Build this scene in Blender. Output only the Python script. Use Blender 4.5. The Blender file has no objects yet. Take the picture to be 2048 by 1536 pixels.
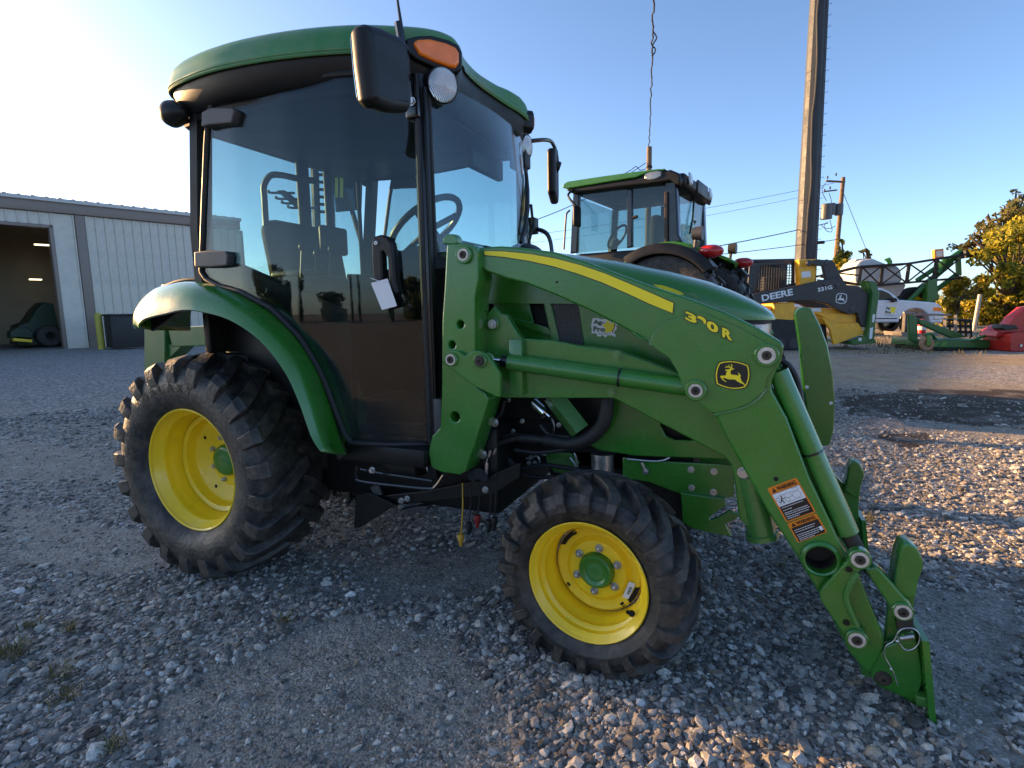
import bpy, bmesh, math, random
import numpy as np
from mathutils import Vector, Matrix

SC = bpy.context.scene
COL = SC.collection
PI = math.pi
rad = math.radians

# ------------------------------------------------------------------ camera
F_PX = 1100.46                      # focal length for a 2048 px wide frame
CAM = Vector((2.2205, -2.2507, 1.1443))
YAW, PITCH, ROLL = 0.4118, 0.1336, -0.0175
_fh = Vector((-math.sin(YAW), math.cos(YAW), 0))
_rh = Vector((math.cos(YAW), math.sin(YAW), 0))
_up = Vector((0, 0, 1))
_f = _fh * math.cos(PITCH) - _up * math.sin(PITCH)
_u0 = _up * math.cos(PITCH) + _fh * math.sin(PITCH)
CR = _rh * math.cos(ROLL) + _u0 * math.sin(ROLL)
CU = _u0 * math.cos(ROLL) - _rh * math.sin(ROLL)
CF = _f
cd = bpy.data.cameras.new('camera')
cam = bpy.data.objects.new('camera', cd)
COL.objects.link(cam)
cd.sensor_width = 36.0
cd.lens = 36.0 * F_PX / 2048.0
cd.clip_start = 0.05
cd.clip_end = 3000
m3 = Matrix((CR, CU, -CF)).transposed()
cam.matrix_world = Matrix.Translation(CAM) @ m3.to_4x4()
SC.camera = cam

# ------------------------------------------------------------------ sky, sun, exposure
SUN_AZ = PI - 0.02                 # direction towards the sun, measured from +X
SUN_EL = rad(11.6)
w = bpy.data.worlds.new('World')
SC.world = w
w.use_nodes = True
nt = w.node_tree
bg = nt.nodes['Background']
sky = nt.nodes.new('ShaderNodeTexSky')
sky.sky_type = 'NISHITA'
sky.sun_disc = False
sky.sun_elevation = SUN_EL
sky.sun_rotation = PI / 2 - SUN_AZ
sky.altitude = 50
sky.air_density = 0.6
sky.dust_density = 0.95
sky.ozone_density = 1.9
nt.links.new(sky.outputs[0], bg.inputs[0])
bg.inputs[1].default_value = 0.12
sl = bpy.data.lights.new('sun', 'SUN')
sl.energy = 5.0
sl.angle = rad(0.55)
sl.color = (1.0, 0.58, 0.24)
so = bpy.data.objects.new('sun', sl)
COL.objects.link(so)
sd = Vector((math.cos(SUN_EL) * math.cos(SUN_AZ), math.cos(SUN_EL) * math.sin(SUN_AZ), math.sin(SUN_EL)))
so.rotation_euler = sd.to_track_quat('Z', 'Y').to_euler()
so.location = (-20, 2, 20)
SC.view_settings.view_transform = 'Standard'
SC.view_settings.look = 'None'
SC.view_settings.exposure = 1.7
SC.view_settings.gamma = 1
SC.render.engine = 'CYCLES'
SC.cycles.max_bounces = 10
SC.cycles.transparent_max_bounces = 24
SC.cycles.caustics_reflective = False
SC.cycles.caustics_refractive = False
SC.cycles.sample_clamp_indirect = 6

# ------------------------------------------------------------------ measuring helpers
def ray(u, v):
    return CF + CR * ((u - 1024) / F_PX) - CU * ((v - 768) / F_PX)
def at(u, v, ax, val):
    d = ray(u, v); k = 'xyz'.index(ax)
    return CAM + d * ((val - CAM[k]) / d[k])
def G(lat, dep, z=0.0):
    p = CAM + _fh * dep + _rh * lat
    return Vector((p.x, p.y, z))
def PX(s):
    return [tuple(float(c) for c in q.split(',')) for q in s.split()]
def XZ(s, y):
    """photo outline -> (x, z) in the vertical plane at that y"""
    return [(p.x, p.z) for p in (at(u, v, 'y', y) for u, v in (PX(s) if isinstance(s, str) else s))]
class Plane:
    """a vertical plane through point o whose horizontal axis points along angle az"""
    def __init__(s, o, az):
        s.o = Vector((o[0], o[1], 0)); s.e = Vector((math.cos(az), math.sin(az), 0)); s.az = az
        s.n = Vector((-s.e.y, s.e.x, 0))
    def loc(s, u, v, off=0.0):
        d = ray(u, v)
        t = ((s.o + s.n * off) - CAM).dot(s.n) / d.dot(s.n)
        p = CAM + d * t
        return ((p - s.o).dot(s.e), p.z)
    def P(s, txt, off=0.0):
        return [s.loc(u, v, off) for u, v in (PX(txt) if isinstance(txt, str) else txt)]

# ------------------------------------------------------------------ materials
MATS = {}
def nodes_of(m):
    return m.node_tree.nodes, m.node_tree.links
def new_mat(name):
    m = bpy.data.materials.new(name); m.use_nodes = True; MATS[name] = m
    return m
def mat(name, col, rough=0.5, metal=0.0, coat=0.0, var=0.12, scale=6.0, bump=0.0, bscale=60.0, dust=0.0,
        dcol=(0.22, 0.19, 0.15), spec=0.5, rvar=0.1, emit=None, estr=0.0, island=0.0, scratch=False):
    m = new_mat(name); N, L = nodes_of(m); b = N['Principled BSDF']
    b.inputs['Metallic'].default_value = metal
    b.inputs['Coat Weight'].default_value = coat
    b.inputs['Coat Roughness'].default_value = 0.06
    b.inputs['Specular IOR Level'].default_value = spec
    tc = N.new('ShaderNodeTexCoord')
    n1 = N.new('ShaderNodeTexNoise'); n1.inputs['Scale'].default_value = scale; n1.inputs['Detail'].default_value = 6
    n1.inputs['Roughness'].default_value = 0.62
    L.new(tc.outputs['Object'], n1.inputs['Vector'])
    mp = N.new('ShaderNodeMapRange'); mp.inputs[1].default_value = 0.3; mp.inputs[2].default_value = 0.7
    mp.inputs[3].default_value = 1 - var; mp.inputs[4].default_value = 1 + var
    L.new(n1.outputs['Fac'], mp.inputs[0])
    mx = N.new('ShaderNodeVectorMath'); mx.operation = 'SCALE'
    mx.inputs[0].default_value = col; L.new(mp.outputs[0], mx.inputs['Scale'])
    out = mx.outputs[0]
    if island:
        ge = N.new('ShaderNodeNewGeometry'); m2 = N.new('ShaderNodeMapRange')
        m2.inputs[3].default_value = 1 - island; m2.inputs[4].default_value = 1 + island
        L.new(ge.outputs['Random Per Island'], m2.inputs[0])
        sc = N.new('ShaderNodeVectorMath'); sc.operation = 'SCALE'
        L.new(out, sc.inputs[0]); L.new(m2.outputs[0], sc.inputs['Scale']); out = sc.outputs[0]
    if dust:
        n2 = N.new('ShaderNodeTexNoise'); n2.inputs['Scale'].default_value = scale * 2.3; n2.inputs['Detail'].default_value = 8
        n2.inputs['Roughness'].default_value = 0.7
        L.new(tc.outputs['Object'], n2.inputs['Vector'])
        r2 = N.new('ShaderNodeMapRange'); r2.inputs[1].default_value = 0.42; r2.inputs[2].default_value = 0.72
        r2.inputs[4].default_value = dust
        L.new(n2.outputs['Fac'], r2.inputs[0])
        dm = N.new('ShaderNodeMixRGB'); dm.inputs[2].default_value = (*dcol, 1)
        L.new(r2.outputs[0], dm.inputs[0]); L.new(out, dm.inputs[1]); out = dm.outputs[0]
    if scratch:
        ge2 = N.new('ShaderNodeNewGeometry'); pr = N.new('ShaderNodeMapRange'); pr.inputs[1].default_value = 0.53; pr.inputs[2].default_value = 0.62; pr.inputs[4].default_value = 0.45
        L.new(ge2.outputs['Pointiness'], pr.inputs[0])
        pm = N.new('ShaderNodeMixRGB'); pm.inputs[2].default_value = (0.13, 0.25, 0.10, 1)
        L.new(pr.outputs[0], pm.inputs[0]); L.new(out, pm.inputs[1]); out = pm.outputs[0]
        # thin pale scuffs and run marks
        mpv = N.new('ShaderNodeMapping'); mpv.inputs['Scale'].default_value = (9, 9, 1.6); mpv.inputs['Rotation'].default_value = (0.3, 0.5, 0.2)
        L.new(tc.outputs['Object'], mpv.inputs[0])
        sn = N.new('ShaderNodeTexNoise'); sn.inputs['Scale'].default_value = 9; sn.inputs['Detail'].default_value = 10; sn.inputs['Roughness'].default_value = 0.75
        L.new(mpv.outputs[0], sn.inputs['Vector'])
        sr = N.new('ShaderNodeMapRange'); sr.inputs[1].default_value = 0.62; sr.inputs[2].default_value = 0.70; sr.inputs[4].default_value = 0.55
        L.new(sn.outputs['Fac'], sr.inputs[0])
        sm_ = N.new('ShaderNodeMixRGB'); sm_.inputs[2].default_value = (col[0] * 2.2 + .03, col[1] * 1.6 + .03, col[2] * 2.2 + .02, 1)
        L.new(sr.outputs[0], sm_.inputs[0]); L.new(out, sm_.inputs[1]); out = sm_.outputs[0]
    L.new(out, b.inputs['Base Color'])
    rr = N.new('ShaderNodeMapRange'); rr.inputs[1].default_value = 0.3; rr.inputs[2].default_value = 0.7
    rr.inputs[3].default_value = max(0.02, rough - rvar); rr.inputs[4].default_value = min(1, rough + rvar)
    L.new(n1.outputs['Fac'], rr.inputs[0]); L.new(rr.outputs[0], b.inputs['Roughness'])
    if bump:
        n3 = N.new('ShaderNodeTexNoise'); n3.inputs['Scale'].default_value = bscale; n3.inputs['Detail'].default_value = 3
        L.new(tc.outputs['Object'], n3.inputs['Vector'])
        bp = N.new('ShaderNodeBump'); bp.inputs['Strength'].default_value = bump; bp.inputs['Distance'].default_value = 0.01
        L.new(n3.outputs['Fac'], bp.inputs['Height']); L.new(bp.outputs[0], b.inputs['Normal'])
        if coat: L.new(bp.outputs[0], b.inputs['Coat Normal'])
    if emit:
        b.inputs['Emission Color'].default_value = (*emit, 1); b.inputs['Emission Strength'].default_value = estr
    return m
def glass_mat(name, tint, refl=1.0, ior=1.5, rough=0.0):
    m = new_mat(name); N, L = nodes_of(m); N.remove(N['Principled BSDF']); o = N['Material Output']
    t = N.new('ShaderNodeBsdfTransparent'); t.inputs[0].default_value = (*tint, 1)
    g = N.new('ShaderNodeBsdfGlossy'); g.inputs['Roughness'].default_value = rough; g.inputs[0].default_value = (refl, refl, refl, 1)
    ge = N.new('ShaderNodeNewGeometry'); dt = N.new('ShaderNodeVectorMath'); dt.operation = 'DOT_PRODUCT'
    L.new(ge.outputs['Normal'], dt.inputs[0]); L.new(ge.outputs['Incoming'], dt.inputs[1])
    def M(op, a_, b_=None):
        q = N.new('ShaderNodeMath'); q.operation = op
        for k, z in enumerate((a_, b_)):
            if z is None: continue
            if isinstance(z, (int, float)): q.inputs[k].default_value = z
            else: L.new(z, q.inputs[k])
        return q
    f0 = ((ior - 1) / (ior + 1)) ** 2
    fr = M('ADD', M('MULTIPLY', M('POWER', M('SUBTRACT', 1, M('ABSOLUTE', dt.outputs['Value']).outputs[0]).outputs[0], 5).outputs[0], 1 - f0).outputs[0], f0)
    # faint film of dust, uneven
    tc = N.new('ShaderNodeTexCoord'); nz = N.new('ShaderNodeTexNoise'); nz.inputs['Scale'].default_value = 2.2; nz.inputs['Detail'].default_value = 8
    L.new(tc.outputs['Object'], nz.inputs['Vector'])
    mr = N.new('ShaderNodeMapRange'); mr.inputs[1].default_value = 0.35; mr.inputs[2].default_value = 0.8; mr.inputs[3].default_value = 0.0; mr.inputs[4].default_value = 0.012
    L.new(nz.outputs['Fac'], mr.inputs[0])
    df = N.new('ShaderNodeBsdfDiffuse'); df.inputs[0].default_value = (0.5, 0.47, 0.42, 1)
    mx = N.new('ShaderNodeMixShader'); L.new(fr.outputs[0], mx.inputs[0]); L.new(t.outputs[0], mx.inputs[1]); L.new(g.outputs[0], mx.inputs[2])
    m2 = N.new('ShaderNodeMixShader'); L.new(mr.outputs[0], m2.inputs[0]); L.new(mx.outputs[0], m2.inputs[1]); L.new(df.outputs[0], m2.inputs[2])
    L.new(m2.outputs[0], o.inputs['Surface'])
    return m

GREEN = mat('green_paint', (0.025, 0.172, 0.014), 0.27, coat=0.65, var=0.12, scale=5, bump=0.07, bscale=240, dust=0.22, dcol=(0.12, 0.17, 0.07), scratch=True)
GREEN_ROOF = mat('green_roof_plastic', (0.045, 0.19, 0.048), 0.40, coat=0.15, var=0.14, scale=4, dust=0.55, dcol=(0.20, 0.25, 0.13))
YELLOW = mat('yellow_paint', (0.92, 0.62, 0.012), 0.36, coat=0.3, var=0.06, scale=9, dust=0.14, dcol=(0.55, 0.36, 0.05))
YDECAL = mat('yellow_decal', (0.90, 0.72, 0.015), 0.4, var=0.03)
BDECAL = mat('black_decal', (0.008, 0.008, 0.008), 0.35, var=0.05)
WDECAL = mat('white_decal', (0.75, 0.76, 0.76), 0.45, var=0.03)
GDECAL = mat('grey_decal', (0.30, 0.33, 0.35), 0.45, var=0.03)
ODECAL = mat('orange_decal', (0.78, 0.22, 0.01), 0.4, var=0.03)
DKGREEN = mat('dark_green_decal', (0.01, 0.06, 0.03), 0.4, var=0.03)
BLACKP = mat('black_plastic', (0.0065, 0.0062, 0.006), 0.46, var=0.2, bump=0.05, bscale=700, dust=0.10, dcol=(0.035, 0.03, 0.026), spec=0.35)
BLACKG = mat('black_gloss', (0.008, 0.008, 0.009), 0.22, coat=0.3, var=0.1)
GREYP = mat('grey_plastic', (0.045, 0.045, 0.048), 0.5, var=0.15, bump=0.05, bscale=600)
RUBBER = mat('tyre_rubber', (0.016, 0.0155, 0.015), 0.55, var=0.35, scale=7, bump=0.3, bscale=60, dust=0.7, dcol=(0.12, 0.10, 0.078))
SEAL = mat('rubber_seal', (0.012, 0.012, 0.012), 0.6, var=0.1)
STEEL = mat('zinc_steel', (0.50, 0.50, 0.49), 0.36, metal=0.9, var=0.12, scale=40)
PINWHITE = mat('pin_washer', (0.62, 0.58, 0.50), 0.45, metal=0.3, var=0.25, scale=60, dust=0.3, dcol=(0.2, 0.14, 0.08))
CHROME = mat('chrome_rod', (0.8, 0.8, 0.8), 0.12, metal=1.0, var=0.03)
IRON = mat('dark_iron', (0.010, 0.010, 0.010), 0.6, var=0.3, scale=12, dust=0.2, dcol=(0.04, 0.034, 0.028), spec=0.3)
RUST = mat('rusty_steel', (0.045, 0.032, 0.022), 0.7, var=0.4, scale=20)
CLOTH = mat('seat_cloth', (0.03, 0.03, 0.033), 0.9, var=0.2, scale=30)
AMBER = mat('amber_lens', (0.98, 0.20, 0.004), 0.15, coat=0.6, var=0.15, scale=14)
REDL = mat('red_lens', (0.45, 0.012, 0.012), 0.2, coat=0.5, var=0.1)
BRASS = mat('brass_yellow', (0.55, 0.32, 0.03), 0.45, var=0.15)
REDCAP = mat('red_cap', (0.22, 0.015, 0.012), 0.5, var=0.15)
PAPER = mat('paper', (0.72, 0.72, 0.74), 0.8, var=0.03)
GLASS = glass_mat('tinted_glass', (0.66, 0.76, 0.76), 0.8)
GLASSF = glass_mat('windshield_glass', (0.80, 0.90, 0.90))
MIRROR = mat('mirror_glass', (0.9, 0.9, 0.9), 0.03, metal=1, var=0.01, rvar=0.01)
def lens_mat():
    m = mat('clear_lens', (0.62, 0.63, 0.63), 0.16, metal=0.55, coat=1.0, var=0.1, scale=10)
    N, L = nodes_of(m); b = N['Principled BSDF']
    tc = N.new('ShaderNodeTexCoord'); wv = N.new('ShaderNodeTexWave'); wv.inputs['Scale'].default_value = 55; wv.bands_direction = 'DIAGONAL'
    L.new(tc.outputs['Object'], wv.inputs['Vector'])
    bp = N.new('ShaderNodeBump'); bp.inputs['Strength'].default_value = 0.5; bp.inputs['Distance'].default_value = 0.01
    L.new(wv.outputs['Fac'], bp.inputs['Height']); L.new(bp.outputs[0], b.inputs['Normal'])
    return m
LENS = lens_mat()

# ------------------------------------------------------------------ mesh builder
def fillet(pts, r, n=4):
    """round the corners of a 2D polygon"""
    out = []; m = len(pts)
    rs = (list(r) + [r[-1]] * m)[:m] if isinstance(r, (list, tuple)) else [r] * m
    for i in range(m):
        p0, p1, p2 = Vector(pts[i - 1]), Vector(pts[i]), Vector(pts[(i + 1) % m])
        a, b = (p0 - p1), (p2 - p1)
        la, lb = a.length, b.length
        if rs[i] <= 0 or la < 1e-6 or lb < 1e-6:
            out.append(tuple(p1)); continue
        a /= la; b /= lb
        c = max(-0.9999, min(0.9999, a.dot(b))); ang = math.acos(c)
        if ang > 3.0:
            out.append(tuple(p1)); continue
        d = min(rs[i] / math.tan(ang / 2), 0.45 * la, 0.45 * lb)
        s, e = p1 + a * d, p1 + b * d
        for k in range(n + 1):
            t = k / n
            q = s * (1 - t) ** 2 + p1 * (2 * t * (1 - t)) + e * t * t
            out.append(tuple(q))
    return out
def smooth_path(pts, n=6, closed=False):
    P = [Vector(p) for p in pts]; out = []
    m = len(P)
    rng = range(m) if closed else range(m - 1)
    for i in rng:
        if closed:
            p0, p1, p2, p3 = P[i - 1], P[i], P[(i + 1) % m], P[(i + 2) % m]
        else:
            p1, p2 = P[i], P[i + 1]
            p0 = P[i - 1] if i else p1 * 2 - p2
            p3 = P[i + 2] if i + 2 < m else p2 * 2 - p1
        for k in range(n):
            t = k / n
            out.append(0.5 * ((2 * p1) + (p2 - p0) * t + (2 * p0 - 5 * p1 + 4 * p2 - p3) * t * t + (3 * p1 - p0 - 3 * p2 + p3) * t ** 3))
    if not closed: out.append(P[-1])
    return out
XZF = (Vector((0, 0, 0)), Vector((1, 0, 0)), Vector((0, 0, 1)), Vector((0, -1, 0)))   # origin, ex, ey, out-of-plane
class MB:
    def __init__(s): s.v = []; s.f = []
    def add(s, vs, fs):
        o = len(s.v); s.v += [tuple(q) for q in vs]; s.f += [tuple(i + o for i in f) for f in fs]; return s
    def box(s, p0, p1, M=None):
        x0, y0, z0 = p0; x1, y1, z1 = p1
        vs = [Vector(q) for q in ((x0, y0, z0), (x1, y0, z0), (x1, y1, z0), (x0, y1, z0), (x0, y0, z1), (x1, y0, z1), (x1, y1, z1), (x0, y1, z1))]
        if M: vs = [M @ q for q in vs]
        return s.add(vs, [(3, 2, 1, 0), (4, 5, 6, 7), (0, 1, 5, 4), (1, 2, 6, 5), (2, 3, 7, 6), (3, 0, 4, 7)])
    def rbox(s, p0, p1, b=0.01, seg=2, M=None):
        bm = bmesh.new(); bmesh.ops.create_cube(bm, size=1)
        for q in bm.verts:
            q.co = Vector([(p0[k] + p1[k]) / 2 + q.co[k] * (p1[k] - p0[k]) for k in range(3)])
        bmesh.ops.bevel(bm, geom=bm.edges[:], offset=b, segments=seg, affect='EDGES', profile=0.5)
        return s.bm(bm, M)
    def bm(s, bm, M=None):
        bm.verts.index_update()
        vs = [(M @ q.co if M else q.co.copy()) for q in bm.verts]
        fs = [tuple(q.index for q in f.verts) for f in bm.faces]
        bm.free(); return s.add(vs, fs)
    def cyl(s, a, b, r, r2=None, n=18, cap=True):
        a, b = Vector(a), Vector(b); r2 = r if r2 is None else r2
        d = (b - a).normalized(); q = d.to_track_quat('Z', 'Y'); ex, ey = q @ Vector((1, 0, 0)), q @ Vector((0, 1, 0))
        vs = []
        for k in range(n):
            t = 2 * PI * k / n; e = ex * math.cos(t) + ey * math.sin(t)
            vs += [a + e * r, b + e * r2]
        fs = [(2 * k, (2 * k + 2) % (2 * n), (2 * k + 3) % (2 * n), 2 * k + 1) for k in range(n)]
        if cap: fs += [tuple(2 * k for k in range(n))[::-1], tuple(2 * k + 1 for k in range(n))]
        return s.add(vs, fs)
    def tube(s, path, r, n=8, closed=False, cap=True):
        P = [Vector(p) for p in path]; m = len(P); rs = (list(r) + [r[-1]] * m)[:m] if isinstance(r, (list, tuple)) else [r] * m
        vs = []; prev = None
        for i in range(m):
            if closed: d = P[(i + 1) % m] - P[i - 1]
            else: d = P[min(i + 1, m - 1)] - P[max(i - 1, 0)]
            if d.length < 1e-9: d = Vector((0, 0, 1))
            d.normalize()
            if prev is None:
                ref = Vector((0, 0, 1)) if abs(d.z) < 0.9 else Vector((1, 0, 0))
                ex = d.cross(ref).normalized()
            else:
                ex = (prev - d * prev.dot(d)).normalized()
            prev = ex; ey = d.cross(ex)
            for k in range(n):
                t = 2 * PI * k / n
                vs.append(P[i] + (ex * math.cos(t) + ey * math.sin(t)) * rs[i])
        fs = []
        for i in range(m if closed else m - 1):
            j = (i + 1) % m
            for k in range(n):
                fs.append((i * n + k, i * n + (k + 1) % n, j * n + (k + 1) % n, j * n + k))
        if cap and not closed:
            fs += [tuple(range(n))[::-1], tuple(range((m - 1) * n, m * n))]
        return s.add(vs, fs)
    def lathe(s, prof, o, d, n=48, cap=False):
        """prof: (radius, offset along d) pairs"""
        o, d = Vector(o), Vector(d).normalized(); q = d.to_track_quat('Z', 'Y'); ex, ey = q @ Vector((1, 0, 0)), q @ Vector((0, 1, 0))
        vs = []; m = len(prof)
        for k in range(n):
            t = 2 * PI * k / n; e = ex * math.cos(t) + ey * math.sin(t)
            vs += [o + d * h + e * r for r, h in prof]
        fs = []
        for k in range(n):
            j = (k + 1) % n
            for i in range(m - 1): fs.append((k * m + i, j * m + i, j * m + i + 1, k * m + i + 1))
        if cap:
            fs += [tuple(k * m for k in range(n))[::-1], tuple(k * m + m - 1 for k in range(n))]
        return s.add(vs, fs)
    def loft(s, rings, caps=True, closed=True):
        n = len(rings[0]); vs = [q for r in rings for q in r]; fs = []
        for i in range(len(rings) - 1):
            for k in range(n if closed else n - 1):
                fs.append((i * n + k, i * n + (k + 1) % n, (i + 1) * n + (k + 1) % n, (i + 1) * n + k))
        if caps: fs += [tuple(range(n))[::-1], tuple(range((len(rings) - 1) * n, len(rings) * n))]
        return s.add(vs, fs)
    def sphere(s, c, r, n=12, sc=(1, 1, 1)):
        c = Vector(c); m = n // 2; rings = []
        for i in range(1, m):
            ph = PI * i / m
            rings.append([c + Vector((sc[0] * r * math.sin(ph) * math.cos(2 * PI * k / n), sc[1] * r * math.sin(ph) * math.sin(2 * PI * k / n), -sc[2] * r * math.cos(ph))) for k in range(n)])
        return s.loft(rings)
    def plate(s, pts, d0, d1, frame=XZF, bevel=0.0, holes=(), res=1):
        """filled 2D outline (with holes) given thickness from d0 to d1 along the frame's normal"""
        cu = bpy.data.curves.new('c', 'CURVE'); cu.dimensions = '2D'; cu.fill_mode = 'BOTH'
        for lp in [pts] + list(holes):
            sp = cu.splines.new('POLY'); sp.points.add(len(lp) - 1)
            for q, p in zip(sp.points, lp): q.co = (p[0], p[1], 0, 1)
            sp.use_cyclic_u = True
        t = abs(d1 - d0)
        cu.extrude = max(1e-5, t / 2 - bevel); cu.bevel_depth = bevel; cu.bevel_resolution = res; cu.offset = -bevel
        ob = bpy.data.objects.new('c', cu); me = bpy.data.meshes.new_from_object(ob)
        o, ex, ey, en = frame; mid = (d0 + d1) / 2
        vs = [o + ex * q.co.x + ey * q.co.y + en * (q.co.z + mid) for q in me.vertices]
        flip = ex.cross(ey).dot(en) < 0
        fs = [tuple(p.vertices)[::-1] if flip else tuple(p.vertices) for p in me.polygons]
        bpy.data.objects.remove(ob); bpy.data.curves.remove(cu); bpy.data.meshes.remove(me)
        return s.add(vs, fs)
    def yplate(s, pts, y0, y1, bevel=0.0, holes=(), res=1):
        return s.plate(pts, -y0, -y1, XZF, bevel, holes, res)
    def text(s, body, frame, w, h, d0=0.0, d1=0.002, bold=0.0, shear=0.0, align=None):
        cu = bpy.data.curves.new('t', 'FONT'); cu.body = body; cu.size = 1; cu.offset = bold; cu.shear = shear; cu.resolution_u = 3
        ob = bpy.data.objects.new('t', cu); me = bpy.data.meshes.new_from_object(ob)
        xs = [q.co.x for q in me.vertices]; ys = [q.co.y for q in me.vertices]
        x0, x1, y0, y1 = min(xs), max(xs), min(ys), max(ys)
        o, ex, ey, en = frame
        vs = [o + ex * ((q.co.x - x0) / (x1 - x0) * w) + ey * ((q.co.y - y0) / (y1 - y0) * h) + en * d1 for q in me.vertices]
        flip = ex.cross(ey).dot(en) < 0
        fs = [tuple(p.vertices)[::-1] if flip else tuple(p.vertices) for p in me.polygons]
        bpy.data.objects.remove(ob); bpy.data.curves.remove(cu); bpy.data.meshes.remove(me)
        return s.add(vs, fs)
    def mesh(s, name, ang=35, smooth=True):
        me = bpy.data.meshes.new(name); me.from_pydata(s.v, [], s.f)
        me.validate(); me.update()
        if smooth:
            me.polygons.foreach_set('use_smooth', [True] * len(me.polygons))
            me.set_sharp_from_angle(angle=rad(ang))
        return me
def tag(o, label=None, cat=None, group=None, kind=None):
    if label: o['label'] = label
    if cat: o['category'] = cat
    if group: o['group'] = group
    if kind: o['kind'] = kind
    return o
def link(name, me, m, parent=None, loc=None, rot=None):
    o = bpy.data.objects.new(name, me); COL.objects.link(o)
    if m is not None and len(me.materials) == 0: me.materials.append(m)
    if parent is not None: o.parent = parent
    if loc is not None: o.location = loc
    if rot is not None: o.rotation_euler = rot
    return o
def part(name, mb, m, parent, label=None, kind=None, ang=35, smooth=True):
    o = link(name, mb.mesh(name, ang, smooth), m, parent)
    if label: o['label'] = label
    if kind: o['kind'] = kind
    return o
def thing(name, label, cat, loc=(0, 0, 0), rz=0.0, group=None):
    o = bpy.data.objects.new(name, None); COL.objects.link(o)
    o.location = loc; o.rotation_euler = (0, 0, rz); o.empty_display_size = 0.2
    return tag(o, label, cat, group)
def structure(name, mb, m, **k):
    o = part(name, mb, m, None, **k); o['kind'] = 'structure'; return o
def copy_of(o, parent=None, label=None):
    c = o.copy(); COL.objects.link(c)
    if parent is not None: c.parent = parent
    if label: c['label'] = label
    return c
def copy_tree(o, parent=None):
    c = copy_of(o, parent)
    for ch in list(o.children): copy_tree(ch, c)
    return c
def circle2(c, r, n=20):
    return [(c[0] + r * math.cos(2 * PI * k / n), c[1] + r * math.sin(2 * PI * k / n)) for k in range(n)]
def hexbolt(mb, p, d, r=0.009, h=0.008):
    p, d = Vector(p), Vector(d).normalized()
    mb.cyl(p, p + d * 0.002, r * 1.45, n=14)
    mb.cyl(p + d * 0.002, p + d * h, r, n=6)
    return mb
# ------------------------------------------------------------------ ground
rng = np.random.default_rng(7)
_tab = rng.random((64, 64))
def vnoise(x, y):
    xi = np.floor(x).astype(int); yi = np.floor(y).astype(int); fx = x - xi; fy = y - yi
    fx = fx * fx * (3 - 2 * fx); fy = fy * fy * (3 - 2 * fy)
    g = lambda a, b: _tab[a % 64, b % 64]
    return (g(xi, yi) * (1 - fx) + g(xi + 1, yi) * fx) * (1 - fy) + (g(xi, yi + 1) * (1 - fx) + g(xi + 1, yi + 1) * fx) * fy
def fbm(x, y, o=4):
    s = 0; a = 0.5; t = 0
    for k in range(o):
        s = s + a * vnoise(x * 2 ** k + 17 * k, y * 2 ** k + 5 * k); t += a; a *= 0.5
    return s / t
def gpoly(txt):
    return np.array([[p.x, p.y] for p in (at(u, v, 'z', 0) for u, v in PX(txt))])
def inside(poly, x, y):
    r = np.zeros(x.shape, bool); n = len(poly)
    for i in range(n):
        (x0, y0), (x1, y1) = poly[i - 1], poly[i]
        c = ((y0 > y) != (y1 > y)) & (x < (x1 - x0) * (y - y0) / (y1 - y0 + 1e-12) + x0)
        r ^= c
    return r
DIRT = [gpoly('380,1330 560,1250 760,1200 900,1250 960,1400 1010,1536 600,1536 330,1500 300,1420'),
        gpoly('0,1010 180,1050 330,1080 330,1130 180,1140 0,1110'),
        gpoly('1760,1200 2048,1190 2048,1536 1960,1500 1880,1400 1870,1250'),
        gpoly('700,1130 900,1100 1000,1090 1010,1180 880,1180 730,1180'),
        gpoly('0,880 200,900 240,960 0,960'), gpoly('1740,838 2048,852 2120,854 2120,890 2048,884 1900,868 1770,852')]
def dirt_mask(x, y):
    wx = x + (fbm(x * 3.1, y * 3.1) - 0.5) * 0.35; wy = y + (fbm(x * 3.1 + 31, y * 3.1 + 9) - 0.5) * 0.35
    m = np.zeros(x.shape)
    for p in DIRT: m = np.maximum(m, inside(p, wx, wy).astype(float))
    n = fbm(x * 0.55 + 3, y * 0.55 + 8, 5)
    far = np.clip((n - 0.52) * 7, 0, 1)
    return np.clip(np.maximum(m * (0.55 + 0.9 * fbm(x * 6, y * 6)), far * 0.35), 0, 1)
MUD_SHADE = gpoly('1650,792 1800,778 2048,778 2120,778 2120,850 2048,850 1930,846 1780,836 1670,824')  # dark strip at right: cast shade painted in along with muddy ground
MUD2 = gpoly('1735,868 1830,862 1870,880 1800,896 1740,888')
def mud_shade_mask(x, y):
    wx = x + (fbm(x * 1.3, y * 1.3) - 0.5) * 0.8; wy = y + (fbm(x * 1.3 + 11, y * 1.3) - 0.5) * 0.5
    return np.maximum(inside(MUD_SHADE, wx, wy), inside(MUD2, wx, wy)).astype(float)
def gheight(x, y):
    d = np.hypot(x - 1.5, y)
    a = 0.010 + 0.03 * np.clip((d - 4) / 20, 0, 1)
    h = (fbm(x * 0.9, y * 0.9, 4) - 0.5) * 2 * a - 0.006 * dirt_mask(x, y)
    h = h + 0.006 * (fbm(x * 7, y * 7, 4) - 0.5) * (0.4 + dirt_mask(x, y))
    return np.minimum(h, 0.012) - 0.006
def axis_pts(lo, hi, c):
    a = [0.0]; st = 0.045
    while a[-1] < max(abs(lo - c), abs(hi - c)):
        a.append(a[-1] + st)
        if a[-1] > 3.6: st *= 1.055
    a = np.array(a); q = np.concatenate([-a[:0:-1], a]) + c
    return q[(q >= lo) & (q <= hi)]
gx, gy = axis_pts(-600, 600, 1.6), axis_pts(-600, 600, 0.6)
X, Y = np.meshgrid(gx, gy, indexing='ij')
Z = gheight(X, Y); nx, ny = X.shape
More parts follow.
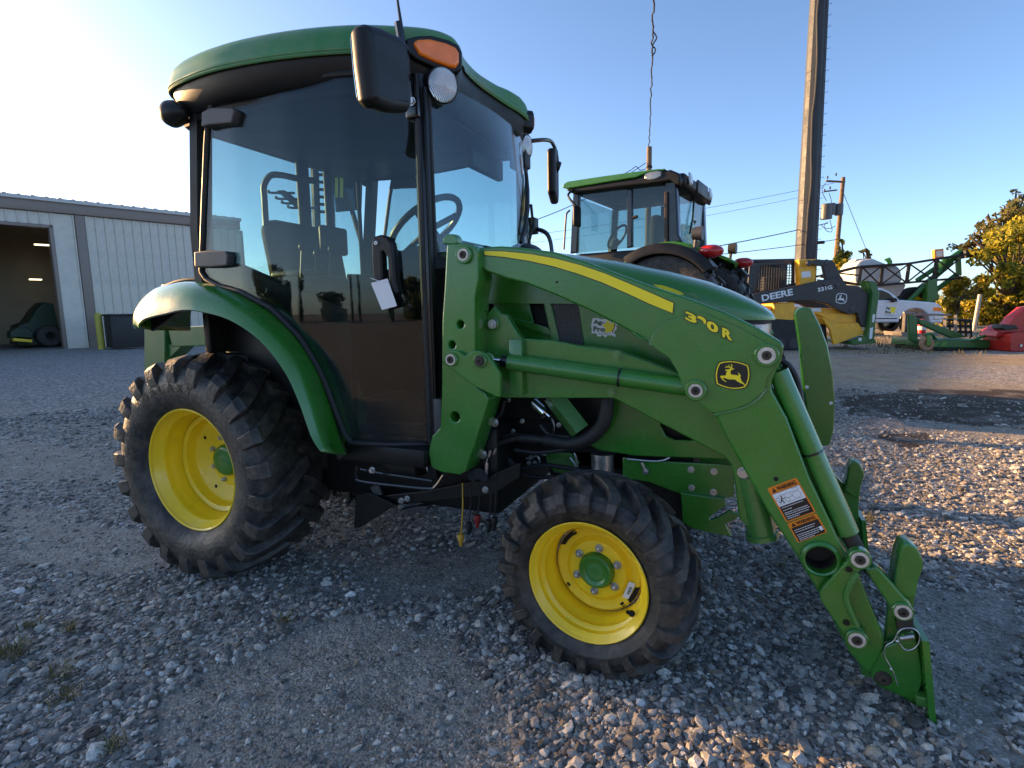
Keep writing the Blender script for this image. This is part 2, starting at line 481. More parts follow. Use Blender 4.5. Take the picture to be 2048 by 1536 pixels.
vs = np.stack([X, Y, Z], -1).reshape(-1, 3)
i, j = np.meshgrid(np.arange(nx - 1), np.arange(ny - 1), indexing='ij'); k = (i * ny + j).ravel()
fs = np.stack([k, k + ny, k + ny + 1, k + 1], 1)
def np_mesh(name, vs, fs, smooth=True):
    me = bpy.data.meshes.new(name); n = fs.shape[1]
    me.vertices.add(len(vs)); me.vertices.foreach_set('co', vs.astype(np.float32).ravel())
    me.loops.add(fs.size); me.loops.foreach_set('vertex_index', fs.astype(np.int32).ravel())
    me.polygons.add(len(fs)); me.polygons.foreach_set('loop_start', np.arange(0, fs.size, n, dtype=np.int32))
    me.polygons.foreach_set('loop_total', np.full(len(fs), n, dtype=np.int32)) if False else None
    me.update(calc_edges=True); me.validate()
    me.polygons.foreach_set('use_smooth', np.full(len(me.polygons), smooth))
    return me
gm = np_mesh('ground', vs, fs)
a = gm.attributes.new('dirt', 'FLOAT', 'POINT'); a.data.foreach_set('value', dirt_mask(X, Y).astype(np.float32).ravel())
a = gm.attributes.new('mud_shade', 'FLOAT', 'POINT'); a.data.foreach_set('value', mud_shade_mask(X, Y).astype(np.float32).ravel())
def ground_mat():
    m = new_mat('gravel_lot'); N, L = nodes_of(m); b = N['Principled BSDF']; b.inputs['Specular IOR Level'].default_value = 0.25
    tc = N.new('ShaderNodeTexCoord')
    def noise(sc, det=6, ro=0.6):
        n = N.new('ShaderNodeTexNoise'); n.inputs['Scale'].default_value = sc; n.inputs['Detail'].default_value = det; n.inputs['Roughness'].default_value = ro
        L.new(tc.outputs['Object'], n.inputs['Vector']); return n
    def ramp(src, pts):
        r = N.new('ShaderNodeValToRGB'); L.new(src, r.inputs[0]); e = r.color_ramp.elements
        while len(e) < len(pts): e.new(0.5)
        for q, (p, c) in zip(e, pts): q.position = p; q.color = (*c, 1)
        return r
    def mix(f, c1, c2):
        x = N.new('ShaderNodeMixRGB'); L.new(f, x.inputs[0]); L.new(c1, x.inputs[1]); L.new(c2, x.inputs[2]); return x.outputs[0]
    vo = N.new('ShaderNodeTexVoronoi'); vo.inputs['Scale'].default_value = 34; L.new(tc.outputs['Object'], vo.inputs['Vector'])
    bw = N.new('ShaderNodeSeparateColor'); L.new(vo.outputs['Color'], bw.inputs[0])
    st = ramp(bw.outputs[0], [(0, (0.12, 0.110, 0.10)), (0.5, (0.255, 0.236, 0.213)), (0.85, (0.38, 0.352, 0.32)), (1, (0.52, 0.48, 0.435))])
    nd = noise(9, 8, 0.7); n2 = noise(90, 4)
    di = ramp(nd.outputs['Fac'], [(0.3, (0.20, 0.18, 0.15)), (0.55, (0.335, 0.305, 0.265)), (0.75, (0.43, 0.395, 0.345))])
    v2 = N.new('ShaderNodeTexVoronoi'); v2.inputs['Scale'].default_value = 130; L.new(tc.outputs['Object'], v2.inputs['Vector'])
    b2 = N.new('ShaderNodeSeparateColor'); L.new(v2.outputs['Color'], b2.inputs[0])
    m4 = N.new('ShaderNodeMapRange'); m4.inputs[3].default_value = 0.62; m4.inputs[4].default_value = 1.35; L.new(b2.outputs[0], m4.inputs[0])
    dsc = N.new('ShaderNodeVectorMath'); dsc.operation = 'SCALE'; L.new(di.outputs[0], dsc.inputs[0]); L.new(m4.outputs[0], dsc.inputs['Scale'])
    ad = N.new('ShaderNodeAttribute'); ad.attribute_name = 'dirt'
    mth = N.new('ShaderNodeMath'); mth.operation = 'MULTIPLY_ADD'; L.new(n2.outputs['Fac'], mth.inputs[0]); mth.inputs[1].default_value = 0.9; mth.inputs[2].default_value = -0.45
    sm = N.new('ShaderNodeMath'); sm.operation = 'ADD'; sm.use_clamp = True; L.new(ad.outputs['Fac'], sm.inputs[0]); L.new(mth.outputs[0], sm.inputs[1])
    c = mix(sm.outputs[0], st.outputs[0], dsc.outputs[0])
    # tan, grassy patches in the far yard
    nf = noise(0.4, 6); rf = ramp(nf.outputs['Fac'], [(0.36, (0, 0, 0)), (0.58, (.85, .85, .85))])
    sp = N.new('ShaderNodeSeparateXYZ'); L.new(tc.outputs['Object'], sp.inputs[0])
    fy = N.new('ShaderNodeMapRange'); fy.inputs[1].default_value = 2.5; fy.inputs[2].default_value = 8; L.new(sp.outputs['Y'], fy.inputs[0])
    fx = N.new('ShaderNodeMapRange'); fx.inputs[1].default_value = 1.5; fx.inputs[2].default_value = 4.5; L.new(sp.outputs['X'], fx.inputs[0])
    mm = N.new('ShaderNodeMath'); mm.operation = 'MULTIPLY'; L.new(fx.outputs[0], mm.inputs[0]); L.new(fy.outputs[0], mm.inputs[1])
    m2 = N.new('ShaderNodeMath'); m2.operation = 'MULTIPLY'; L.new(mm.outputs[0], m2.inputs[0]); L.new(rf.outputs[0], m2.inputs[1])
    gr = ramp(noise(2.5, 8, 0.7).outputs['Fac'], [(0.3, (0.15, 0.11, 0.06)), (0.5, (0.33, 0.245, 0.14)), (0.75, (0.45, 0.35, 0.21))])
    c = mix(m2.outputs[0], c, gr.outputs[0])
    am = N.new('ShaderNodeAttribute'); am.attribute_name = 'mud_shade'
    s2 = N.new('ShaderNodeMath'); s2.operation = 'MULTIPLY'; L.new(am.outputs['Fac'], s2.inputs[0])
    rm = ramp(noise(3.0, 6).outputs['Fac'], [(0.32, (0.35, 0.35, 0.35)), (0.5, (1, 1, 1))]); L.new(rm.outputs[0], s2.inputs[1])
    mud_shade = N.new('ShaderNodeRGB'); mud_shade.outputs[0].default_value = (0.055, 0.038, 0.025, 1)  # one dark colour for the muddy ground and the painted shade strip
    c = mix(s2.outputs[0], c, mud_shade.outputs[0])
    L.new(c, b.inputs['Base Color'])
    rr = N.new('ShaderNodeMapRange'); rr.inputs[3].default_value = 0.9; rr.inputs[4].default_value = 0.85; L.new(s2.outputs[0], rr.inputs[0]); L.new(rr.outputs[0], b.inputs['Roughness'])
    inv = N.new('ShaderNodeMath'); inv.operation = 'MULTIPLY'; inv.inputs[1].default_value = -0.9; L.new(vo.outputs['Distance'], inv.inputs[0])
    ah = N.new('ShaderNodeMath'); ah.operation = 'ADD'; L.new(inv.outputs[0], ah.inputs[0]); L.new(n2.outputs['Fac'], ah.inputs[1])
    bp = N.new('ShaderNodeBump'); bp.inputs['Strength'].default_value = 0.8; bp.inputs['Distance'].default_value = 0.012
    ah2 = N.new('ShaderNodeMath'); ah2.operation = 'MULTIPLY_ADD'; L.new(v2.outputs['Distance'], ah2.inputs[0]); ah2.inputs[1].default_value = -0.5; L.new(ah.outputs[0], ah2.inputs[2]); L.new(ah2.outputs[0], bp.inputs['Height']); L.new(bp.outputs[0], b.inputs['Normal'])
    return m
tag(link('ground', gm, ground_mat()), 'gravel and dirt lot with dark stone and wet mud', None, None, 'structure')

# ------------------------------------------------------------------ loose gravel, each stone real
def stone_mat():
    m = new_mat('gravel_stone'); N, L = nodes_of(m); b = N['Principled BSDF']; b.inputs['Roughness'].default_value = 0.78; b.inputs['Specular IOR Level'].default_value = 0.35
    g = N.new('ShaderNodeNewGeometry'); r = N.new('ShaderNodeValToRGB'); L.new(g.outputs['Random Per Island'], r.inputs[0])
    cs = [(0, (0.085, 0.077, 0.068)), (0.25, (0.18, 0.163, 0.146)), (0.55, (0.30, 0.272, 0.243)), (0.78, (0.43, 0.395, 0.35)), (0.90, (0.58, 0.54, 0.48)), (0.94, (0.34, 0.26, 0.18)), (0.97, (0.20, 0.15, 0.11)), (0.99, (0.62, 0.60, 0.57))]
    e = r.color_ramp.elements
    while len(e) < len(cs): e.new(0.5)
    for q, (p, c) in zip(e, cs): q.position = p; q.color = (*c, 1)
    tc = N.new('ShaderNodeTexCoord'); n = N.new('ShaderNodeTexNoise'); n.inputs['Scale'].default_value = 120; n.inputs['Detail'].default_value = 4
    L.new(tc.outputs['Object'], n.inputs['Vector'])
    mr = N.new('ShaderNodeMapRange'); mr.inputs[1].default_value = 0.3; mr.inputs[2].default_value = 0.7; mr.inputs[3].default_value = 0.7; mr.inputs[4].default_value = 1.3; L.new(n.outputs['Fac'], mr.inputs[0])
    sc = N.new('ShaderNodeVectorMath'); sc.operation = 'SCALE'; L.new(r.outputs[0], sc.inputs[0]); L.new(mr.outputs[0], sc.inputs['Scale']); L.new(sc.outputs[0], b.inputs['Base Color'])
    return m
bm = bmesh.new(); bmesh.ops.create_icosphere(bm, subdivisions=1, radius=1)
ICO_V = np.array([q.co[:] for q in bm.verts]); ICO_F = np.array([[q.index for q in f.verts] for f in bm.faces]); bm.free()
def scatter(n, seed):
    """candidate stone positions over the part of the lot the photograph looks at"""
    r = np.random.default_rng(seed)
    # polar round the camera: denser near it
    dist = 0.9 + 7.8 * r.random(n) ** 1.35
    ang = YAW + PI / 2 + (r.random(n) - 0.5) * rad(112)
    x = CAM.x + np.cos(ang) * dist; y = CAM.y + np.sin(ang) * dist
    return x, y, dist
def make_stones(n, seed):
    r = np.random.default_rng(seed + 1)
    x, y, dist = scatter(n, seed)
    dm = dirt_mask(x, y); keep = r.random(n) < (1 - 0.62 * dm)
    keep &= r.random(n) < 1 - 0.85 * mud_shade_mask(x, y)
    x, y, dist, dm = x[keep], y[keep], dist[keep], dm[keep]; n = len(x)
    s = np.clip(np.exp(r.normal(math.log(0.0074), 0.46, n)), 0.003, 0.024) * (1 - 0.66 * dm * r.random(n) ** .4)
    s *= 1 + 0.05 * np.clip(dist - 2, 0, 8)
    V = ICO_V[None] * (1 + (r.random((n, 12, 1)) - 0.5) * 0.62) * (s[:, None, None] * (0.65 + 0.7 * r.random((n, 1, 3))))
    V[:, :, 2] *= 0.62
    th = r.random(n) * 2 * PI; c, sn = np.cos(th)[:, None], np.sin(th)[:, None]
    vx = V[:, :, 0] * c - V[:, :, 1] * sn; vy = V[:, :, 0] * sn + V[:, :, 1] * c
    tl = (r.random(n)[:, None] - 0.5) * 1.0
    vz = V[:, :, 2] * np.cos(tl) + vx * np.sin(tl); vx = vx * np.cos(tl)
    z = gheight(x, y) + s * (-0.05 + 0.32 * r.random(n))
    P = np.stack([vx + x[:, None], vy + y[:, None], vz + z[:, None]], -1).reshape(-1, 3)
    Fc = (ICO_F[None] + (np.arange(n) * 12)[:, None, None]).reshape(-1, 3)
    return P, Fc
P_, F_ = make_stones(148000, 11)
gs = link('gravel', np_mesh('gravel', P_, F_, False), stone_mat())
tag(gs, 'loose grey crushed stone lying over the lot', 'gravel', None, 'stuff')
print('stones', len(F_) // 20)
def screen_mat():
    m = mat('wire_screen', (0.03, 0.03, 0.031), 0.5, metal=0.4, var=0.1); N, L = nodes_of(m); b = N['Principled BSDF']
    tc = N.new('ShaderNodeTexCoord'); vo = N.new('ShaderNodeTexVoronoi'); vo.inputs['Scale'].default_value = 160; vo.inputs['Randomness'].default_value = 0.15
    L.new(tc.outputs['Object'], vo.inputs['Vector'])
    r = N.new('ShaderNodeValToRGB'); r.color_ramp.elements[0].position = .3; r.color_ramp.elements[0].color = (.002, .002, .002, 1); r.color_ramp.elements[1].position = .5; r.color_ramp.elements[1].color = (.07, .07, .07, 1)
    L.new(vo.outputs['Distance'], r.inputs[0]); L.new(r.outputs[0], b.inputs['Base Color'])
    return m
SCREEN = screen_mat()
# ================================================================== the compact tractor (its own frame is the world frame: +X forward)
T = thing('compact_tractor', 'green compact tractor with closed cab, yellow wheels and front loader, large in front', 'tractor', (0, 0, 0))
AXY = Vector((0, -1, 0))

def tyre_mb(prof, R0, R1, nlug, lugw, cy, half, seed, ground_z, zc, side_drop=0.06, lug_ang=0.36, spin=0.0):
    """tyre carcass by revolving prof (radius, y); bar lugs with their own depth; local origin at the hub"""
    mb = MB(); mb.lathe([(r, -y) for r, y in prof], (0, 0, 0), AXY, n=72)
    r = random.Random(seed)
    for side in (-1, 1):
        for k in range(nlug):
            a0 = 2 * PI * (k + (0.5 if side > 0 else 0)) / nlug + r.uniform(-.012, .012) + spin
            # (radius, y, normal r, normal y, height, angle, width)
            sec = []
            hh = R1 - R0
            for rb_, yb_, nr, ny, h, ta in ((R0 - side_drop, half + .020, .2, .98, .006, -.05), (R0 - side_drop * .62, half + .015, .45, .89, .016, -.04), (R0 - .020, half + .004, .72, .69, hh * .80, -.02),
                                            (R0 - .010, half - .016, .93, .36, hh * .98, .02), (R0 - .005, half * .72, 1, 0, hh, .22), (R0, half * .45, 1, 0, hh + .003, .50), (R0 + .001, half * .18, 1, 0, hh + .004, .78), (R0 + .001, -half * .10, 1, 0, hh + .003, 1.0)):
                ang = a0 + lug_ang * ta
                wd = lugw / R1 * (1.0 if ta > 0 else .86) * (1 - .22 * max(0, ta)); jt = r.uniform(-.04, .04) * wd
                ring = []
                for fw_, hh_ in ((-.54, -.012), (.54, -.012), (.46, .80), (.40, 1.0), (-.40, 1.0), (-.46, .80)):
                    H_ = h * hh_ if hh_ > 0 else hh_
                    rr = rb_ + nr * H_; yy = yb_ + ny * H_
                    ring.append((rr, ang + wd * fw_ + jt, side * yy))
                sec.append(ring)
            rings = [[Vector((q * math.cos(a), yy, q * math.sin(a))) for q, a, yy in s_] for s_ in sec]
            if side < 0: rings = [g[::-1] for g in rings]
            mb.loft(rings)
    # flat spot where the tyre stands on the ground
    mb.v = [(x, y, max(z, -zc + ground_z)) for x, y, z in mb.v]
    return mb

def wheel(name, loc, steer, kind, side, label):
    """kind: dict of dimensions; side -1 = the side towards the camera"""
    ds = kind['inset']
    W = part(name, MB().lathe([(q, y - ds) for q, y in kind['disc']], (0, 0, 0), (0, side, 0), n=64), YELLOW, T, label=label, ang=30)
    W.location = loc; W.rotation_euler = (0, 0, steer)
    ty = part('tyre', kind['tyre'](), RUBBER, W, ang=22)
    if side > 0: ty.rotation_euler = (0, 0, PI)
    rm = part('rim', MB().lathe(kind['rim'], (0, 0, 0), (0, side, 0), n=72), YELLOW, W, ang=40)
    cap = part('hub_cap', MB().lathe([(q, y - ds) for q, y in kind['cap']], (0, 0, 0), (0, side, 0), n=40), GREEN, W, ang=40)
    for k in range(kind['nb']):
        t = 2 * PI * (k + kind.get('boff', 0.25)) / kind['nb']
        p = Vector((kind['rb'] * math.cos(t), side * (kind['yb'] - ds), kind['rb'] * math.sin(t)))
        mb = MB(); mb.cyl(p, p + Vector((0, side * .004, 0)), .0135, n=16); mb.cyl(p + Vector((0, side * .004, 0)), p + Vector((0, side * .014, 0)), .0105, n=6)
        mb.sphere(p + Vector((0, side * .014, 0)), .006, 10)
        part('wheel_bolt', mb, STEEL, W)
    for k in range(kind['nh']):
        hb = MB()
        t = 2 * PI * (k + kind['hoff']) / kind['nh']
        p = Vector((kind['rh'] * math.cos(t), side * (kind['yh'] - ds), kind['rh'] * math.sin(t)))
        hs = kind['hs']
        if kind['hsq']: hb.box((-hs, -.001, -hs), (hs, .001, hs), Matrix.Translation(p) @ Matrix.Rotation(t, 4, 'Y'))
        else: hb.cyl(p - Vector((0, .001, 0)), p + Vector((0, .001, 0)), hs, n=14)
        part('rim_hole', hb, BLACKP, W)
    return W

# rear: offsets h measured from the wheel's mid plane towards the outside (the hub sits at local 0)
RY = 0.515                        # mid plane of the rear tyre
def rear_tyre():
    prof = [(.262, .150), (.275, .165), (.285, .178), (.315, .196), (.350, .205), (.385, .205), (.418, .196), (.446, .176), (.462, .135), (.468, .07), (.470, 0),
            (.468, -.07), (.462, -.135), (.446, -.176), (.418, -.196), (.385, -.205), (.350, -.205), (.315, -.196), (.285, -.178), (.275, -.165), (.262, -.150)]
    return tyre_mb(prof, .467, .500, 21, .084, 0.0, .180, 3, 0.002, .476, side_drop=.078, lug_ang=.27, spin=.12)
REAR = dict(tyre=rear_tyre, inset=.055, nb=8, rb=.108, yb=.024, boff=.5, nh=4, rh=.168, yh=.034, hoff=.62, hs=.0085, hsq=False,
            disc=[(.0, .03), (.08, .03), (.088, .024), (.122, .024), (.130, .018), (.138, .020), (.150, .030), (.182, .036), (.196, .046), (.203, .064), (.206, .088), (.2235, .094)],
            rim=[(.262, -.16), (.255, -.15), (.232, -.12), (.225, -.05), (.222, .0), (.2225, .034), (.2275, .036), (.2285, .046), (.2275, .062), (.235, .082), (.239, .102), (.238, .116), (.243, .124), (.251, .130), (.258, .148), (.2705, .160), (.2735, .166), (.269, .169), (.263, .164)],
            cap=[(.0, .062), (.022, .0615), (.045, .058), (.060, .060), (.068, .056), (.074, .044), (.076, .030), (.076, .0)])
wheel('rear_wheel', (0, -RY, .476), 0, REAR, -1, 'near rear wheel')
wheel('rear_wheel', (0, RY, .476), 0, REAR, 1, 'far rear wheel')
# moulded maker's word on the near rear sidewall, letter by letter round the wheel
for k, ch in enumerate('GALAXY'):
    t = rad(121 - k * 9.2); c = Vector((math.cos(t), 0, math.sin(t))); tang = Vector((math.sin(t), 0, -math.cos(t)))
    r0 = .352
    fr = (Vector((0, -RY, .476)) + c * r0 - tang * .020 + Vector((0, -.2075, 0)), tang, c, Vector((0, -1, 0)))
    wv = 0.036 if ch != 'Y' else .03
    part('sidewall_letter', MB().text(ch, fr, wv, .036, 0, .0, bold=.02), BLACKP, T)

FY = 0.585
def front_tyre():
    prof = [(.190, .075), (.200, .084), (.215, .094), (.235, .105), (.255, .107), (.275, .101), (.290, .088), (.299, .055), (.301, 0),
            (.299, -.055), (.290, -.088), (.275, -.101), (.255, -.107), (.235, -.105), (.215, -.094), (.200, -.084), (.190, -.075)]
    return tyre_mb(prof, .297, .328, 20, .047, 0.0, .094, 5, 0.002, .291, side_drop=.058, lug_ang=.31, spin=.3)
FRONT = dict(tyre=front_tyre, inset=.07, nb=6, rb=.076, yb=.052, boff=.40, nh=4, rh=.137, yh=.0405, hoff=.42, hs=.007, hsq=True,
             disc=[(.0, .054), (.084, .054), (.096, .052), (.104, .043), (.112, .037), (.124, .037), (.140, .042), (.148, .037), (.151, .026), (.152, .012)],
             rim=[(.190, -.085), (.172, -.062), (.1555, -.045), (.154, -.006), (.156, .004), (.164, .014), (.1655, .030), (.163, .040), (.167, .047), (.175, .050), (.177, .060), (.1755, .068), (.181, .074), (.186, .080), (.196, .085), (.1985, .089), (.195, .092), (.190, .088)],
             cap=[(.0, .072), (.022, .072), (.034, .071), (.040, .076), (.050, .077), (.057, .072), (.0605, .062), (.0615, .052), (.0615, .03)])
ca, sa = math.cos(-.0843), math.sin(-.0843)
fw = wheel('front_wheel', (1.7718 - .084 * sa * -1 * -1, -FY, .291), -.0843, FRONT, -1, 'near front wheel')
wheel('front_wheel', (1.7718, FY, .291), -.0843, FRONT, 1, 'far front wheel')
# barcode sticker and valve opening on the near front rim
fr = Matrix.Translation(fw.location) @ Matrix.Rotation(-.0843, 4, 'Z')
def fwp(u, v, dy=.026):
    """photo point on the near front wheel's disc plane -> wheel local (x, z)"""
    n = (fr.to_3x3() @ Vector((0, 1, 0))); o = fr @ Vector((0, dy, 0)); d = ray(u, v)
    q = fr.inverted() @ (CAM + d * ((o - CAM).dot(n) / d.dot(n))); return (q.x, q.z)
pl = [fwp(*q) for q in ((1258, 1163), (1271, 1168), (1257, 1198), (1245, 1194))]
part('barcode_sticker', MB().yplate(fillet(pl, .003), +.0255, .027), PAPER, fw)
q0, q1, q2, q3 = [Vector(q) for q in pl]
bc = MB()
for k in range(7):
    t = .28 + k * .065; a0 = q0 + (q3 - q0) * t; a1 = q1 + (q2 - q1) * t
    b0 = a0 + (a1 - a0) * .40; b1 = a0 + (a1 - a0) * .82; dv = (q3 - q0) * (.03 if k % 3 else .045)
    bc.yplate([tuple(b0), tuple(b1), tuple(b1 + dv), tuple(b0 + dv)], .0248, .0254)
part('barcode_bars', bc, BDECAL, fw)
pv = fwp(1264, 1226, -.06)
mb = MB(); mb.cyl((pv[0], -.066, pv[1]), (pv[0], -.060, pv[1]), .010, n=14); mb.cyl((pv[0] - .012, -.066, pv[1] + .001), (pv[0] - .012, -.060, pv[1] + .001), .006, n=12)
part('valve_hole', mb, BLACKP, fw)
for k in range(2):
    t0 = 2.25 + k * 3.3
    arc = [(.146 * math.cos(t0 + .1 * j), .146 * math.sin(t0 + .1 * j)) for j in range(6)] + [(.131 * math.cos(t0 + .1 * j + .02), .131 * math.sin(t0 + .1 * j + .02)) for j in range(4, -1, -1)]
    part('rim_slot', MB().yplate(arc, .028, .030), BLACKP, fw)

# ------------------------------------------------------------------ chassis, axles, engine block
mb = MB()
mb.rbox((-.35, -.20, .34), (.55, .20, .72), .03); mb.rbox((.5, -.17, .38), (1.25, .17, .75), .03); mb.rbox((1.2, -.20, .50), (2.05, .20, .92), .03)
mb.cyl((0, -.36, .476), (0, .36, .476), .11, n=24); mb.cyl((0, -.42, .476), (0, -.33, .476), .15, n=24); mb.cyl((0, .42, .476), (0, .33, .476), .15, n=24)
part('transmission', mb, IRON, T)
part('gearbox_casing', MB().rbox((.42, -.38, .34), (1.34, .38, .70), .03), BLACKP, T)
mb = MB(); mb.rbox((1.69, -.45, .22), (1.86, .45, .34), .03); mb.cyl((1.772, -.52, .291), (1.772, -.42, .291), .075, n=20); mb.cyl((1.772, .52, .291), (1.772, .42, .291), .075, n=20)
mb.rbox((1.70, -.47, .26), (1.84, -.41, .44), .02); mb.rbox((1.70, .41, .26), (1.84, .47, .44), .02)
part('front_axle', mb, DKGREEN, T)
for sg in (-1, 1):
    y = -.25 * 1
    pts = XZ('1245,915 1300,922 1468,930 1468,995 1420,1000 1361,988 1300,965 1245,955', -.25)
    mb = MB().yplate(pts, -.25, -.235, .003)
    if sg > 0: mb.v = [(x, -yy, z) for x, yy, z in mb.v]; mb.f = [f[::-1] for f in mb.f]
    part('frame_rail', mb, GREEN, T)
    pts = fillet(XZ('1361,986 1449,998 1452,1012 1425,1030 1418,1036 1422,1040 1436,1036 1458,1022 1479,1031 1470,1040 1450,1048 1464,1074 1420,1066 1388,1058 1366,1046', -.27), .004)
    mb = MB().yplate(pts, -.27, -.25, .003)
    if sg > 0: mb.v = [(x, -yy, z) for x, yy, z in mb.v]; mb.f = [f[::-1] for f in mb.f]
    part('tow_hook', mb, GREEN, T)
part('axle_guard', MB().yplate(XZ('1090,900 1250,905 1290,960 1368,984 1376,1056 1300,1030 1200,985 1100,950', -.20), -.20, -.16, .004), IRON, T)
mb = MB()
for u, v in ((1291, 943), (1382, 939), (1428, 943), (1383, 975), (1427, 984)):
    p = at(u, v, 'y', -.2505); b_ = MB(); hexbolt(b_, p, AXY, .0085, .010); part('frame_bolt', b_, STEEL, T)
p = at(1204, 925, 'y', -.22)
mb = MB(); mb.cyl((p.x, -.21, p.z - .06), (p.x, -.21, p.z + .03), .045, n=24); mb.cyl((p.x, -.21, p.z + .03), (p.x, -.21, p.z + .036), .048, n=24)
part('oil_filter', mb, STEEL, T)
mb = MB(); mb.tube(smooth_path([at(1255, 918, 'y', -.26), at(1300, 922, 'y', -.26), at(1325, 921, 'y', -.26), at(1340, 915, 'y', -.26)]), .004)
mb.tube([at(1283, 925, 'y', -.26), at(1291, 943, 'y', -.256)], .006)
mb.tube([at(1058, 905, 'y', -.255), at(1092, 910, 'y', -.255)], .004)
mb.tube(smooth_path([at(1148, 906, 'y', -.26), at(1152, 915, 'y', -.26), at(1154, 935, 'y', -.26)]), .004)
part('hydraulic_line', mb, STEEL, T)
# lower engine side shield
for sg in (-1, 1):
    pts = XZ('1215,775 1490,800 1490,928 1449,919 1360,915 1273,912 1201,901 1170,888 1205,850', -.28)
    hole = XZ('1319,847 1330,846 1391,870 1391,881 1350,880 1332,872', -.28)
    mb = MB().yplate(fillet(pts, .01), -.28, -.262, .004, holes=[fillet(hole, .01)])
    if sg > 0: mb.v = [(x, -yy, z) for x, yy, z in mb.v]; mb.f = [f[::-1] for f in mb.f]
    part('lower_shield', mb, GREEN, T)
mb = MB().rbox((1.62, -.24, .62), (2.22, .24, .95), .02)
part('radiator_housing', mb, BLACKP, T)

# ------------------------------------------------------------------ hood: lofted cross-sections
def hood_ring(x, zt, hw, zb, crown, n=14):
    r = []
    for k in range(n + 1):
        t = k / n; a = PI * (1 - t)
        cx = math.cos(a); s_ = math.sin(a)
        y = hw * math.copysign(abs(cx) ** 0.55, cx); z = zt - crown + crown * (s_ ** 0.75)
        r.append(Vector((x, y, z)))
    r.append(Vector((x, hw * 1.0, zb))); r.insert(0, Vector((x, -hw * 1.0, zb)))
    return r
prof = [(1.24, 1.402, .285, 1.17, .10), (1.36, 1.392, .287, 1.17, .10), (1.54, 1.362, .290, 1.165, .10), (1.75, 1.322, .290, 1.16, .098), (1.94, 1.275, .288, 1.14, .09), (2.07, 1.235, .284, 1.115, .08), (2.16, 1.196, .276, 1.10, .062), (2.215, 1.168, .262, 1.098, .046), (2.255, 1.145, .238, 1.097, .034), (2.28, 1.125, .205, 1.096, .02), (2.292, 1.106, .17, 1.096, .006)]
part('hood', MB().loft([hood_ring(*q) for q in prof]), GREEN, T, ang=50)
mb = MB()
rings = []
for x, hw in ((2.06, .276), (2.14, .270), (2.20, .260), (2.25, .236), (2.276, .20)):
    rings.append([Vector((x, -hw, 1.084)), Vector((x, -hw, 1.100)), Vector((x, hw, 1.100)), Vector((x, hw, 1.084))])
part('hood_trim', MB().loft(rings), BLACKP, T)
for sg in (-1, 1):
    # wrap-round headlight
    rings = []
    for x, y in ((2.06, .274), (2.15, .268), (2.21, .256), (2.25, .232), (2.272, .19), (2.282, .12)):
        rings.append([Vector((x, sg * y, 1.0)), Vector((x, sg * y, 1.0835)), Vector((x - .02, sg * (y - .03), 1.0835)), Vector((x - .02, sg * (y - .03), 1.0))])
    if sg > 0: rings = [r[::-1] for r in rings]
    hl = part('headlight', MB().loft(rings), LENS, T)
mb = MB(); mb.rbox((1.95, -.255, .93), (2.262, .255, 1.0), .015); mb.rbox((2.23, -.17, .64), (2.262, .17, .94), .012)
part('grille_frame', mb, GREEN, T)
part('grille_screen', MB().rbox((2.262, -.14, .66), (2.27, .14, .92), .003), BLACKP, T)
# side panels, screens and posts under the hood
for sg in (-1, 1):
    def sd(mb):
        if sg > 0: mb.v = [(x, -yy, z) for x, yy, z in mb.v]; mb.f = [f[::-1] for f in mb.f]
        return mb
    pts = XZ('1152,585 1200,560 1390,585 1425,615 1440,650 1440,780 1400,800 1330,760 1170,706', -.283)
    part('side_panel', sd(MB().yplate(fillet(pts, .01), -.283, -.268, .004)), GREEN, T)
    pts = XZ('1098,585 1152,590 1174,640 1176,706 1120,690', -.277)
    part('side_screen', sd(MB().yplate(fillet(pts, .008), -.276, -.268, .002)), SCREEN, T)
    pts = XZ('1084,585 1098,585 1121,692 1106,690', -.282)
    part('side_post', sd(MB().yplate(pts, -.286, -.262, .003)), GREEN, T)
    pts = XZ('975,580 1084,580 1106,690 1010,690', -.27)
    part('rear_side_panel', sd(MB().yplate(pts, -.262, -.25, .003, holes=[XZ('1053,584 1082,590 1098,660 1068,650', -.262)])), GREEN, T)
    part('panel_rib', sd(MB().yplate(XZ('1022,634 1095,655 1108,672 1090,668 1030,648', -.278), -.279, -.262, .002)), GREEN, T)
part('engine_block', MB().rbox((1.25, -.235, .70), (2.0, .235, 1.17), .02), IRON, T)
part('cowl', MB().rbox((1.13, -.27, .60), (1.26, .27, 1.40), .02), BLACKP, T)

# dealer sticker on the side panel, cut to the outline of its print
def zz(u, v): return (1170 + u / 21.94, 620 + v / 21.94)
def sticker(mb_pts, y0, m, name, par, thick=.0006):
    return part(name, MB().yplate([(at(*zz(*q), 'y', y0).x, at(*zz(*q), 'y', y0).z) for q in mb_pts], y0, y0 + thick), m, par)
us = [(335, 365), (600, 350), (640, 400), (880, 395), (1000, 440), (1120, 500), (1150, 545), (1230, 530), (1310, 575), (1380, 610), (1430, 640), (1370, 700), (1400, 830), (1300, 930), (1270, 980), (1350, 1120), (1330, 1180), (1280, 1185), (1200, 1110), (960, 1110), (930, 1200), (880, 1205), (800, 1110), (720, 1110), (690, 1160), (540, 1150), (500, 1030), (300, 1030), (280, 960), (300, 880), (270, 700), (290, 560)]
ST = sticker(us, -.2845, WDECAL, 'dealer_sticker', T)
ye = [(930, 500), (1030, 470), (1090, 560), (1120, 620), (1230, 545), (1300, 590), (1270, 700), (1280, 800), (1200, 880), (1190, 960), (1040, 970), (960, 1000), (880, 1000), (900, 860), (840, 740), (770, 700), (790, 640), (900, 600)]
sticker(ye, -.2853, YDECAL, 'sticker_print', T)
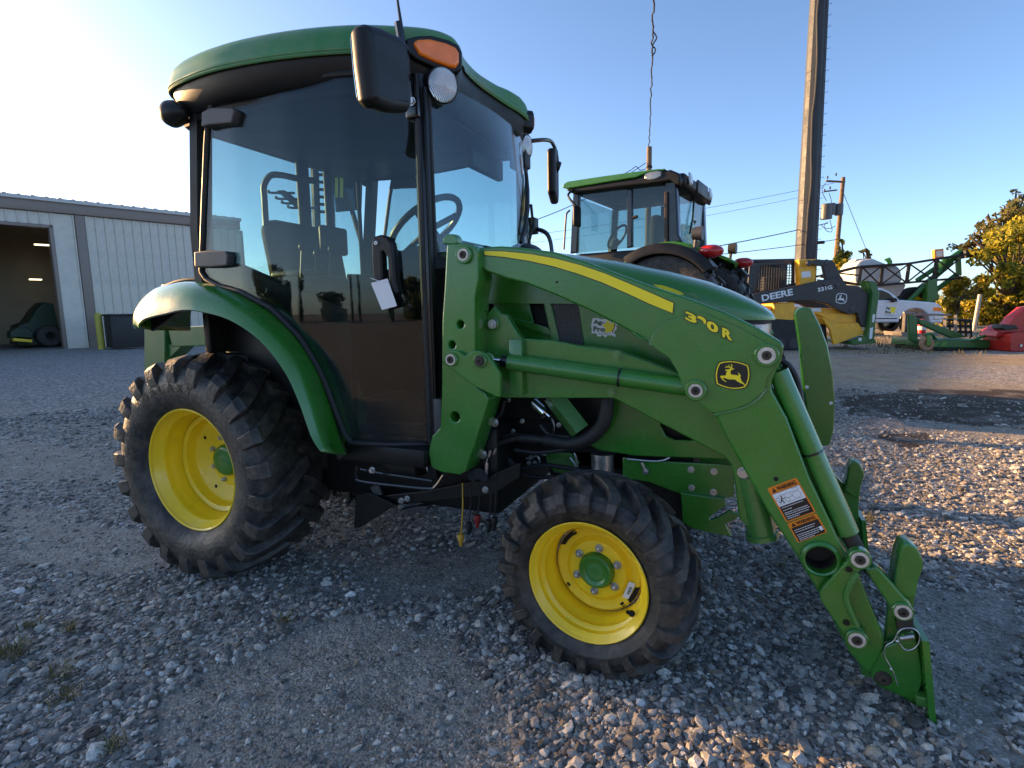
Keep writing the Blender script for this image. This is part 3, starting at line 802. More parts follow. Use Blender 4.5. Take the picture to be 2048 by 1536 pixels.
sticker([(1300, 600), (1340, 620), (1290, 820), (1220, 960), (1250, 1080), (1200, 1000), (1190, 900), (1270, 800), (1270, 680)], -.2854, BDECAL, 'sticker_print', T)
for body, (ua, va), (ub, vb) in (('Ag-', (360, 670), (850, 430)), ('Pro', (365, 940), (880, 720))):
    a0 = at(*zz(ua, va), 'y', -.2858); b0 = at(*zz(ub, va + 14), 'y', -.2858); c0 = at(*zz(ua, vb), 'y', -.2858)
    part('sticker_text', MB().text(body, (a0, (b0 - a0).normalized(), Vector((0, 0, 1)), AXY), (b0 - a0).length, c0.z - a0.z, bold=.03), DKGREEN, T)
a0 = at(*zz(570, 1090), 'y', -.2858)
mb = MB()
for k in range(3):
    a0 = at(*zz(580, 1020 + k * 28), 'y', -.2856); b0 = at(*zz(1150 - 60 * k, 1022 + k * 28), 'y', -.2856)
    mb.add([a0, b0, b0 + Vector((0, 0, .0012)), a0 + Vector((0, 0, .0012))], [(0, 1, 2, 3)])
part('sticker_print', mb, GDECAL, T)
# ------------------------------------------------------------------ loader: near side traced in its own planes, far side mirrored
def mirror(mb):
    q = MB(); q.v = [(x, -y, z) for x, y, z in mb.v]; q.f = [tuple(f[::-1]) for f in mb.f]; return q
def both(name, mb, m, label=None, **k):
    o = part(name, mb, m, T, label='near ' + label if label else None, **k)
    part(name, mirror(mb), m, T, label='far ' + label if label else None, **k)
    return o
def pin(u, v, y, r=.021, collar=GREEN, washer=PINWHITE, boss=.031, h=.012, bothsides=True):
    p = at(u, v, 'y', y)
    fs = (both,) if bothsides else (lambda n, mb, m: part(n, mb, m, T),)
    f = fs[0]
    f('pin_boss', MB().lathe([(boss, -.02), (boss, h - .003), (boss - .003, h), (r + .001, h)], p, AXY, n=28), collar)
    f('pin_washer', MB().lathe([(.010, h + .001), (r, h + .001), (r, h - .004)], p, AXY, n=24), washer)
    f('pin', MB().lathe([(0, h - .003), (.0135, h - .003), (.0135, h + .003), (.011, h + .005), (.006, h + .005), (.005, h - .001), (0, h - .001)], p, AXY, n=18), RUST)
MY = -.53
mast = '893,488 934,486 955,498 957,560 950,595 950,700 953,775 970,786 978,798 962,850 948,893 929,945 920,950 883,945 862,935 856,906 863,873 880,855 883,785 884,642 889,567'
hs = [circle2((at(u, v, 'y', MY).x, at(u, v, 'y', MY).z), r) for u, v, r in ((920.5, 649, .0135), (903.5, 690, .0135), (909.5, 834, .0185))]
both('loader_mast', MB().yplate(fillet(XZ(mast, MY), [.012, .02, .02] + [.01] * 18), MY, -.415, .006, holes=hs), GREEN, 'loader mast')
br = '892,722 893,709 904,701 916,702 930,712 944,702 957,701 974,709 985,724 1000,748 1000,795 992,793 951,774 912,744 896,736'
both('mast_bracket', MB().yplate(fillet(XZ(br, -.55), .008), -.55, -.528, .004), GREEN)
pin(929, 510, -.531); pin(903, 719, -.551, r=.0195, boss=.026, h=.008)
pin(961, 722, -.551, r=.019, boss=.025, h=.008, washer=RUST)
# hook-shaped lug on top of the mast
both('mast_lug', MB().yplate(fillet(XZ('893,490 894,478 902,470 916,470 922,477 923,490', -.47), .008), -.50, -.46, .004), GREEN)
# boom
boom = '954,496 1000,492 1045,495 1110,504 1175,524 1240,549 1306,573 1370,594 1445,622 1510,653 1563,684 1568,692 1563,722 1545,760 1543,778 1575,836 1620,956 1659,1038 1685,1096 1724,1165 1766,1268 1771,1288 1758,1320 1740,1349 1729,1340 1698,1305 1643,1197 1594,1113 1536,1025 1478,921 1445,863 1432,830 1400,808 1375,790 1364,768 1354,742 1338,716 1315,700 1299,685 1240,652 1175,619 1110,590 1052,567 1013,557 957,538'
BY = -.497
hol = circle2((at(1641, 1117, 'y', BY).x, at(1641, 1117, 'y', BY).z), .042, 32)
both('loader_boom', MB().yplate(fillet(XZ(boom, BY), [.01] + [.05] * 42, 2), BY, -.41, .007, holes=[hol], res=2), GREEN, 'loader boom')
# welded knee plate standing proud of the boom, and its weld beads
knee = '1299,686 1306,668 1330,640 1400,622 1480,655 1540,690 1556,700 1550,735 1533,757 1530,780 1497,808 1466,819 1426,826 1400,808 1372,790 1364,768 1354,742 1338,716 1316,701'
both('knee_plate', MB().yplate(fillet(XZ(knee, -.502), .02), -.502, -.49, .002), GREEN)
wb = MB().tube(smooth_path([at(u, v, 'y', -.4975) for u, v in ((1428, 830), (1466, 822), (1499, 811), (1520, 795), (1533, 778))]), .004, 6)
both('weld_bead', wb, GREEN); wb = MB().tube(smooth_path([at(u, v, 'y', -.500) for u, v in ((1266, 665), (1284, 677), (1297, 679), (1301, 690))], 4), .0035, 6)
both('weld_bead', wb, GREEN)
both('boom_flange', MB().tube([at(u, v, 'y', -.455) for u, v in ((1541, 780), (1573, 838), (1618, 957), (1656, 1040))], .012, 8), GREEN)
pin(1533, 710, -.503, r=.024, boss=.034, h=.016); pin(1392, 780, -.503, r=.021, boss=.032, h=.016)
# ring welded into the lower boom
p = at(1641, 1117, 'y', BY)
both('boom_ring', MB().lathe([(.041, -.085), (.041, .012), (.046, .014), (.053, .010), (.053, -.01)], p, AXY, n=40), GREEN)
both('ring_tube', MB().lathe([(.0, -.075), (.0405, -.075), (.0405, -.02)], p, AXY, n=30), RUST)
# loader frame brace behind the lift cylinder
brace = '967,700 964,668 975,626 987,612 1000,626 1013,629 1024,648 1036,668 1045,677 1110,681 1159,691 1234,701 1299,724 1360,748 1440,800 1490,850 1520,950 1530,1030 1500,1060 1478,1037 1469,961 1464,931 1449,914 1395,885 1319,846 1228,797 1001,796'
both('loader_frame', MB().yplate(fillet(XZ(brace, -.43), .012, 3), -.43, -.395, .005), GREEN, 'loader frame plate')
both('frame_gusset', MB().rbox((0, 0, 0), (.05, .03, .20), .003, M=Matrix.Translation(at(1019, 790, 'y', -.46))), GREEN)
for u, v in ((987, 648),):
    q = at(u, v, 'y', -.431); b_ = MB().lathe([(.025, -.01), (.025, .008), (.02, .010)], q, AXY, n=24); both('frame_boss', b_, GREEN); b_ = MB(); hexbolt(b_, q + AXY * .010, AXY, .012, .012); both('frame_bolt', b_, STEEL)
for u, v in ((1234, 711), (1223, 784)):
    q = at(u, v, 'y', -.431); b_ = MB(); hexbolt(b_, q, AXY, .012, .010); both('frame_bolt', b_, GREEN)
q = at(1487, 945, 'y', -.433); b_ = MB(); hexbolt(b_, q, AXY, .013, .016); both('frame_bolt', b_, STEEL)
a_, b_ = at(1498, 950, 'y', -.40), at(1524, 1072, 'y', -.40)
mb = MB().cyl(a_, b_, .043, n=28); mb.lathe([(.043, -.012), (.049, -.010), (.049, .006), (.040, .010), (.0, .010)], b_, b_ - a_, n=28)
both('frame_post', mb, GREEN)
mb = MB().tube([at(1104, 790, 'y', -.33), at(1160, 862, 'y', -.33)], .04, 4)
both('frame_strut', mb, GREEN)
# lift cylinder
LY = -.462
c0, c1 = at(975, 720, 'y', LY), at(1392, 778, 'y', LY)
e0, e1 = at(1017, 724, 'y', LY), at(1372, 774, 'y', LY)
lc = both('lift_cylinder', MB().lathe([(.0, 0), (.026, 0), (.029, .004), (.029, (e1 - e0).length)], e0, e1 - e0, n=32), GREEN, 'lift cylinder')
both('cylinder_rod', MB().cyl(c0, e0, .014, n=18), CHROME)
both('cylinder_gland', MB().cyl(at(1004, 722, 'y', LY), e0 + (e1 - e0) * .002, .0215, n=24), BLACKG)
m0 = at(1240, 755, 'y', LY); dd = (e1 - e0).normalized()
both('cylinder_band', MB().lathe([(.029, -.003), (.0315, -.003), (.0315, .003), (.029, .003)], e0 + dd * ((m0 - e0).dot(dd)), dd, n=32), BLACKG)
both('cylinder_ear', MB().cyl(at(975, 720, 'y', LY - .02), at(975, 720, 'y', LY + .02), .026, n=24), GREEN)
# tilt (bucket) cylinder on the front of the lower boom
BYC = -.465
t0, t1 = at(1556, 742, 'y', BYC), at(1697, 1068, 'y', BYC)
both('tilt_cylinder', MB().lathe([(.029, 0), (.029, (t1 - t0).length - .004), (.025, (t1 - t0).length), (0, (t1 - t0).length)], t0, t1 - t0, n=32), GREEN, 'tilt cylinder')
dd = (t1 - t0).normalized(); m0 = at(1624, 905, 'y', BYC)
both('cylinder_band', MB().lathe([(.029, -.003), (.0315, -.003), (.0315, .003), (.029, .003)], t0 + dd * ((m0 - t0).dot(dd)), dd, n=32), BLACKG)
mb = MB().tube([t1, at(1712, 1095, 'y', BYC)], .022, 14); mb.cyl(at(1716, 1117, 'y', BYC - .016), at(1716, 1117, 'y', BYC + .02), .03, n=24)
both('rod_eye', mb, RUST)
both('tilt_line', MB().tube([at(1541, 770, 'y', -.44), at(1596, 880, 'y', -.44), at(1660, 1030, 'y', -.44)], .005, 8), STEEL)
both('loader_hose', MB().tube(smooth_path([at(u, v, 'y', -.43) for u, v in ((1562, 720), (1580, 735), (1594, 762), (1600, 800), (1606, 850))]), .009, 8), SEAL)
# links at the bottom of the boom
lk = '1697,1118 1704,1106 1716,1104 1728,1108 1735,1118 1733,1128 1722,1140 1694,1178 1691,1190 1697,1215 1716,1252 1724,1262 1729,1277 1722,1290 1708,1292 1697,1283 1640,1200 1639,1186 1645,1176'
both('guide_link', MB().yplate(fillet(XZ(lk, -.525), .008), -.525, -.508, .004), GREEN)
both('link_rib', MB().tube(smooth_path([at(u, v, 'y', -.528) for u, v in ((1716, 1146), (1703, 1165), (1694, 1183), (1693, 1200), (1703, 1228), (1714, 1252))]), .008, 8), GREEN)
mb = MB()
for u, v in ((1698, 1139), (1693, 1245)): q = at(u, v, 'y', -.526); mb.cyl(q, q + AXY * .0015, .009, n=16)
both('link_hole', mb, BLACKP)
pin(1719, 1117, -.526, r=.0225, boss=.029, h=.010); pin(1713, 1277, -.526, r=.022, boss=.029, h=.010)
l2 = '1722,1125 1738,1132 1752,1128 1762,1138 1820,1205 1826,1222 1818,1236 1804,1237 1790,1228 1738,1150'
both('carrier_link', MB().yplate(fillet(XZ(l2, -.49), .01), -.505, -.465, .006), GREEN)
pin(1805, 1222, -.506, r=.0215, boss=.027, h=.008)
# tool carrier: hooked plate, side web, lower latch
hk = '1768,1290 1775,1215 1783,1150 1795,1105 1803,1088 1816,1084 1830,1092 1842,1116 1844,1130 1832,1162 1828,1200 1826,1240 1832,1262 1842,1300 1856,1395 1856,1428 1836,1424 1826,1404 1800,1390 1756,1370 1742,1352 1740,1336 1752,1316'
both('carrier_plate', MB().yplate(fillet(XZ(hk, -.455), .012), -.462, -.435, .004), GREEN, 'tool carrier plate')
both('carrier_hook', MB().yplate(fillet(XZ('1784,1170 1795,1105 1803,1086 1816,1082 1832,1092 1844,1116 1845,1130 1834,1160 1829,1195 1806,1190', -.47), .012), -.485, -.41, .006), GREEN)
both('carrier_web', MB().yplate(fillet(XZ('1742,1352 1741,1338 1752,1318 1772,1292 1790,1286 1826,1256 1838,1300 1846,1360 1832,1402 1800,1389 1757,1369', -.49), .012), -.492, -.462, .004), GREEN)
q0, q1 = at(1838, 1262, 'y', -.48), at(1853, 1428, 'y', -.48)
mb = MB(); mb.loft([[Vector((q.x - .004, -.53, q.z)), Vector((q.x + .012, -.53, q.z)), Vector((q.x + .012, -.40, q.z)), Vector((q.x - .004, -.40, q.z))] for q in (q0, q1)])
both('carrier_face', mb, GREEN)
both('latch_block', MB().rbox((0, 0, 0), (.035, .06, .03), .005, M=Matrix.Translation(at(1832, 1412, 'y', -.515))), GREEN)
both('carrier_dark_plate', MB().yplate(XZ('1786,1200 1826,1222 1828,1262 1796,1262', -.488), -.488, -.47, .002), RUST)
pin(1766, 1357, -.493, r=.018, boss=.022, h=.004, washer=RUST, collar=RUST)
# cross tubes joining the two sides
p = at(1764, 1340, 'y', -.45)
part('carrier_crossbar', MB().rbox((p.x - .05, -.44, p.z - .04), (p.x + .02, .44, p.z + .05), .008), GREEN, T)
p = at(1700, 1180, 'y', -.45)
# latch handle and wire keeper
mb = MB().tube(smooth_path([at(u, v, 'y', -.505) for u, v in ((1795, 1273), (1800, 1288), (1812, 1300), (1828, 1297), (1838, 1284), (1838, 1268), (1826, 1257), (1808, 1257), (1797, 1264), (1787, 1282), (1772, 1292), (1769, 1310), (1778, 1328), (1787, 1345), (1796, 1372))], 6), .0018, 6)
mb.sphere(at(1794, 1282, 'y', -.507), .005, 8); mb.sphere(at(1782, 1338, 'y', -.507), .004, 8)
part('keeper_wire', mb, STEEL, T)
mb = MB().cyl(at(1800, 1276, 'y', -.50), at(1828, 1272, 'y', -.50), .007, n=14); part('latch_pin', mb, STEEL, T)
part('latch_spring', MB().tube([at(1805 + 2.2 * math.cos(k * .9) + k * .2, 1276 + 7 * math.sin(k * .9), 'y', -.503) for k in range(20)], .0022, 6), GREEN, T)
# curved hood guard plate in front of the far side of the hood
GY = .30
gp = '1589,628 1594,618 1606,614 1622,616 1640,650 1655,690 1666,745 1670,800 1668,860 1660,890 1648,893 1630,886 1614,830 1604,760 1600,700'
part('guard_plate', MB().yplate(fillet(XZ(gp, GY), .02), GY, GY + .09, .006), GREEN, T)
mb = MB()
for u, v in ((1614, 774), (1662, 806)): q = at(u, v, 'y', GY - .001); mb.cyl(q, q + AXY * .0015, .007, n=12)
part('guard_hole', mb, WDECAL, T)

# ------------------------------------------------------------------ loader decals
def decal(name, txt, y, m, par=T, r=.0, thick=.0007):
    pts = XZ(txt, y)
    return part(name, MB().yplate(fillet(pts, r) if r else pts, y - thick, y), m, par)
top = [(969, 502), (1010, 503), (1060, 508), (1110, 517), (1160, 530), (1210, 547), (1260, 568), (1306, 588), (1347, 606)]
bot = [(1345, 626), (1300, 608), (1255, 587), (1205, 565), (1155, 547), (1105, 532), (1060, 522), (1010, 514), (969, 510)]
decal('stripe_edge', [(a - 1.5 * (k == 0) + 2 * (k == 8), b - 1.2) for k, (a, b) in enumerate(top)] + [(a + 2 * (k == 0) - 1.5 * (k == 8), b + 1.8) for k, (a, b) in enumerate(bot)], -.4975, BDECAL)
decal('yellow_stripe', top + bot, -.4985, YDECAL)
# raised model letters: 3, the worn upper arc of a 0, 0, R
def stroke(pts, wd, y, closed=False):
    P = [Vector((q.x, q.z)) for q in (at(u, v, 'y', y) for u, v in pts)]
    return P
def mark(name, strokes, wpx, y, m):
    mb = MB()
    for st, cl in strokes:
        P = smooth_path([(at(u, v, 'y', y).x, at(u, v, 'y', y).z, 0) for u, v in st], 5, cl) if len(st) > 2 else [Vector((at(u, v, 'y', y).x, at(u, v, 'y', y).z, 0)) for u, v in st]
        L_, R_ = [], []; n = len(P)
        for k in range(n):
            d = (P[(k + 1) % n] - P[k - 1]) if cl else (P[min(k + 1, n - 1)] - P[max(k - 1, 0)])
            d.normalize(); nn = Vector((-d.y, d.x, 0)) * (wpx / 2 * .00173)
            L_.append(P[k] + nn); R_.append(P[k] - nn)
        o = len(mb.v)
        for a_, b_ in zip(L_, R_): mb.v += [(a_.x, y, a_.y), (b_.x, y, b_.y)]
        for k in range(n if cl else n - 1):
            j = (k + 1) % n; mb.f.append((o + 2 * k, o + 2 * j, o + 2 * j + 1, o + 2 * k + 1))
    return part(name, mb, m, T, smooth=False)
def q3(u, v): return (1350 + u / 13.653, 600 + v / 13.65)
arc_ = [q3(*p) for p in ((612, 462), (690, 480), (760, 520), (812, 580), (828, 650))], False
mark('model_letter_edge', [arc_], 8.0, -.5032, BDECAL); mark('model_letter', [arc_], 5.0, -.5040, YDECAL)
for ch, (ox, oy), (wx_, wy_), hz in (('3', (283, 530), (312, 137), 240), ('0', (865, 792), (318, 140), 262), ('R', (1288, 1000), (276, 121), 262)):
    for mrg, y_, m_, nm, bo in ((26, -.5030, BDECAL, 'model_letter_edge', .085), (0, -.5038, YDECAL, 'model_letter', .045)):
        sl_ = wy_ / wx_
        o_ = at(*q3(ox - mrg, oy + mrg - mrg * sl_), 'y', y_); e_ = at(*q3(ox + wx_ + mrg, oy + wy_ + mrg + mrg * sl_), 'y', y_); t_ = at(*q3(ox - mrg, oy - hz - mrg - mrg * sl_), 'y', y_)
        part(nm, MB().text(ch, (o_, (e_ - o_).normalized(), (t_ - o_).normalized(), AXY), (e_ - o_).length, (t_ - o_).length, bold=bo), m_, T, smooth=False)
# leaping deer in its shield
def qd(u, v): return (1420 + u / 17.067, 710 + v / 17.067)
def dpoly(name, pts, y, m, par=T, r=0): return decal(name, [qd(*p) for p in pts], y, m, par, r)
sh = [(290, 240), (450, 195), (700, 175), (950, 200), (1150, 260), (1330, 330), (1370, 480), (1385, 660), (1360, 860), (1300, 1020), (1230, 1130), (1050, 1170), (820, 1190), (560, 1150), (350, 1080), (200, 1010), (165, 850), (155, 680), (180, 500), (230, 340)]
cx, cy = 770, 680
def scl(k): return [((u - cx) * k + cx, (v - cy) * k + cy) for u, v in sh]
em = dpoly('emblem', sh, -.5030, BDECAL, r=.002)
part('emblem_border', MB().yplate(fillet(XZ([qd(*p) for p in scl(.935)], -.5038), .002), -.5044, -.5037, 0, holes=[fillet(XZ([qd(*p) for p in scl(.87)], -.5038), .002)]), YDECAL, T)
deer = [(345, 725), (360, 710), (460, 700), (530, 705), (560, 600), (595, 545), (530, 535), (515, 515), (530, 500), (600, 490), (660, 480), (690, 465), (690, 430), (620, 425), (545, 425), (500, 440), (510, 420), (560, 400), (535, 360), (590, 390), (650, 395), (610, 325), (650, 345), (685, 405), (720, 415), (735, 370), (705, 310), (735, 310), (765, 360), (765, 410), (745, 460), (830, 455), (810, 485), (760, 505), (725, 500), (700, 590), (705, 640), (740, 670), (850, 680), (985, 705), (985, 670), (955, 600), (985, 610), (1060, 710), (1050, 735), (1030, 750), (1065, 850), (1090, 910), (1150, 950), (1200, 1040), (1215, 1110), (1190, 1060), (1130, 990), (1040, 955), (930, 900), (870, 840), (780, 830), (640, 830), (550, 800), (430, 765), (470, 840), (570, 915), (545, 925), (440, 860), (380, 790)]
dpoly('leaping_deer', deer, -.5044, YDECAL)
decal('hood_stripe', '1306,569 1322,570 1345,577 1362,584 1369,590 1350,588 1325,580', -.2925, YDECAL)
# two warning labels on the lower boom
def lab(c, header, kind):
    """c: photo corners tl, tr, br, bl"""
    y = BY - .0008
    P = [Vector((at(u, v, 'y', y).x, y, at(u, v, 'y', y).z)) for u, v in c]
    def q(s_, t_, off=0):
        a_ = P[0].lerp(P[1], s_); b_ = P[3].lerp(P[2], s_); r_ = a_.lerp(b_, t_); return Vector((r_.x, r_.y - off, r_.z))
    def quad(s0, t0, s1, t1, off): return [(p.x, p.z) for p in (q(s0, t0), q(s1, t0), q(s1, t1), q(s0, t1))], off
    def put(name, pts, off, m, rr=0, par=None): return part(name, MB().yplate(fillet(pts, rr) if rr else pts, y - off - .0004, y - off), m, par or T)
    L0 = put('warning_label', quad(0, 0, 1, 1, 0)[0], 0, ODECAL, .006)
    ex = (q(1, 0) - q(0, 0)).normalized(); ey = (q(0, 0) - q(0, 1)).normalized()
    hh = .19 if kind == 1 else .27
    o = q(.27, hh * .80, .0012)
    put('label_black', quad(.05, hh, .95, .965, 0)[0], .0006, BDECAL)
    part('label_text', MB().text(header, (o, ex, ey, AXY), (q(1, 0) - q(0, 0)).length * .64, (q(0, 0) - q(0, hh)).length * .62, bold=.03), BDECAL, T)
    put('label_triangle', [(p.x, p.z) for p in (q(.17, hh * .2), q(.24, hh * .85), q(.09, hh * .85))], .0006, BDECAL)
    lines = [.60, .675, .75, .80, .86, .91] if kind == 1 else [.40, .50, .64, .73, .82, .90]
    if kind == 1:
        pc = put('label_picture', quad(.05, hh + .01, .95, .56, 0)[0], .0010, WDECAL)
        def ln(seq, wd, m):
            mb = MB(); PP = [q(a_, b_, .0022) for a_, b_ in seq]
            for a_, b_ in zip(PP[:-1], PP[1:]):
                d = (b_ - a_); d = d.normalized() if d.length > 0 else d; nn = Vector((-d.z, 0, d.x)) * wd
                mb.add([a_ + nn, b_ + nn, b_ - nn, a_ - nn], [(0, 1, 2, 3)])
            part('label_drawing', mb, m, T, smooth=False)
        def cir(s_, t_, a_, b_): return [(s_ + a_ * math.cos(k * PI / 8), t_ + b_ * math.sin(k * PI / 8)) for k in range(17)]
        ln(cir(.75, .40, .13, .085), .0006, GDECAL); ln(cir(.42, .44, .075, .05), .0006, GDECAL); ln(cir(.13, .37, .06, .045), .0006, GDECAL)
        ln([(.13, .33), (.25, .27), (.36, .29), (.58, .28), (.60, .40), (.42, .40), (.36, .29)], .0006, GDECAL); ln([(.60, .28), (.70, .30), (.86, .30), (.86, .22), (.68, .22)], .0006, GDECAL); ln([(.10, .51), (.92, .51)], .0006, GDECAL)
        ln([(.27, .34), (.23, .41), (.27, .45), (.26, .50)], .0016, BDECAL); ln([(.23, .41), (.18, .46), (.12, .46)], .0014, BDECAL); ln([(.26, .36), (.33, .39), (.36, .36)], .0010, BDECAL)
        ln(cir(.28, .315, .012, .010), .0014, BDECAL)
    mb = MB(); rr = random.Random(4)
    for k, t_ in enumerate(lines):
        s_ = .10; end = (.82, .40, .88, .90, .84, .5)[k] if kind == 1 else (.80, .74, .84, .82, .78, .6)[k]
        while s_ < end:
            wl = rr.uniform(.03, .09); e_ = min(end, s_ + wl); hgt = .017 if kind == 1 else .028
            a_, b_, c_, d_ = q(s_, t_, .0016), q(e_, t_, .0016), q(e_, t_ + hgt, .0016), q(s_, t_ + hgt, .0016)
            mb.add([a_, b_, c_, d_], [(0, 1, 2, 3)]); s_ = e_ + .014
    part('label_lines', mb, WDECAL, T, smooth=False)
    if kind == 2: put('label_picture', quad(.84, .62, .94, .82, 0)[0], .0016, WDECAL)
lab([(1534, 977), (1593, 955), (1632, 1024), (1573, 1045)], 'WARNING', 1)
lab([(1574, 1047), (1632, 1026), (1655, 1064), (1596, 1086)], 'WARNING', 2)
mb = MB()
for u, v, r_ in ((1552, 958, .007), (1114, 564, .004)):
    q = at(u, v, 'y', BY - .0005); mb.cyl(q, q + AXY * .0008, r_, n=14)
part('boom_hole', mb, BLACKP, T)

# ------------------------------------------------------------------ hoses, couplers, things under the cab
mb = MB().tube(smooth_path([at(u, v, 'y', y) for u, v, y in ((985, 893, -.36), (1005, 884, -.36), (1040, 876, -.36), (1090, 880, -.35), (1140, 887, -.34), (1178, 876, -.34), (1203, 852, -.34), (1212, 825, -.34), (1214, 790, -.33))], 8), [.010] * 8 + [.012] * 8 + [.016] * 8 + [.022] * 8 + [.026] * 33, 14)
part('big_hose', mb, SEAL, T)
for pa in (((960, 860), (985, 880), (1020, 870), (1060, 872)), ((975, 850), (1000, 830), (1010, 800)), ((1080, 850), (1100, 870), (1140, 875)), ((1030, 900), (1080, 905), (1160, 895))):
    part('hose', MB().tube(smooth_path([at(u, v, 'y', -.33) for u, v in pa], 6), .009, 8), SEAL, T)
for k, (u, v, u2, v2) in enumerate(((972, 953, 979, 905), (983, 948, 989, 901), (994, 938, 997, 898), (1004, 930, 1005, 896))):
    y = -.40 + k * .03
    mb = MB().cyl(at(u, v + 12, 'y', y), at(u, v - 8, 'y', y), .006, n=12); mb.cyl(at(u, v - 5, 'y', y), at(u + 1, v - 28, 'y', y), .0095, n=6)
    mb.tube([at(u + 1, v - 28, 'y', y), at(u + 3, v - 38, 'y', y)], .005, 8); mb.cyl(at(u2 - 2, v2 + 8, 'y', y), at(u2 + 2, v2 - 5, 'y', y), .008, n=6)
    part('hydraulic_coupler', mb, STEEL, T)
mb = MB()
for u, v, r_ in ((946, 952, .020), (958, 948, .022), (968, 955, .015), (952, 944, .014)): mb.cyl(at(u, v, 'y', -.40), at(u, v, 'y', -.44), r_, n=12)
part('valve_block', mb, IRON, T)
q = at(965, 908, 'y', -.41); b_ = MB(); hexbolt(b_, q, AXY, .013, .014); part('frame_bolt', b_, STEEL, T)
q = at(989, 845, 'y', -.41); b_ = MB(); hexbolt(b_, q, AXY, .012, .014); part('frame_bolt', b_, STEEL, T)
a_, b_ = at(1070, 806, 'y', -.30), at(1092, 826, 'y', -.31)
mb = MB().cyl(a_, b_, .026, n=24); mb.cyl(b_, b_ + (b_ - a_) * .35, .008, n=10); mb.cyl(a_ - (b_ - a_) * .1, a_, .020, n=18)
part('sensor_can', mb, CHROME, T)
# dangling dust caps: yellow, black, red, black, black
for u, v0, v1, m, mc in ((923, 966, 1068, BRASS, BRASS), (939, 970, 1045, SEAL, SEAL), (956, 975, 1030, SEAL, REDCAP), (979, 985, 1040, SEAL, SEAL), (990, 945, 1035, SEAL, SEAL)):
    y = -.42; a0, a1 = at(u + 2, v0, 'y', y), at(u - 1, v1, 'y', y)
    c_ = part('dust_cap', MB().lathe([(0, 0), (.012, 0), (.014, -.012), (.012, -.026), (.008, -.034), (.008, -.046), (.004, -.052), (0, -.052)], a1, (0.04, 0, 1), n=16), mc, T)
    part('tether', MB().tube(smooth_path([a0, a0.lerp(a1, .5) + Vector((.004, 0, 0)), a1], 5), .003, 6), m, c_)
# small fittings and lines on the dark engine side
for u, v, y in ((1062, 915, -.20), (1070, 926, -.20), (1058, 926, -.20), (1098, 904, -.20), (1120, 898, -.20), (1026, 862, -.24), (1045, 842, -.24), (1017, 800, -.28), (1150, 862, -.24), (1118, 850, -.24)):
    q = at(u, v, 'y', y); b_ = MB(); hexbolt(b_, q, AXY, .007, .012); part('engine_bolt', b_, STEEL, T)
for pa in (((1052, 917), (1075, 913), (1080, 930)), ((1100, 830), (1108, 850), (1106, 872)), ((1018, 845), (1022, 862), (1036, 872)), ((1140, 915), (1150, 930), (1148, 950))):
    part('engine_pipe', MB().tube(smooth_path([at(u, v, 'y', -.23) for u, v in pa], 5), .0045, 6), STEEL, T)
for pa in (((1000, 900), (1040, 935), (1090, 930), (1160, 940)), ((1010, 915), (1050, 950), (1110, 955)), ((700, 930), (740, 925), (800, 935), (850, 930)), ((690, 950), (730, 970), (790, 985))):
    part('hose', MB().tube(smooth_path([at(u, v, 'y', -.28) for u, v in pa], 6), .009, 8), SEAL, T)
part('engine_bracket', MB().yplate(fillet(XZ('1090,905 1140,905 1160,925 1150,950 1110,945 1095,930', -.21), .006), -.212, -.20, .002), GREEN, T)
# step and underbody
bar = lambda n, pts, y, r_, m=BLACKG: part(n, MB().tube(smooth_path([at(u, v, 'y', y) for u, v in pts], 5), r_, 8), m, T)
bar('step_rail', ((716, 930), (713, 952), (722, 962), (800, 972), (858, 977), (872, 972), (888, 950)), -.60, .007)
bar('step_rail', ((722, 938), (760, 946), (820, 955), (866, 962)), -.56, .007)
part('chassis_bar', MB().yplate(fillet(XZ('735,1000 740,1013 800,1010 890,1000 985,990 1040,955 1040,925 960,960 850,982 760,992', -.42), .006), -.42, -.39, .004), BLACKP, T)
part('step_plate', MB().yplate(fillet(XZ('707,1056 712,992 738,985 770,1000 790,1010 760,1030 718,1056', -.45), .006), -.45, -.43, .003), BLACKP, T)
part('cab_mount', MB().yplate(fillet(XZ('766,904 830,908 838,955 805,952 768,925', -.50), .006), -.52, -.44, .004), BLACKP, T)
for u, v, y in ((761, 1002, -.423), (803, 1001, -.423), (815, 997, -.423), (971, 979, -.423), (745, 940, -.605)):
    q = at(u, v, 'y', y); b_ = MB(); hexbolt(b_, q, AXY, .009, .012); part('underbody_bolt', b_, STEEL, T)
part('drawbar_plate', MB().yplate(XZ('805,1018 840,1010 860,1010 858,1018 840,1020', -.38), -.40, -.36, .002), GREYP, T)
part('underbody_shield', MB().yplate(XZ('740,975 755,968 764,990 748,990', -.44), -.44, -.43, .001), GREYP, T)
part('underbody_tank', MB().rbox((.62, -.48, .52), (1.16, .0, .66), .02), BLACKP, T)
part('spec_label', MB().yplate(fillet(XZ('844,912 853,909 872,940 857,947', -.485), .002), -.487, -.485), PAPER, T)
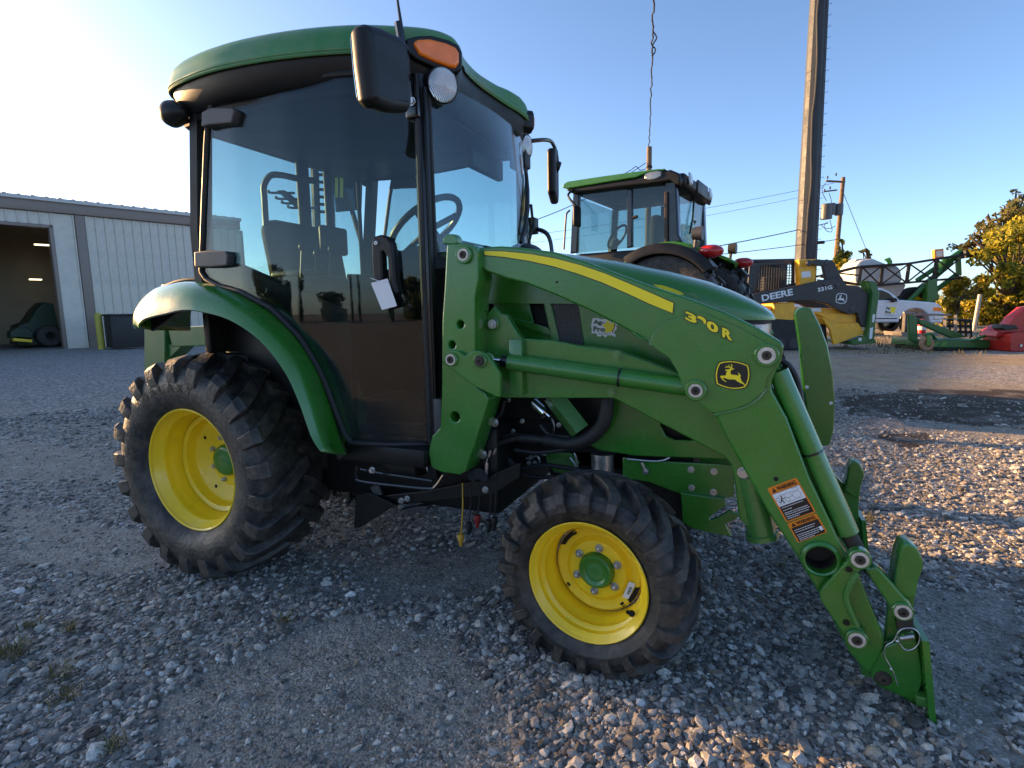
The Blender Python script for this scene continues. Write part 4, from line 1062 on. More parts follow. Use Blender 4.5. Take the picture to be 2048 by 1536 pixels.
# ------------------------------------------------------------------ rear fenders
fcol = {
    -.74: [(-.15, 1.095), (-.145, 1.115), (-.11, 1.135), (-.05, 1.147), (.02, 1.156), (.13, 1.170), (.23, 1.163), (.39, 1.128), (.54, 1.05), (.65, .94), (.71, .83), (.76, .70), (.80, .645)],
    -.66: [(-.30, 1.09), (-.285, 1.15), (-.24, 1.21), (-.17, 1.247), (-.09, 1.268), (.05, 1.276), (.20, 1.252), (.40, 1.178), (.56, 1.072), (.665, .947), (.72, .82), (.755, .69), (.79, .615)],
    -.56: [(-.345, 1.08), (-.33, 1.16), (-.28, 1.225), (-.20, 1.264), (-.10, 1.283), (.02, 1.285), (.22, 1.252), (.41, 1.178), (.555, 1.065), (.65, .93), (.70, .79), (.735, .66), (.755, .585)],
    -.36: [(-.355, 1.07), (-.34, 1.16), (-.29, 1.228), (-.21, 1.266), (-.10, 1.285), (.02, 1.286), (.21, 1.25), (.40, 1.172), (.54, 1.06), (.635, .925), (.685, .79), (.72, .66), (.74, .585)]}
def frow(k):
    r = []
    a, b, c, d = [Vector((*fcol[y][k][:1], y, fcol[y][k][1])) for y in (-.74, -.66, -.56, -.36)]
    ctr = Vector((0, 0, .476))
    def bulge(p, q, t, amt):
        m = p.lerp(q, t); n = Vector((m.x - ctr.x, 0, m.z - ctr.z)).normalized(); return m + n * amt + Vector((0, -amt * .5, 0))
    e = Vector((0, 0, 0))
    return [a + Vector((0, .004, 0)) + (a - ctr).normalized() * -.004, a, bulge(a, b, .25, .016), bulge(a, b, .6, .015), b, bulge(b, c, .5, .004), c, d]
rows = [frow(k) for k in range(13)]
# refine along the length
cols = [smooth_path([r[j] for r in rows], 4) for j in range(len(rows[0]))]
gridf = MB(); n1 = len(cols[0]); m1 = len(cols)
gridf.v = [tuple(cols[j][i]) for i in range(n1) for j in range(m1)]
gridf.f = [(i * m1 + j, i * m1 + j + 1, (i + 1) * m1 + j + 1, (i + 1) * m1 + j) for i in range(n1 - 1) for j in range(m1 - 1)]
for sg, lb in ((-1, 'near'), (1, 'far')):
    g_ = gridf if sg < 0 else mirror(gridf)
    o = part('rear_fender', g_, GREEN, T, label=lb + ' rear fender', ang=60)
    sm = o.modifiers.new('thick', 'SOLIDIFY'); sm.thickness = .008; sm.offset = 0
    # black inner liner between fender and cab
    pts = [(x, z - .004) for x, z in fcol[-.56]] + [(.72, .56), (.56, .93), (.40, 1.07), (.22, 1.14), (.04, 1.175), (-.14, 1.165), (-.28, 1.10)]
    mb = MB().yplate(pts, -.565, -.545, .002); mb = mb if sg < 0 else mirror(mb)
    part('fender_liner', mb, BLACKP, T)
    mb = MB().tube(smooth_path([(x, -.575, z + .012) for x, z in fcol[-.56][3:]], 4), .009, 8); mb = mb if sg < 0 else mirror(mb)
    part('fender_seal', mb, SEAL, T)
    mb = MB().rbox((-.31, -.52, 1.262), (-.20, -.44, 1.292), .01); mb = mb if sg < 0 else mirror(mb)
    part('tail_lamp', mb, BLACKP, T)

# ------------------------------------------------------------------ cab
plan = [(-.09, 0), (-.085, -.30), (-.06, -.50), (-.01, -.60), (.09, -.655), (.35, -.685), (.64, -.655), (.89, -.585), (1.06, -.495), (1.15, -.43), (1.195, -.36), (1.185, -.29), (1.145, -.20), (1.12, -.10), (1.11, 0)]
full = plan + [(x, -y) for x, y in plan[-2:0:-1]]
fullp = [Vector((q.x, q.y, 0)) for q in smooth_path([(x, y, 0) for x, y in full], 4, True)]
pc = Vector((.56, 0, 0))
def pring(z, k, dx=0.0, kf=None):
    r = []
    for p in fullp:
        d = p - pc; s_ = k
        arch = .055 * max(0, min(1, (p.x - .95) / .15)) * max(0, 1 - (abs(p.y) / .34) ** 2) * k ** 3
        r.append(Vector((pc.x + d.x * s_ + dx, pc.y + d.y * s_, z + (arch if z < 2.08 else arch * max(0, (2.20 - z) / .12)))))
    return r
part('cab_roof', MB().loft([pring(2.050, .985), pring(2.051, .998), pring(2.056, 1.005), pring(2.064, 1.004), pring(2.068, .998), pring(2.095, .992), pring(2.122, .978), pring(2.144, .953), pring(2.163, .91), pring(2.180, .84), pring(2.194, .74), pring(2.205, .60), pring(2.211, .3)], caps=True), GREEN_ROOF, T, ang=50)
def bring(z, k, drop):
    """black band rings: lower at the front where the visor hangs"""
    return [Vector((q.x, q.y, z - drop * max(0, min(1, (q.x - .85) / .3)))) for q in pring(z, k)]
part('roof_band', MB().loft([pring(2.0495, .985), bring(2.03, .982, 0), bring(2.0, .965, .0), bring(1.975, .948, .015), bring(1.955, .915, .03), bring(1.955, .86, .03)], caps=True), BLACKP, T, ang=60)
part('visor_lip', MB().tube([q for q in pring(2.046, 1.0)], .006, 6, closed=True), GREEN_ROOF, T)

def yd(x):
    """outward bow of the door glass in plan"""
    k = [(-.1, -.590), (.1, -.605), (.35, -.618), (.6, -.605), (.85, -.570), (1.0, -.525), (1.15, -.470)]
    for (x0, y0), (x1, y1) in zip(k, k[1:]):
        if x <= x1: return y0 + (y1 - y0) * (x - x0) / (x1 - x0)
    return k[-1][1]
def atd(u, v, off=0.0):
    y = -.58
    for _ in range(8):
        p = at(u, v, 'y', y); y = .5 * y + .5 * (yd(p.x) - off)
    return at(u, v, 'y', y)
up = [atd(*q) for q in PX('404,540 409,400 416,240 424,212 445,196 500,178 560,164 640,153 712,147 808,150')]
lo = [atd(*q) for q in PX('404,543 408,555 440,572 485,585 545,618 602,676 642,744 672,822 694,878 702,884 780,889 824,888')]
def interp(seq, x):
    if x <= seq[0].x: return seq[0].z
    for a_, b_ in zip(seq, seq[1:]):
        if x <= b_.x: return a_.z + (b_.z - a_.z) * (x - a_.x) / max(1e-6, b_.x - a_.x)
    return seq[-1].z
upm = sorted([p for p in up if p.x > up[0].x - 1], key=lambda p: p.x); lom = sorted(lo, key=lambda p: p.x)
xr = max(up[0].x, .075); xf = 1.105
def door_mb(off, th):
    xs = [xr + (xf - xr) * k / 40 for k in range(41)]
    mb = MB(); nz = 6
    for x in xs:
        z0, z1 = interp(lom, x), interp(upm, x)
        for k in range(nz + 1): mb.v.append((x, yd(x) - off, z0 + (z1 - z0) * k / nz))
    o = len(mb.v)
    mb.v += [(x, y + th, z) for x, y, z in mb.v]
    st = nz + 1
    for i in range(40):
        for k in range(nz):
            a_ = i * st + k; mb.f += [(a_, a_ + st, a_ + st + 1, a_ + 1), (o + a_ + 1, o + a_ + st + 1, o + a_ + st, o + a_)]
        a_ = i * st; mb.f += [(a_, o + a_, o + a_ + st, a_ + st), (a_ + nz, a_ + st + nz, o + a_ + st + nz, o + a_ + nz)]
    for k in range(nz):
        mb.f += [(k, k + 1, o + k + 1, o + k), (40 * st + k, o + 40 * st + k, o + 40 * st + k + 1, 40 * st + k + 1)]
    return mb
DM = door_mb(0, .006)
nd = part('cab_door', DM, GLASS, T, label='near glass cab door with black edge', ang=50)
fd = part('cab_door', mirror(DM), GLASS, T, label='far glass cab door', ang=50)
edge = [Vector((x, yd(x) - .002, interp(lom, x))) for x in [xr + (xf - xr) * k / 40 for k in range(41)]]
edge2 = [Vector((x, yd(x) - .002, interp(upm, x))) for x in [xr + (xf - xr) * k / 40 for k in range(41)]]
loopd = edge + edge2[::-1]
for d_, f_ in ((nd, lambda q: q), (fd, mirror)):
    part('door_seal', f_(MB().tube(loopd, .011, 8, closed=True)), SEAL, d_)
    # hinges at the rear edge
    for txt, v0 in (('410,226 428,217 470,217 476,222 470,248 424,252 408,256', 0), ('394,504 424,501 458,503 462,512 460,532 430,535 395,535', 0)):
        pts = [(q.x, q.z) for q in (at(u, v, 'y', -.63) for u, v in PX(txt))]
        part('door_hinge', f_(MB().yplate(fillet(pts, .008), -.645, -.60, .006)), GREYP, d_)
# door handle with keyed lock
hp = '748,482 752,474 766,470 778,474 788,486 792,510 795,560 801,585 796,590 786,578 782,560 779,515 772,504 768,506 770,556 768,568 752,566 748,520'
hy = yd(1.0) - .03
part('door_handle', MB().yplate(fillet(XZ(hp, hy), .006), hy - .016, hy + .022, .008, res=3), BLACKP, nd)
p = at(752, 486, 'y', hy - .018)
lk = part('key_lock', MB().lathe([(0, .004), (.0065, .004), (.0075, .002), (.0075, 0)], p, AXY, n=18), WDECAL, nd)
part('key_slot', MB().box((p.x - .0009, p.y - .0048, p.z - .004), (p.x + .0009, p.y - .0042, p.z + .004)), BLACKP, nd)
mb = MB().rbox((p.x - .013, p.y + .003, p.z - .035), (p.x + .012, p.y + .012, p.z + .014), .008); part('lock_plate', mb, BLACKG, nd)
for f_ in (lambda q: q, mirror):
    # front pillar: strip frame beside the glass, then the post itself
    part('front_pillar', f_(MB().rbox((1.085, -.490, .50), (1.128, -.44, 1.975), .008)), BLACKG, T)
    part('pillar_trim', f_(MB().rbox((1.126, -.487, .62), (1.136, -.462, 1.93), .004)), BLACKP, T)
    part('pillar_cover', f_(MB().rbox((1.128, -.50, .58), (1.166, -.465, .82), .008)), GREYP, T)
    part('rear_pillar', f_(MB().loft([[Vector((.028 + dx, -.598, z)), Vector((.068 + dx, -.595, z)), Vector((.075 + dx, -.53, z)), Vector((.028 + dx, -.53, z))] for z, dx in ((1.24, .0), (1.5, .0), (1.97, .06))])), BLACKP, T)
    part('sill', f_(MB().rbox((.70, -.56, .56), (1.12, -.42, .635), .012)), BLACKP, T)
    part('inner_fender', f_(MB().yplate(fillet(XZ('404,525 470,526 560,566 640,596 692,616 700,660 706,880 690,880 640,744 600,676 545,618 480,586 405,560', -.50), .01), -.50, -.46, .004)), BLACKP, T)
    part('roof_rail', f_(MB().tube(smooth_path([(x, -y_, 1.945) for x, y_ in ((0, .54), (.3, .60), (.7, .56), (1.0, .48), (1.09, .42))], 5), .022, 8)), BLACKP, T)
part('kick_panel', MB().rbox((.40, .44, .66), (1.12, .47, 1.20), .01), BLACKP, T)
part('cab_floor', MB().rbox((.0, -.45, .64), (1.13, .45, .68), .01), BLACKP, T)
part('inner_wheel_box', MB().rbox((-.02, -.46, .66), (.52, .46, 1.19), .03), BLACKP, T)
part('rear_wall', MB().rbox((.0, -.56, .98), (.04, .56, 1.27), .01), BLACKP, T)
part('roof_liner', MB().rbox((-.02, -.54, 1.925), (1.05, .54, 1.95), .01), GREYP, T)
rw = part('rear_window', MB().rbox((.015, -.53, 1.27), (.021, .53, 1.95), .001), GLASS, T)
mb = MB().tube([(.018, -.535, 1.27), (.018, .535, 1.27), (.018, .535, 1.95), (.018, -.535, 1.95)], .016, 8, closed=True)
part('window_frame', mb, SEAL, rw)
part('rear_post', MB().rbox((.03, .02, 1.27), (.06, .09, 1.95), .008), BLACKP, rw); part('rear_post', MB().rbox((.03, .22, 1.27), (.06, .26, 1.95), .008), BLACKP, rw)
part('rear_wiper', MB().tube([(.0, .30, 1.28), (.0, .42, 1.62)], .008, 6), BLACKP, rw)
part('grab_rail', MB().tube(smooth_path([at(u, v, 'y', -.30) for u, v in ((532, 452), (529, 400), (528, 372), (540, 352), (560, 350), (600, 358), (632, 362))], 6), .014, 10), BLACKP, T)
# windshield, bowed
def wx(y, z):
    t = max(0, min(1, (1.97 - z) / .62)); b = .075 + .10 * t
    return 1.125 + b * (1 - (abs(y) / .46) ** 2.2)
rows = []
ny_, nz_ = 24, 10
mb = MB()
for k in range(nz_ + 1):
    z = 1.965 - .62 * k / nz_
    for j in range(ny_ + 1):
        y = -.455 + .91 * j / ny_; mb.v.append((wx(y, z), y, z))
o = len(mb.v); mb.v += [(x - .006, y, z) for x, y, z in mb.v]; st = ny_ + 1
for k in range(nz_):
    for j in range(ny_):
        a_ = k * st + j; mb.f += [(a_, a_ + st, a_ + st + 1, a_ + 1), (o + a_ + 1, o + a_ + st + 1, o + a_ + st, o + a_)]
for j in range(ny_): mb.f += [(j, j + 1, o + j + 1, o + j), (nz_ * st + j, o + nz_ * st + j, o + nz_ * st + j + 1, nz_ * st + j + 1)]
for k in range(nz_): mb.f += [(k * st, o + k * st, o + (k + 1) * st, (k + 1) * st), (k * st + ny_, (k + 1) * st + ny_, o + (k + 1) * st + ny_, o + k * st + ny_)]
ws = part('windshield', mb, GLASSF, T, ang=50)
part('windshield_edge', MB().tube([(wx(.452, 1.965 - .062 * k) + .004, .452, 1.965 - .062 * k) for k in range(11)], .010, 8), SEAL, ws)
part('windshield_edge', MB().tube([(wx(.452, 1.965 - .062 * k) + .003, -.452, 1.965 - .062 * k) for k in range(11)], .008, 8), SEAL, ws)
# dome over the wiper motor, wiper
mb = MB().sphere((1.27, .10, 1.385), .10, 20, (.8, 1.2, .55)); part('wiper_dome', mb, BLACKP, T)
wp = [Vector((wx(y, z) + .012, y, z)) for y, z in ((-.02, 1.43), (.06, 1.50), (.15, 1.60), (.24, 1.70), (.31, 1.79))]
wpr = part('wiper_blade', MB().tube(wp, [.010, .012, .014, .012, .008], 6), SEAL, T)
part('wiper_arm', MB().tube([(1.29, .08, 1.42), Vector((wx(.12, 1.50) + .03, .13, 1.52)), Vector((wx(.17, 1.6) + .025, .18, 1.62))], .007, 6), BLACKP, wpr)
# interior: seat, steering wheel and column, console
st_ = part('driver_seat', MB().rbox((.12, -.25, 1.16), (.58, .23, 1.28), .05, 3), CLOTH, T)
Mx = Matrix.Translation((.14, -.01, 1.20)) @ Matrix.Rotation(rad(-10), 4, 'Y')
part('backrest', MB().rbox((-.06, -.24, -.02), (.06, .24, .40), .055, 4, Mx), CLOTH, st_)
part('armrest', MB().rbox((.15, -.31, 1.30), (.46, -.255, 1.345), .02, 3), BLACKP, st_)
part('control_console', MB().rbox((.10, -.45, 1.16), (.62, -.30, 1.30), .03, 3), BLACKP, T)
mb = MB()
for x, h in ((.40, .14), (.48, .11), (.56, .12)): mb.cyl((x, -.37, 1.29), (x + .02, -.37, 1.29 + h), .007, n=8); mb.sphere((x + .02, -.37, 1.29 + h), .018, 10)
part('control_lever', mb, BLACKP, T)
part('control_monitor', MB().rbox((.50, -.36, 1.40), (.53, -.20, 1.52), .012), BLACKP, T)
mb = MB().loft([[Vector((x0, -w_, z)), Vector((x1, -w_, z)), Vector((x1, w_, z)), Vector((x0, w_, z))] for x0, x1, w_, z in ((.90, 1.12, .12, .68), (.84, 1.12, .15, 1.15), (.78, 1.12, .24, 1.32), (.80, 1.10, .22, 1.40), (.90, 1.08, .14, 1.44))])
part('dashboard', mb, BLACKP, T)
sc_ = Vector((.83, -.02, 1.53)); sn = Vector((-.62, 0, .78)).normalized(); sq = sn.to_track_quat('Z', 'Y')
ring = [sc_ + sq @ Vector((.185 * math.cos(2 * PI * k / 36), .185 * math.sin(2 * PI * k / 36), 0)) for k in range(36)]
mb = MB().tube(ring, .015, 10, closed=True)
for t in (0.4, 2.5, 4.6): mb.tube([sc_ - sn * .02, sc_ + sq @ Vector((.175 * math.cos(t), .175 * math.sin(t), 0))], .014, 8)
mb.cyl(sc_ - sn * .16, sc_, .03, n=14)
part('steering_wheel', mb, BLACKP, T)
part('sun_visor', MB().rbox((.98, .10, 1.80), (1.02, .44, 1.90), .012), BLACKP, T)
# amber corner lamps
AP = Plane((1.155, -.425), math.atan2(.15, .145)); AF = (AP.o, AP.e, Vector((0, 0, 1)), -AP.n)
ap = '824,88 835,81 858,80 890,88 910,97 917,108 917,128 910,138 898,137 868,126 838,112'
lampm = MB().plate(fillet(AP.P(ap), .012), -.03, .014, AF, .010, res=3)
bz = MB().plate(fillet(AP.P('812,78 835,72 862,71 896,80 916,90 924,104 924,140 905,146 866,134 832,118 814,104'), .012), -.06, .004, AF, .006)
for f_ in (lambda q: q, mirror):
    b_ = part('lamp_bezel', f_(bz), BLACKP, T); part('amber_lens', f_(lampm), AMBER, b_)
# round work lamps on the front pillars
ld = Vector((.80, -.52, -.14)).normalized()
lc_ = at(886, 170, 'y', -.425)
for f_, lc_, ld in ((lambda q: q, lc_, ld), (mirror, Vector((lambda q: (q.x, -q.y, q.z))(at(1054, 294, 'y', .47))), Vector((1, .06, -.10)).normalized())):
    wl = part('work_lamp', f_(MB().lathe([(.0, -.085), (.035, -.08), (.055, -.055), (.062, -.02), (.062, .0), (.058, .004)], lc_, ld, n=32)), BLACKP, T)
    part('lens', f_(MB().lathe([(.058, .001), (.050, .006), (.03, .011), (0, .013)], lc_, ld, n=32)), LENS, wl)
    part('lamp_bracket', f_(MB().tube([lc_ - ld * .06, Vector((1.11, -.455, min(1.93, lc_.z - .03)))], .022, 8)), BLACKP, wl)
# rear lamps on stalks
for f_ in (lambda q: q, mirror):
    c_ = at(350, 227, 'y', -.62)
    r_ = part('rear_work_lamp', f_(MB().lathe([(0, .07), (.02, .065), (.034, .04), (.050, 0), (.052, -.02), (.046, -.035), (0, -.04)], c_, (.93, -.1, -.05), n=26)), BLACKP, T)
    part('lamp_bracket', f_(MB().tube([c_ + Vector((.06, 0, 0)), Vector((.03, -.60, 1.93)), Vector((.04, -.57, 1.95))], .012, 8)), BLACKP, r_)
p = at(362, 182, 'y', -.60)
part('tail_reflector', MB().rbox((p.x - .02, -.60, p.z - .03), (p.x + .02, -.52, p.z + .03), .008), REDL, T)
# mirrors
MXP = 1.12
def mirror_shell(cx):
    fr_ = (Vector((cx, 0, 0)), Vector((0, 1, 0)), Vector((0, 0, 1)), Vector((1, 0, 0)))
    pts = fillet([(p.y, p.z) for p in (at(u, v, 'x', cx) for u, v in PX('712,56 720,50 745,56 785,74 803,92 807,130 809,216 803,228 770,226 738,216 727,200 718,130'))], .015, 4)
    return MB().plate(pts, -.035, .04, fr_, .032, res=4), fr_, pts
ms, fr_, pts = mirror_shell(MXP)
mo = part('side_mirror', ms, BLACKP, T, label='near side mirror', ang=60)
cxm = sum(p[0] for p in pts) / len(pts); czm = sum(p[1] for p in pts) / len(pts)
part('mirror_glass', MB().plate([(cxm + (a_ - cxm) * .86, czm + (b_ - czm) * .9) for a_, b_ in pts], -.037, -.0355, fr_), MIRROR, mo)
arm = MB().tube(smooth_path([at(u, v, 'y', y) for u, v, y in ((797, 46, -.52), (801, 70, -.52), (808, 120, -.515), (813, 160, -.51), (818, 205, -.50))], 4), .015, 8)
part('mirror_arm', arm, BLACKG, mo)
part('mirror_pivot', MB().cyl(Vector((MXP + .02, -.63, 1.90)), at(803, 140, 'y', -.53), .026, n=16), BLACKP, mo)
part('arm_clamp', MB().rbox((0, 0, 0), (.055, .05, .07), .008, M=Matrix.Translation(at(810, 238, 'y', -.51))), BLACKG, mo)
q = at(824, 203, 'y', -.515); b_ = MB(); hexbolt(b_, q, AXY, .010, .008); part('clamp_bolt', b_, STEEL, mo)
# far mirror
fm = at(1102, 350, 'y', .85)
Mf = Matrix.Translation(fm) @ Matrix.Rotation(rad(13), 4, 'Z')
sh2 = fillet([(-.10, .12), (.06, .16), (.10, .10), (.10, -.12), (.06, -.155), (-.09, -.12)], .03, 4)
mo2 = part('side_mirror', MB().plate(sh2, -.012, .036, (fm, Mf.to_3x3() @ Vector((0, 1, 0)), Vector((0, 0, 1)), Mf.to_3x3() @ Vector((1, 0, 0))), .018, res=4), BLACKP, T, label='far side mirror', ang=60)
arm = [at(u, v, 'y', y) for u, v, y in ((1038, 285, .50), (1070, 281, .60), (1094, 280, .72), (1106, 288, .82), (1113, 310, .86), (1116, 340, .87))]
part('mirror_arm', MB().tube(smooth_path(arm, 5), .011, 8), BLACKG, mo2)
part('mirror_pivot', MB().cyl(at(1106, 330, 'y', .85), at(1119, 335, 'y', .87), .03, n=14), BLACKP, mo2)
mb = MB().rbox((-.05, -.04, -.05), (.04, .04, .05), .01, M=Matrix.Translation(at(1042, 318, 'y', .47))); part('mirror_switch', mb, BLACKP, mo2)
# handrail at the far side of the windshield
part('hand_rail', MB().tube(smooth_path([at(u, v, 'y', .47) for u, v in ((1058, 505), (1055, 470), (1060, 458), (1080, 460), (1094, 468), (1101, 485), (1104, 505))], 5), .011, 8), BLACKG, T)
part('rail_bracket', MB().rbox((-.03, -.03, -.04), (.03, .03, .04), .008, M=Matrix.Translation(at(1063, 452, 'y', .47))), BLACKP, T)
# whip antenna
an = part('antenna', MB().tube([at(806, 90, 'y', -.50), at(803, 55, 'y', -.50), at(796, 8, 'y', -.50), at(788, -60, 'y', -.50), at(776, -200, 'y', -.50)], [.008, .007, .005, .003, .002], 8), BLACKG, T)
part('antenna_base', MB().cyl(at(809, 118, 'y', -.50), at(805, 78, 'y', -.50), .011, n=12), BLACKP, an)
# paper tag hanging on the door handle: a thing of its own
ty_ = hy - .022
tg = thing('paper_tag', 'blank white paper tag hanging from the door handle of the compact tractor', 'tag', at(766, 590, 'y', ty_))
tp = fillet([(p.x - tg.location.x, p.z - tg.location.z) for p in (at(u, v, 'y', ty_) for u, v in PX('742,566 775,557 794,612 764,620'))], .003)
hh_ = at(773, 564, 'y', ty_)
part('tag_sheet', MB().yplate(tp, -.0006, .0006, 0, holes=[circle2((hh_.x - tg.location.x, hh_.z - tg.location.z), .002, 10)]), PAPER, tg)
part('tag_string', MB().tube([at(u, v, 'y', ty_ - .001) - tg.location for u, v in ((773, 564), (758, 562), (741, 556))], .0012, 5), PAPER, tg)
# ================================================================== the yard behind
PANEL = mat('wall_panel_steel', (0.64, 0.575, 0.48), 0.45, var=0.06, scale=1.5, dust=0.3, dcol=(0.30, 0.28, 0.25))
TRIM = mat('brown_trim', (0.24, 0.185, 0.15), 0.5, var=0.08, scale=2)
EAVE = mat('roof_steel', (0.55, 0.53, 0.50), 0.45, var=0.06, scale=2)
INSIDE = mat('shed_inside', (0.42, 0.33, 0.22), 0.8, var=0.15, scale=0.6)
LAMP = mat('tube_lamp', (0.8, 0.8, 0.75), 0.5, emit=(1.0, 0.86, 0.55), estr=0.9)
BYEL = mat('bollard_yellow', (0.50, 0.42, 0.05), 0.6, var=0.15, dust=0.3, dcol=(0.3, 0.26, 0.12))
BIN = mat('dark_bin', (0.022, 0.020, 0.018), 0.6, var=0.2)
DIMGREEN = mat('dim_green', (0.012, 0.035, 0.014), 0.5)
TOWERM = mat('tower_steel', (0.034, 0.038, 0.043), 0.6, metal=0.0, var=0.12, scale=1.2)
FARGREEN = mat('machine_green', (0.022, 0.12, 0.02), 0.4, coat=0.2, var=0.1, dust=0.15, dcol=(0.12, 0.13, 0.07))
LIME = mat('fender_green', (0.05, 0.22, 0.018), 0.35, coat=0.3, var=0.1, dust=0.12, dcol=(0.16, 0.18, 0.08))
CYEL = mat('construction_yellow', (0.90, 0.43, 0.02), 0.45, var=0.12, dust=0.25, dcol=(0.28, 0.20, 0.10))
CGREY = mat('construction_grey', (0.022, 0.022, 0.024), 0.45, var=0.2, dust=0.25, dcol=(0.09, 0.08, 0.07))
WPAINT = mat('white_car_paint', (0.66, 0.67, 0.69), 0.25, coat=0.6, var=0.03)
RPAINT = mat('red_paint', (0.42, 0.018, 0.012), 0.38, coat=0.2, var=0.12)
TANK = mat('white_tank', (0.45, 0.46, 0.46), 0.5, var=0.06)
POLY = mat('grey_hopper', (0.30, 0.29, 0.27), 0.6, var=0.08)
WOOD = mat('pole_wood', (0.17, 0.115, 0.07), 0.85, var=0.3, scale=3, bump=0.3, bscale=12)
GALV = mat('galvanised_steel', (0.10, 0.105, 0.11), 0.5, metal=0.2, var=0.15, scale=1.2)
CASTER = mat('caster_tyre', (0.36, 0.19, 0.10), 0.7, var=0.2)
CABLE = mat('cable_black', (0.012, 0.012, 0.013), 0.6)
BARE = mat('bare_tube', (0.30, 0.26, 0.22), 0.5, metal=0.3, var=0.2)

def pthing(name, label, cat, P, group=None):
    o = thing(name, label, cat, P.o, P.az, group); return o
# ------------------------------------------------------------------ metal shed
A = at(140, 697, 'z', 0)
ZEAVE = Plane((A.x, A.y), YAW).loc(132, 425)[1]
B = at(390, 452, 'z', ZEAVE)
W = Plane((A.x, A.y), math.atan2(B.y - A.y, B.x - A.x))
shed = pthing('metal_shed', 'long pale ribbed metal shed with open doorway and brown trim, at left', 'building', W)
sL, sR = -16.0, W.loc(474, 460)[0]  # unseen left run of the shed, lengthened to shade the foreground
print("ZEAVE", ZEAVE, A, B)
s_col0, s_col1 = W.loc(151, 428)[0], W.loc(164, 430)[0]
s_j = W.loc(136, 694)[0]; s_dw = W.loc(-150, 560)[0] - 1.0
z_dw = W.loc(104, 451)[1]
k0, k1 = W.loc(172, 432)[0], W.loc(383, 452)[0]
pitch = (k1 - k0) / 12
def ribbed(mb, s0, s1, z0, z1):
    """one wall sheet between two ribs: flat pan with a raised rib along its right edge"""
    d = .05
    prof = [(s0, 0), (s1 - .075, 0), (s1 - .055, -d), (s1 - .02, -d), (s1, 0)]
    n = len(prof)
    mb.v += [(s, y, z0) for s, y in prof] + [(s, y, z1) for s, y in prof]
    mb.f += [(i, i + 1, n + i + 1, n + i) for i in range(n - 1)]
    return mb
s = k0 - pitch
pan = ribbed(MB(), 0, pitch, 0, ZEAVE - .02).mesh('wall_panel')
while s < sR - .05:
    link('wall_panel', pan, PANEL, shed, (s, 0, 0)); s += pitch
link('wall_panel', ribbed(MB(), s_j, s_col0 - .06, 0, ZEAVE - .02).mesh('wall_panel'), PANEL, shed)
pan2 = ribbed(MB(), 0, pitch, z_dw + .02, ZEAVE - .02).mesh('wall_panel')
s = s_j - .003 - pitch
while s > s_dw:
    link('wall_panel', pan2, PANEL, shed, (s, 0, 0)); s -= pitch
part('wall_sheet', MB().box((sL, 0, 0), (s + pitch - .004, .05, ZEAVE)), PANEL, shed)
part('corner_trim', MB().rbox((s_col0 - .055, -.09, 0), (s_col1 + .04, .03, ZEAVE - .02), .01), TRIM, shed)
part('fascia', MB().rbox((sL, -.14, ZEAVE), (sR + .1, .06, ZEAVE + .36), .01), TRIM, shed)
part('eave_trim', MB().rbox((sL, -.22, ZEAVE + .362), (sR + .14, .06, ZEAVE + .50), .01), EAVE, shed)
rib_ = MB().rbox((-.06, -.24, ZEAVE + .47), (.06, .06, ZEAVE + .525), .015).mesh('roof_rib')
s = k0
while s > s_dw - 2: s -= pitch * 1.25
while s < sR:
    link('roof_rib', rib_, EAVE, shed, (s, 0, 0)); s += pitch * 1.25
DEP = 16.0
part('roof', MB().add([(sL, -.1, ZEAVE + .5), (sR + .1, -.1, ZEAVE + .5), (sR + .1, DEP / 2, ZEAVE + 1.15), (sL, DEP / 2, ZEAVE + 1.15), (sR + .1, DEP, ZEAVE + .5), (sL, DEP, ZEAVE + .5),
                       (sL, -.1, ZEAVE + .45), (sR + .1, -.1, ZEAVE + .45), (sR + .1, DEP / 2, ZEAVE + 1.1), (sL, DEP / 2, ZEAVE + 1.1), (sR + .1, DEP, ZEAVE + .45), (sL, DEP, ZEAVE + .45)],
                      [(0, 1, 2, 3), (3, 2, 4, 5), (9, 8, 7, 6), (11, 10, 8, 9), (0, 6, 7, 1), (4, 10, 11, 5), (1, 7, 8, 2), (2, 8, 10, 4), (3, 9, 6, 0), (5, 11, 9, 3)]), EAVE, shed, smooth=False)
part('end_wall', MB().plate([(0, 0), (DEP, 0), (DEP, ZEAVE + .45), (DEP / 2, ZEAVE + 1.1), (0, ZEAVE + .45)], 0, .08, (Vector((sR, 0.03, 0)), Vector((0, 1, 0)), Vector((0, 0, 1)), Vector((1, 0, 0)))), PANEL, shed)
part('end_wall', MB().plate([(0, 0), (DEP, 0), (DEP, ZEAVE + .45), (DEP / 2, ZEAVE + 1.1), (0, ZEAVE + .45)], 0, .08, (Vector((sL, 0.03, 0)), Vector((0, 1, 0)), Vector((0, 0, 1)), Vector((1, 0, 0)))), PANEL, shed)
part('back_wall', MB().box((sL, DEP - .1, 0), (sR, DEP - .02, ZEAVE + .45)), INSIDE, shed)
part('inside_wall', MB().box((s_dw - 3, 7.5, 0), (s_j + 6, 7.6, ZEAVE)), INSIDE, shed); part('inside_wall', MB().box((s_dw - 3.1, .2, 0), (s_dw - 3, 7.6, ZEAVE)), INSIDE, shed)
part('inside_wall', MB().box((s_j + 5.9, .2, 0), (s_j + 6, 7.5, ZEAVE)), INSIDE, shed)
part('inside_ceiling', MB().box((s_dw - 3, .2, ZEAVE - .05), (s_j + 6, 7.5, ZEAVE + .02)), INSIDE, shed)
part('door_jamb', MB().rbox((s_j - .12, -.02, 0), (s_j - .005, .35, z_dw), .01), TRIM, shed)
part('door_header', MB().rbox((s_dw, -.02, z_dw - .10), (s_j, .30, z_dw + .015), .01), TRIM, shed)
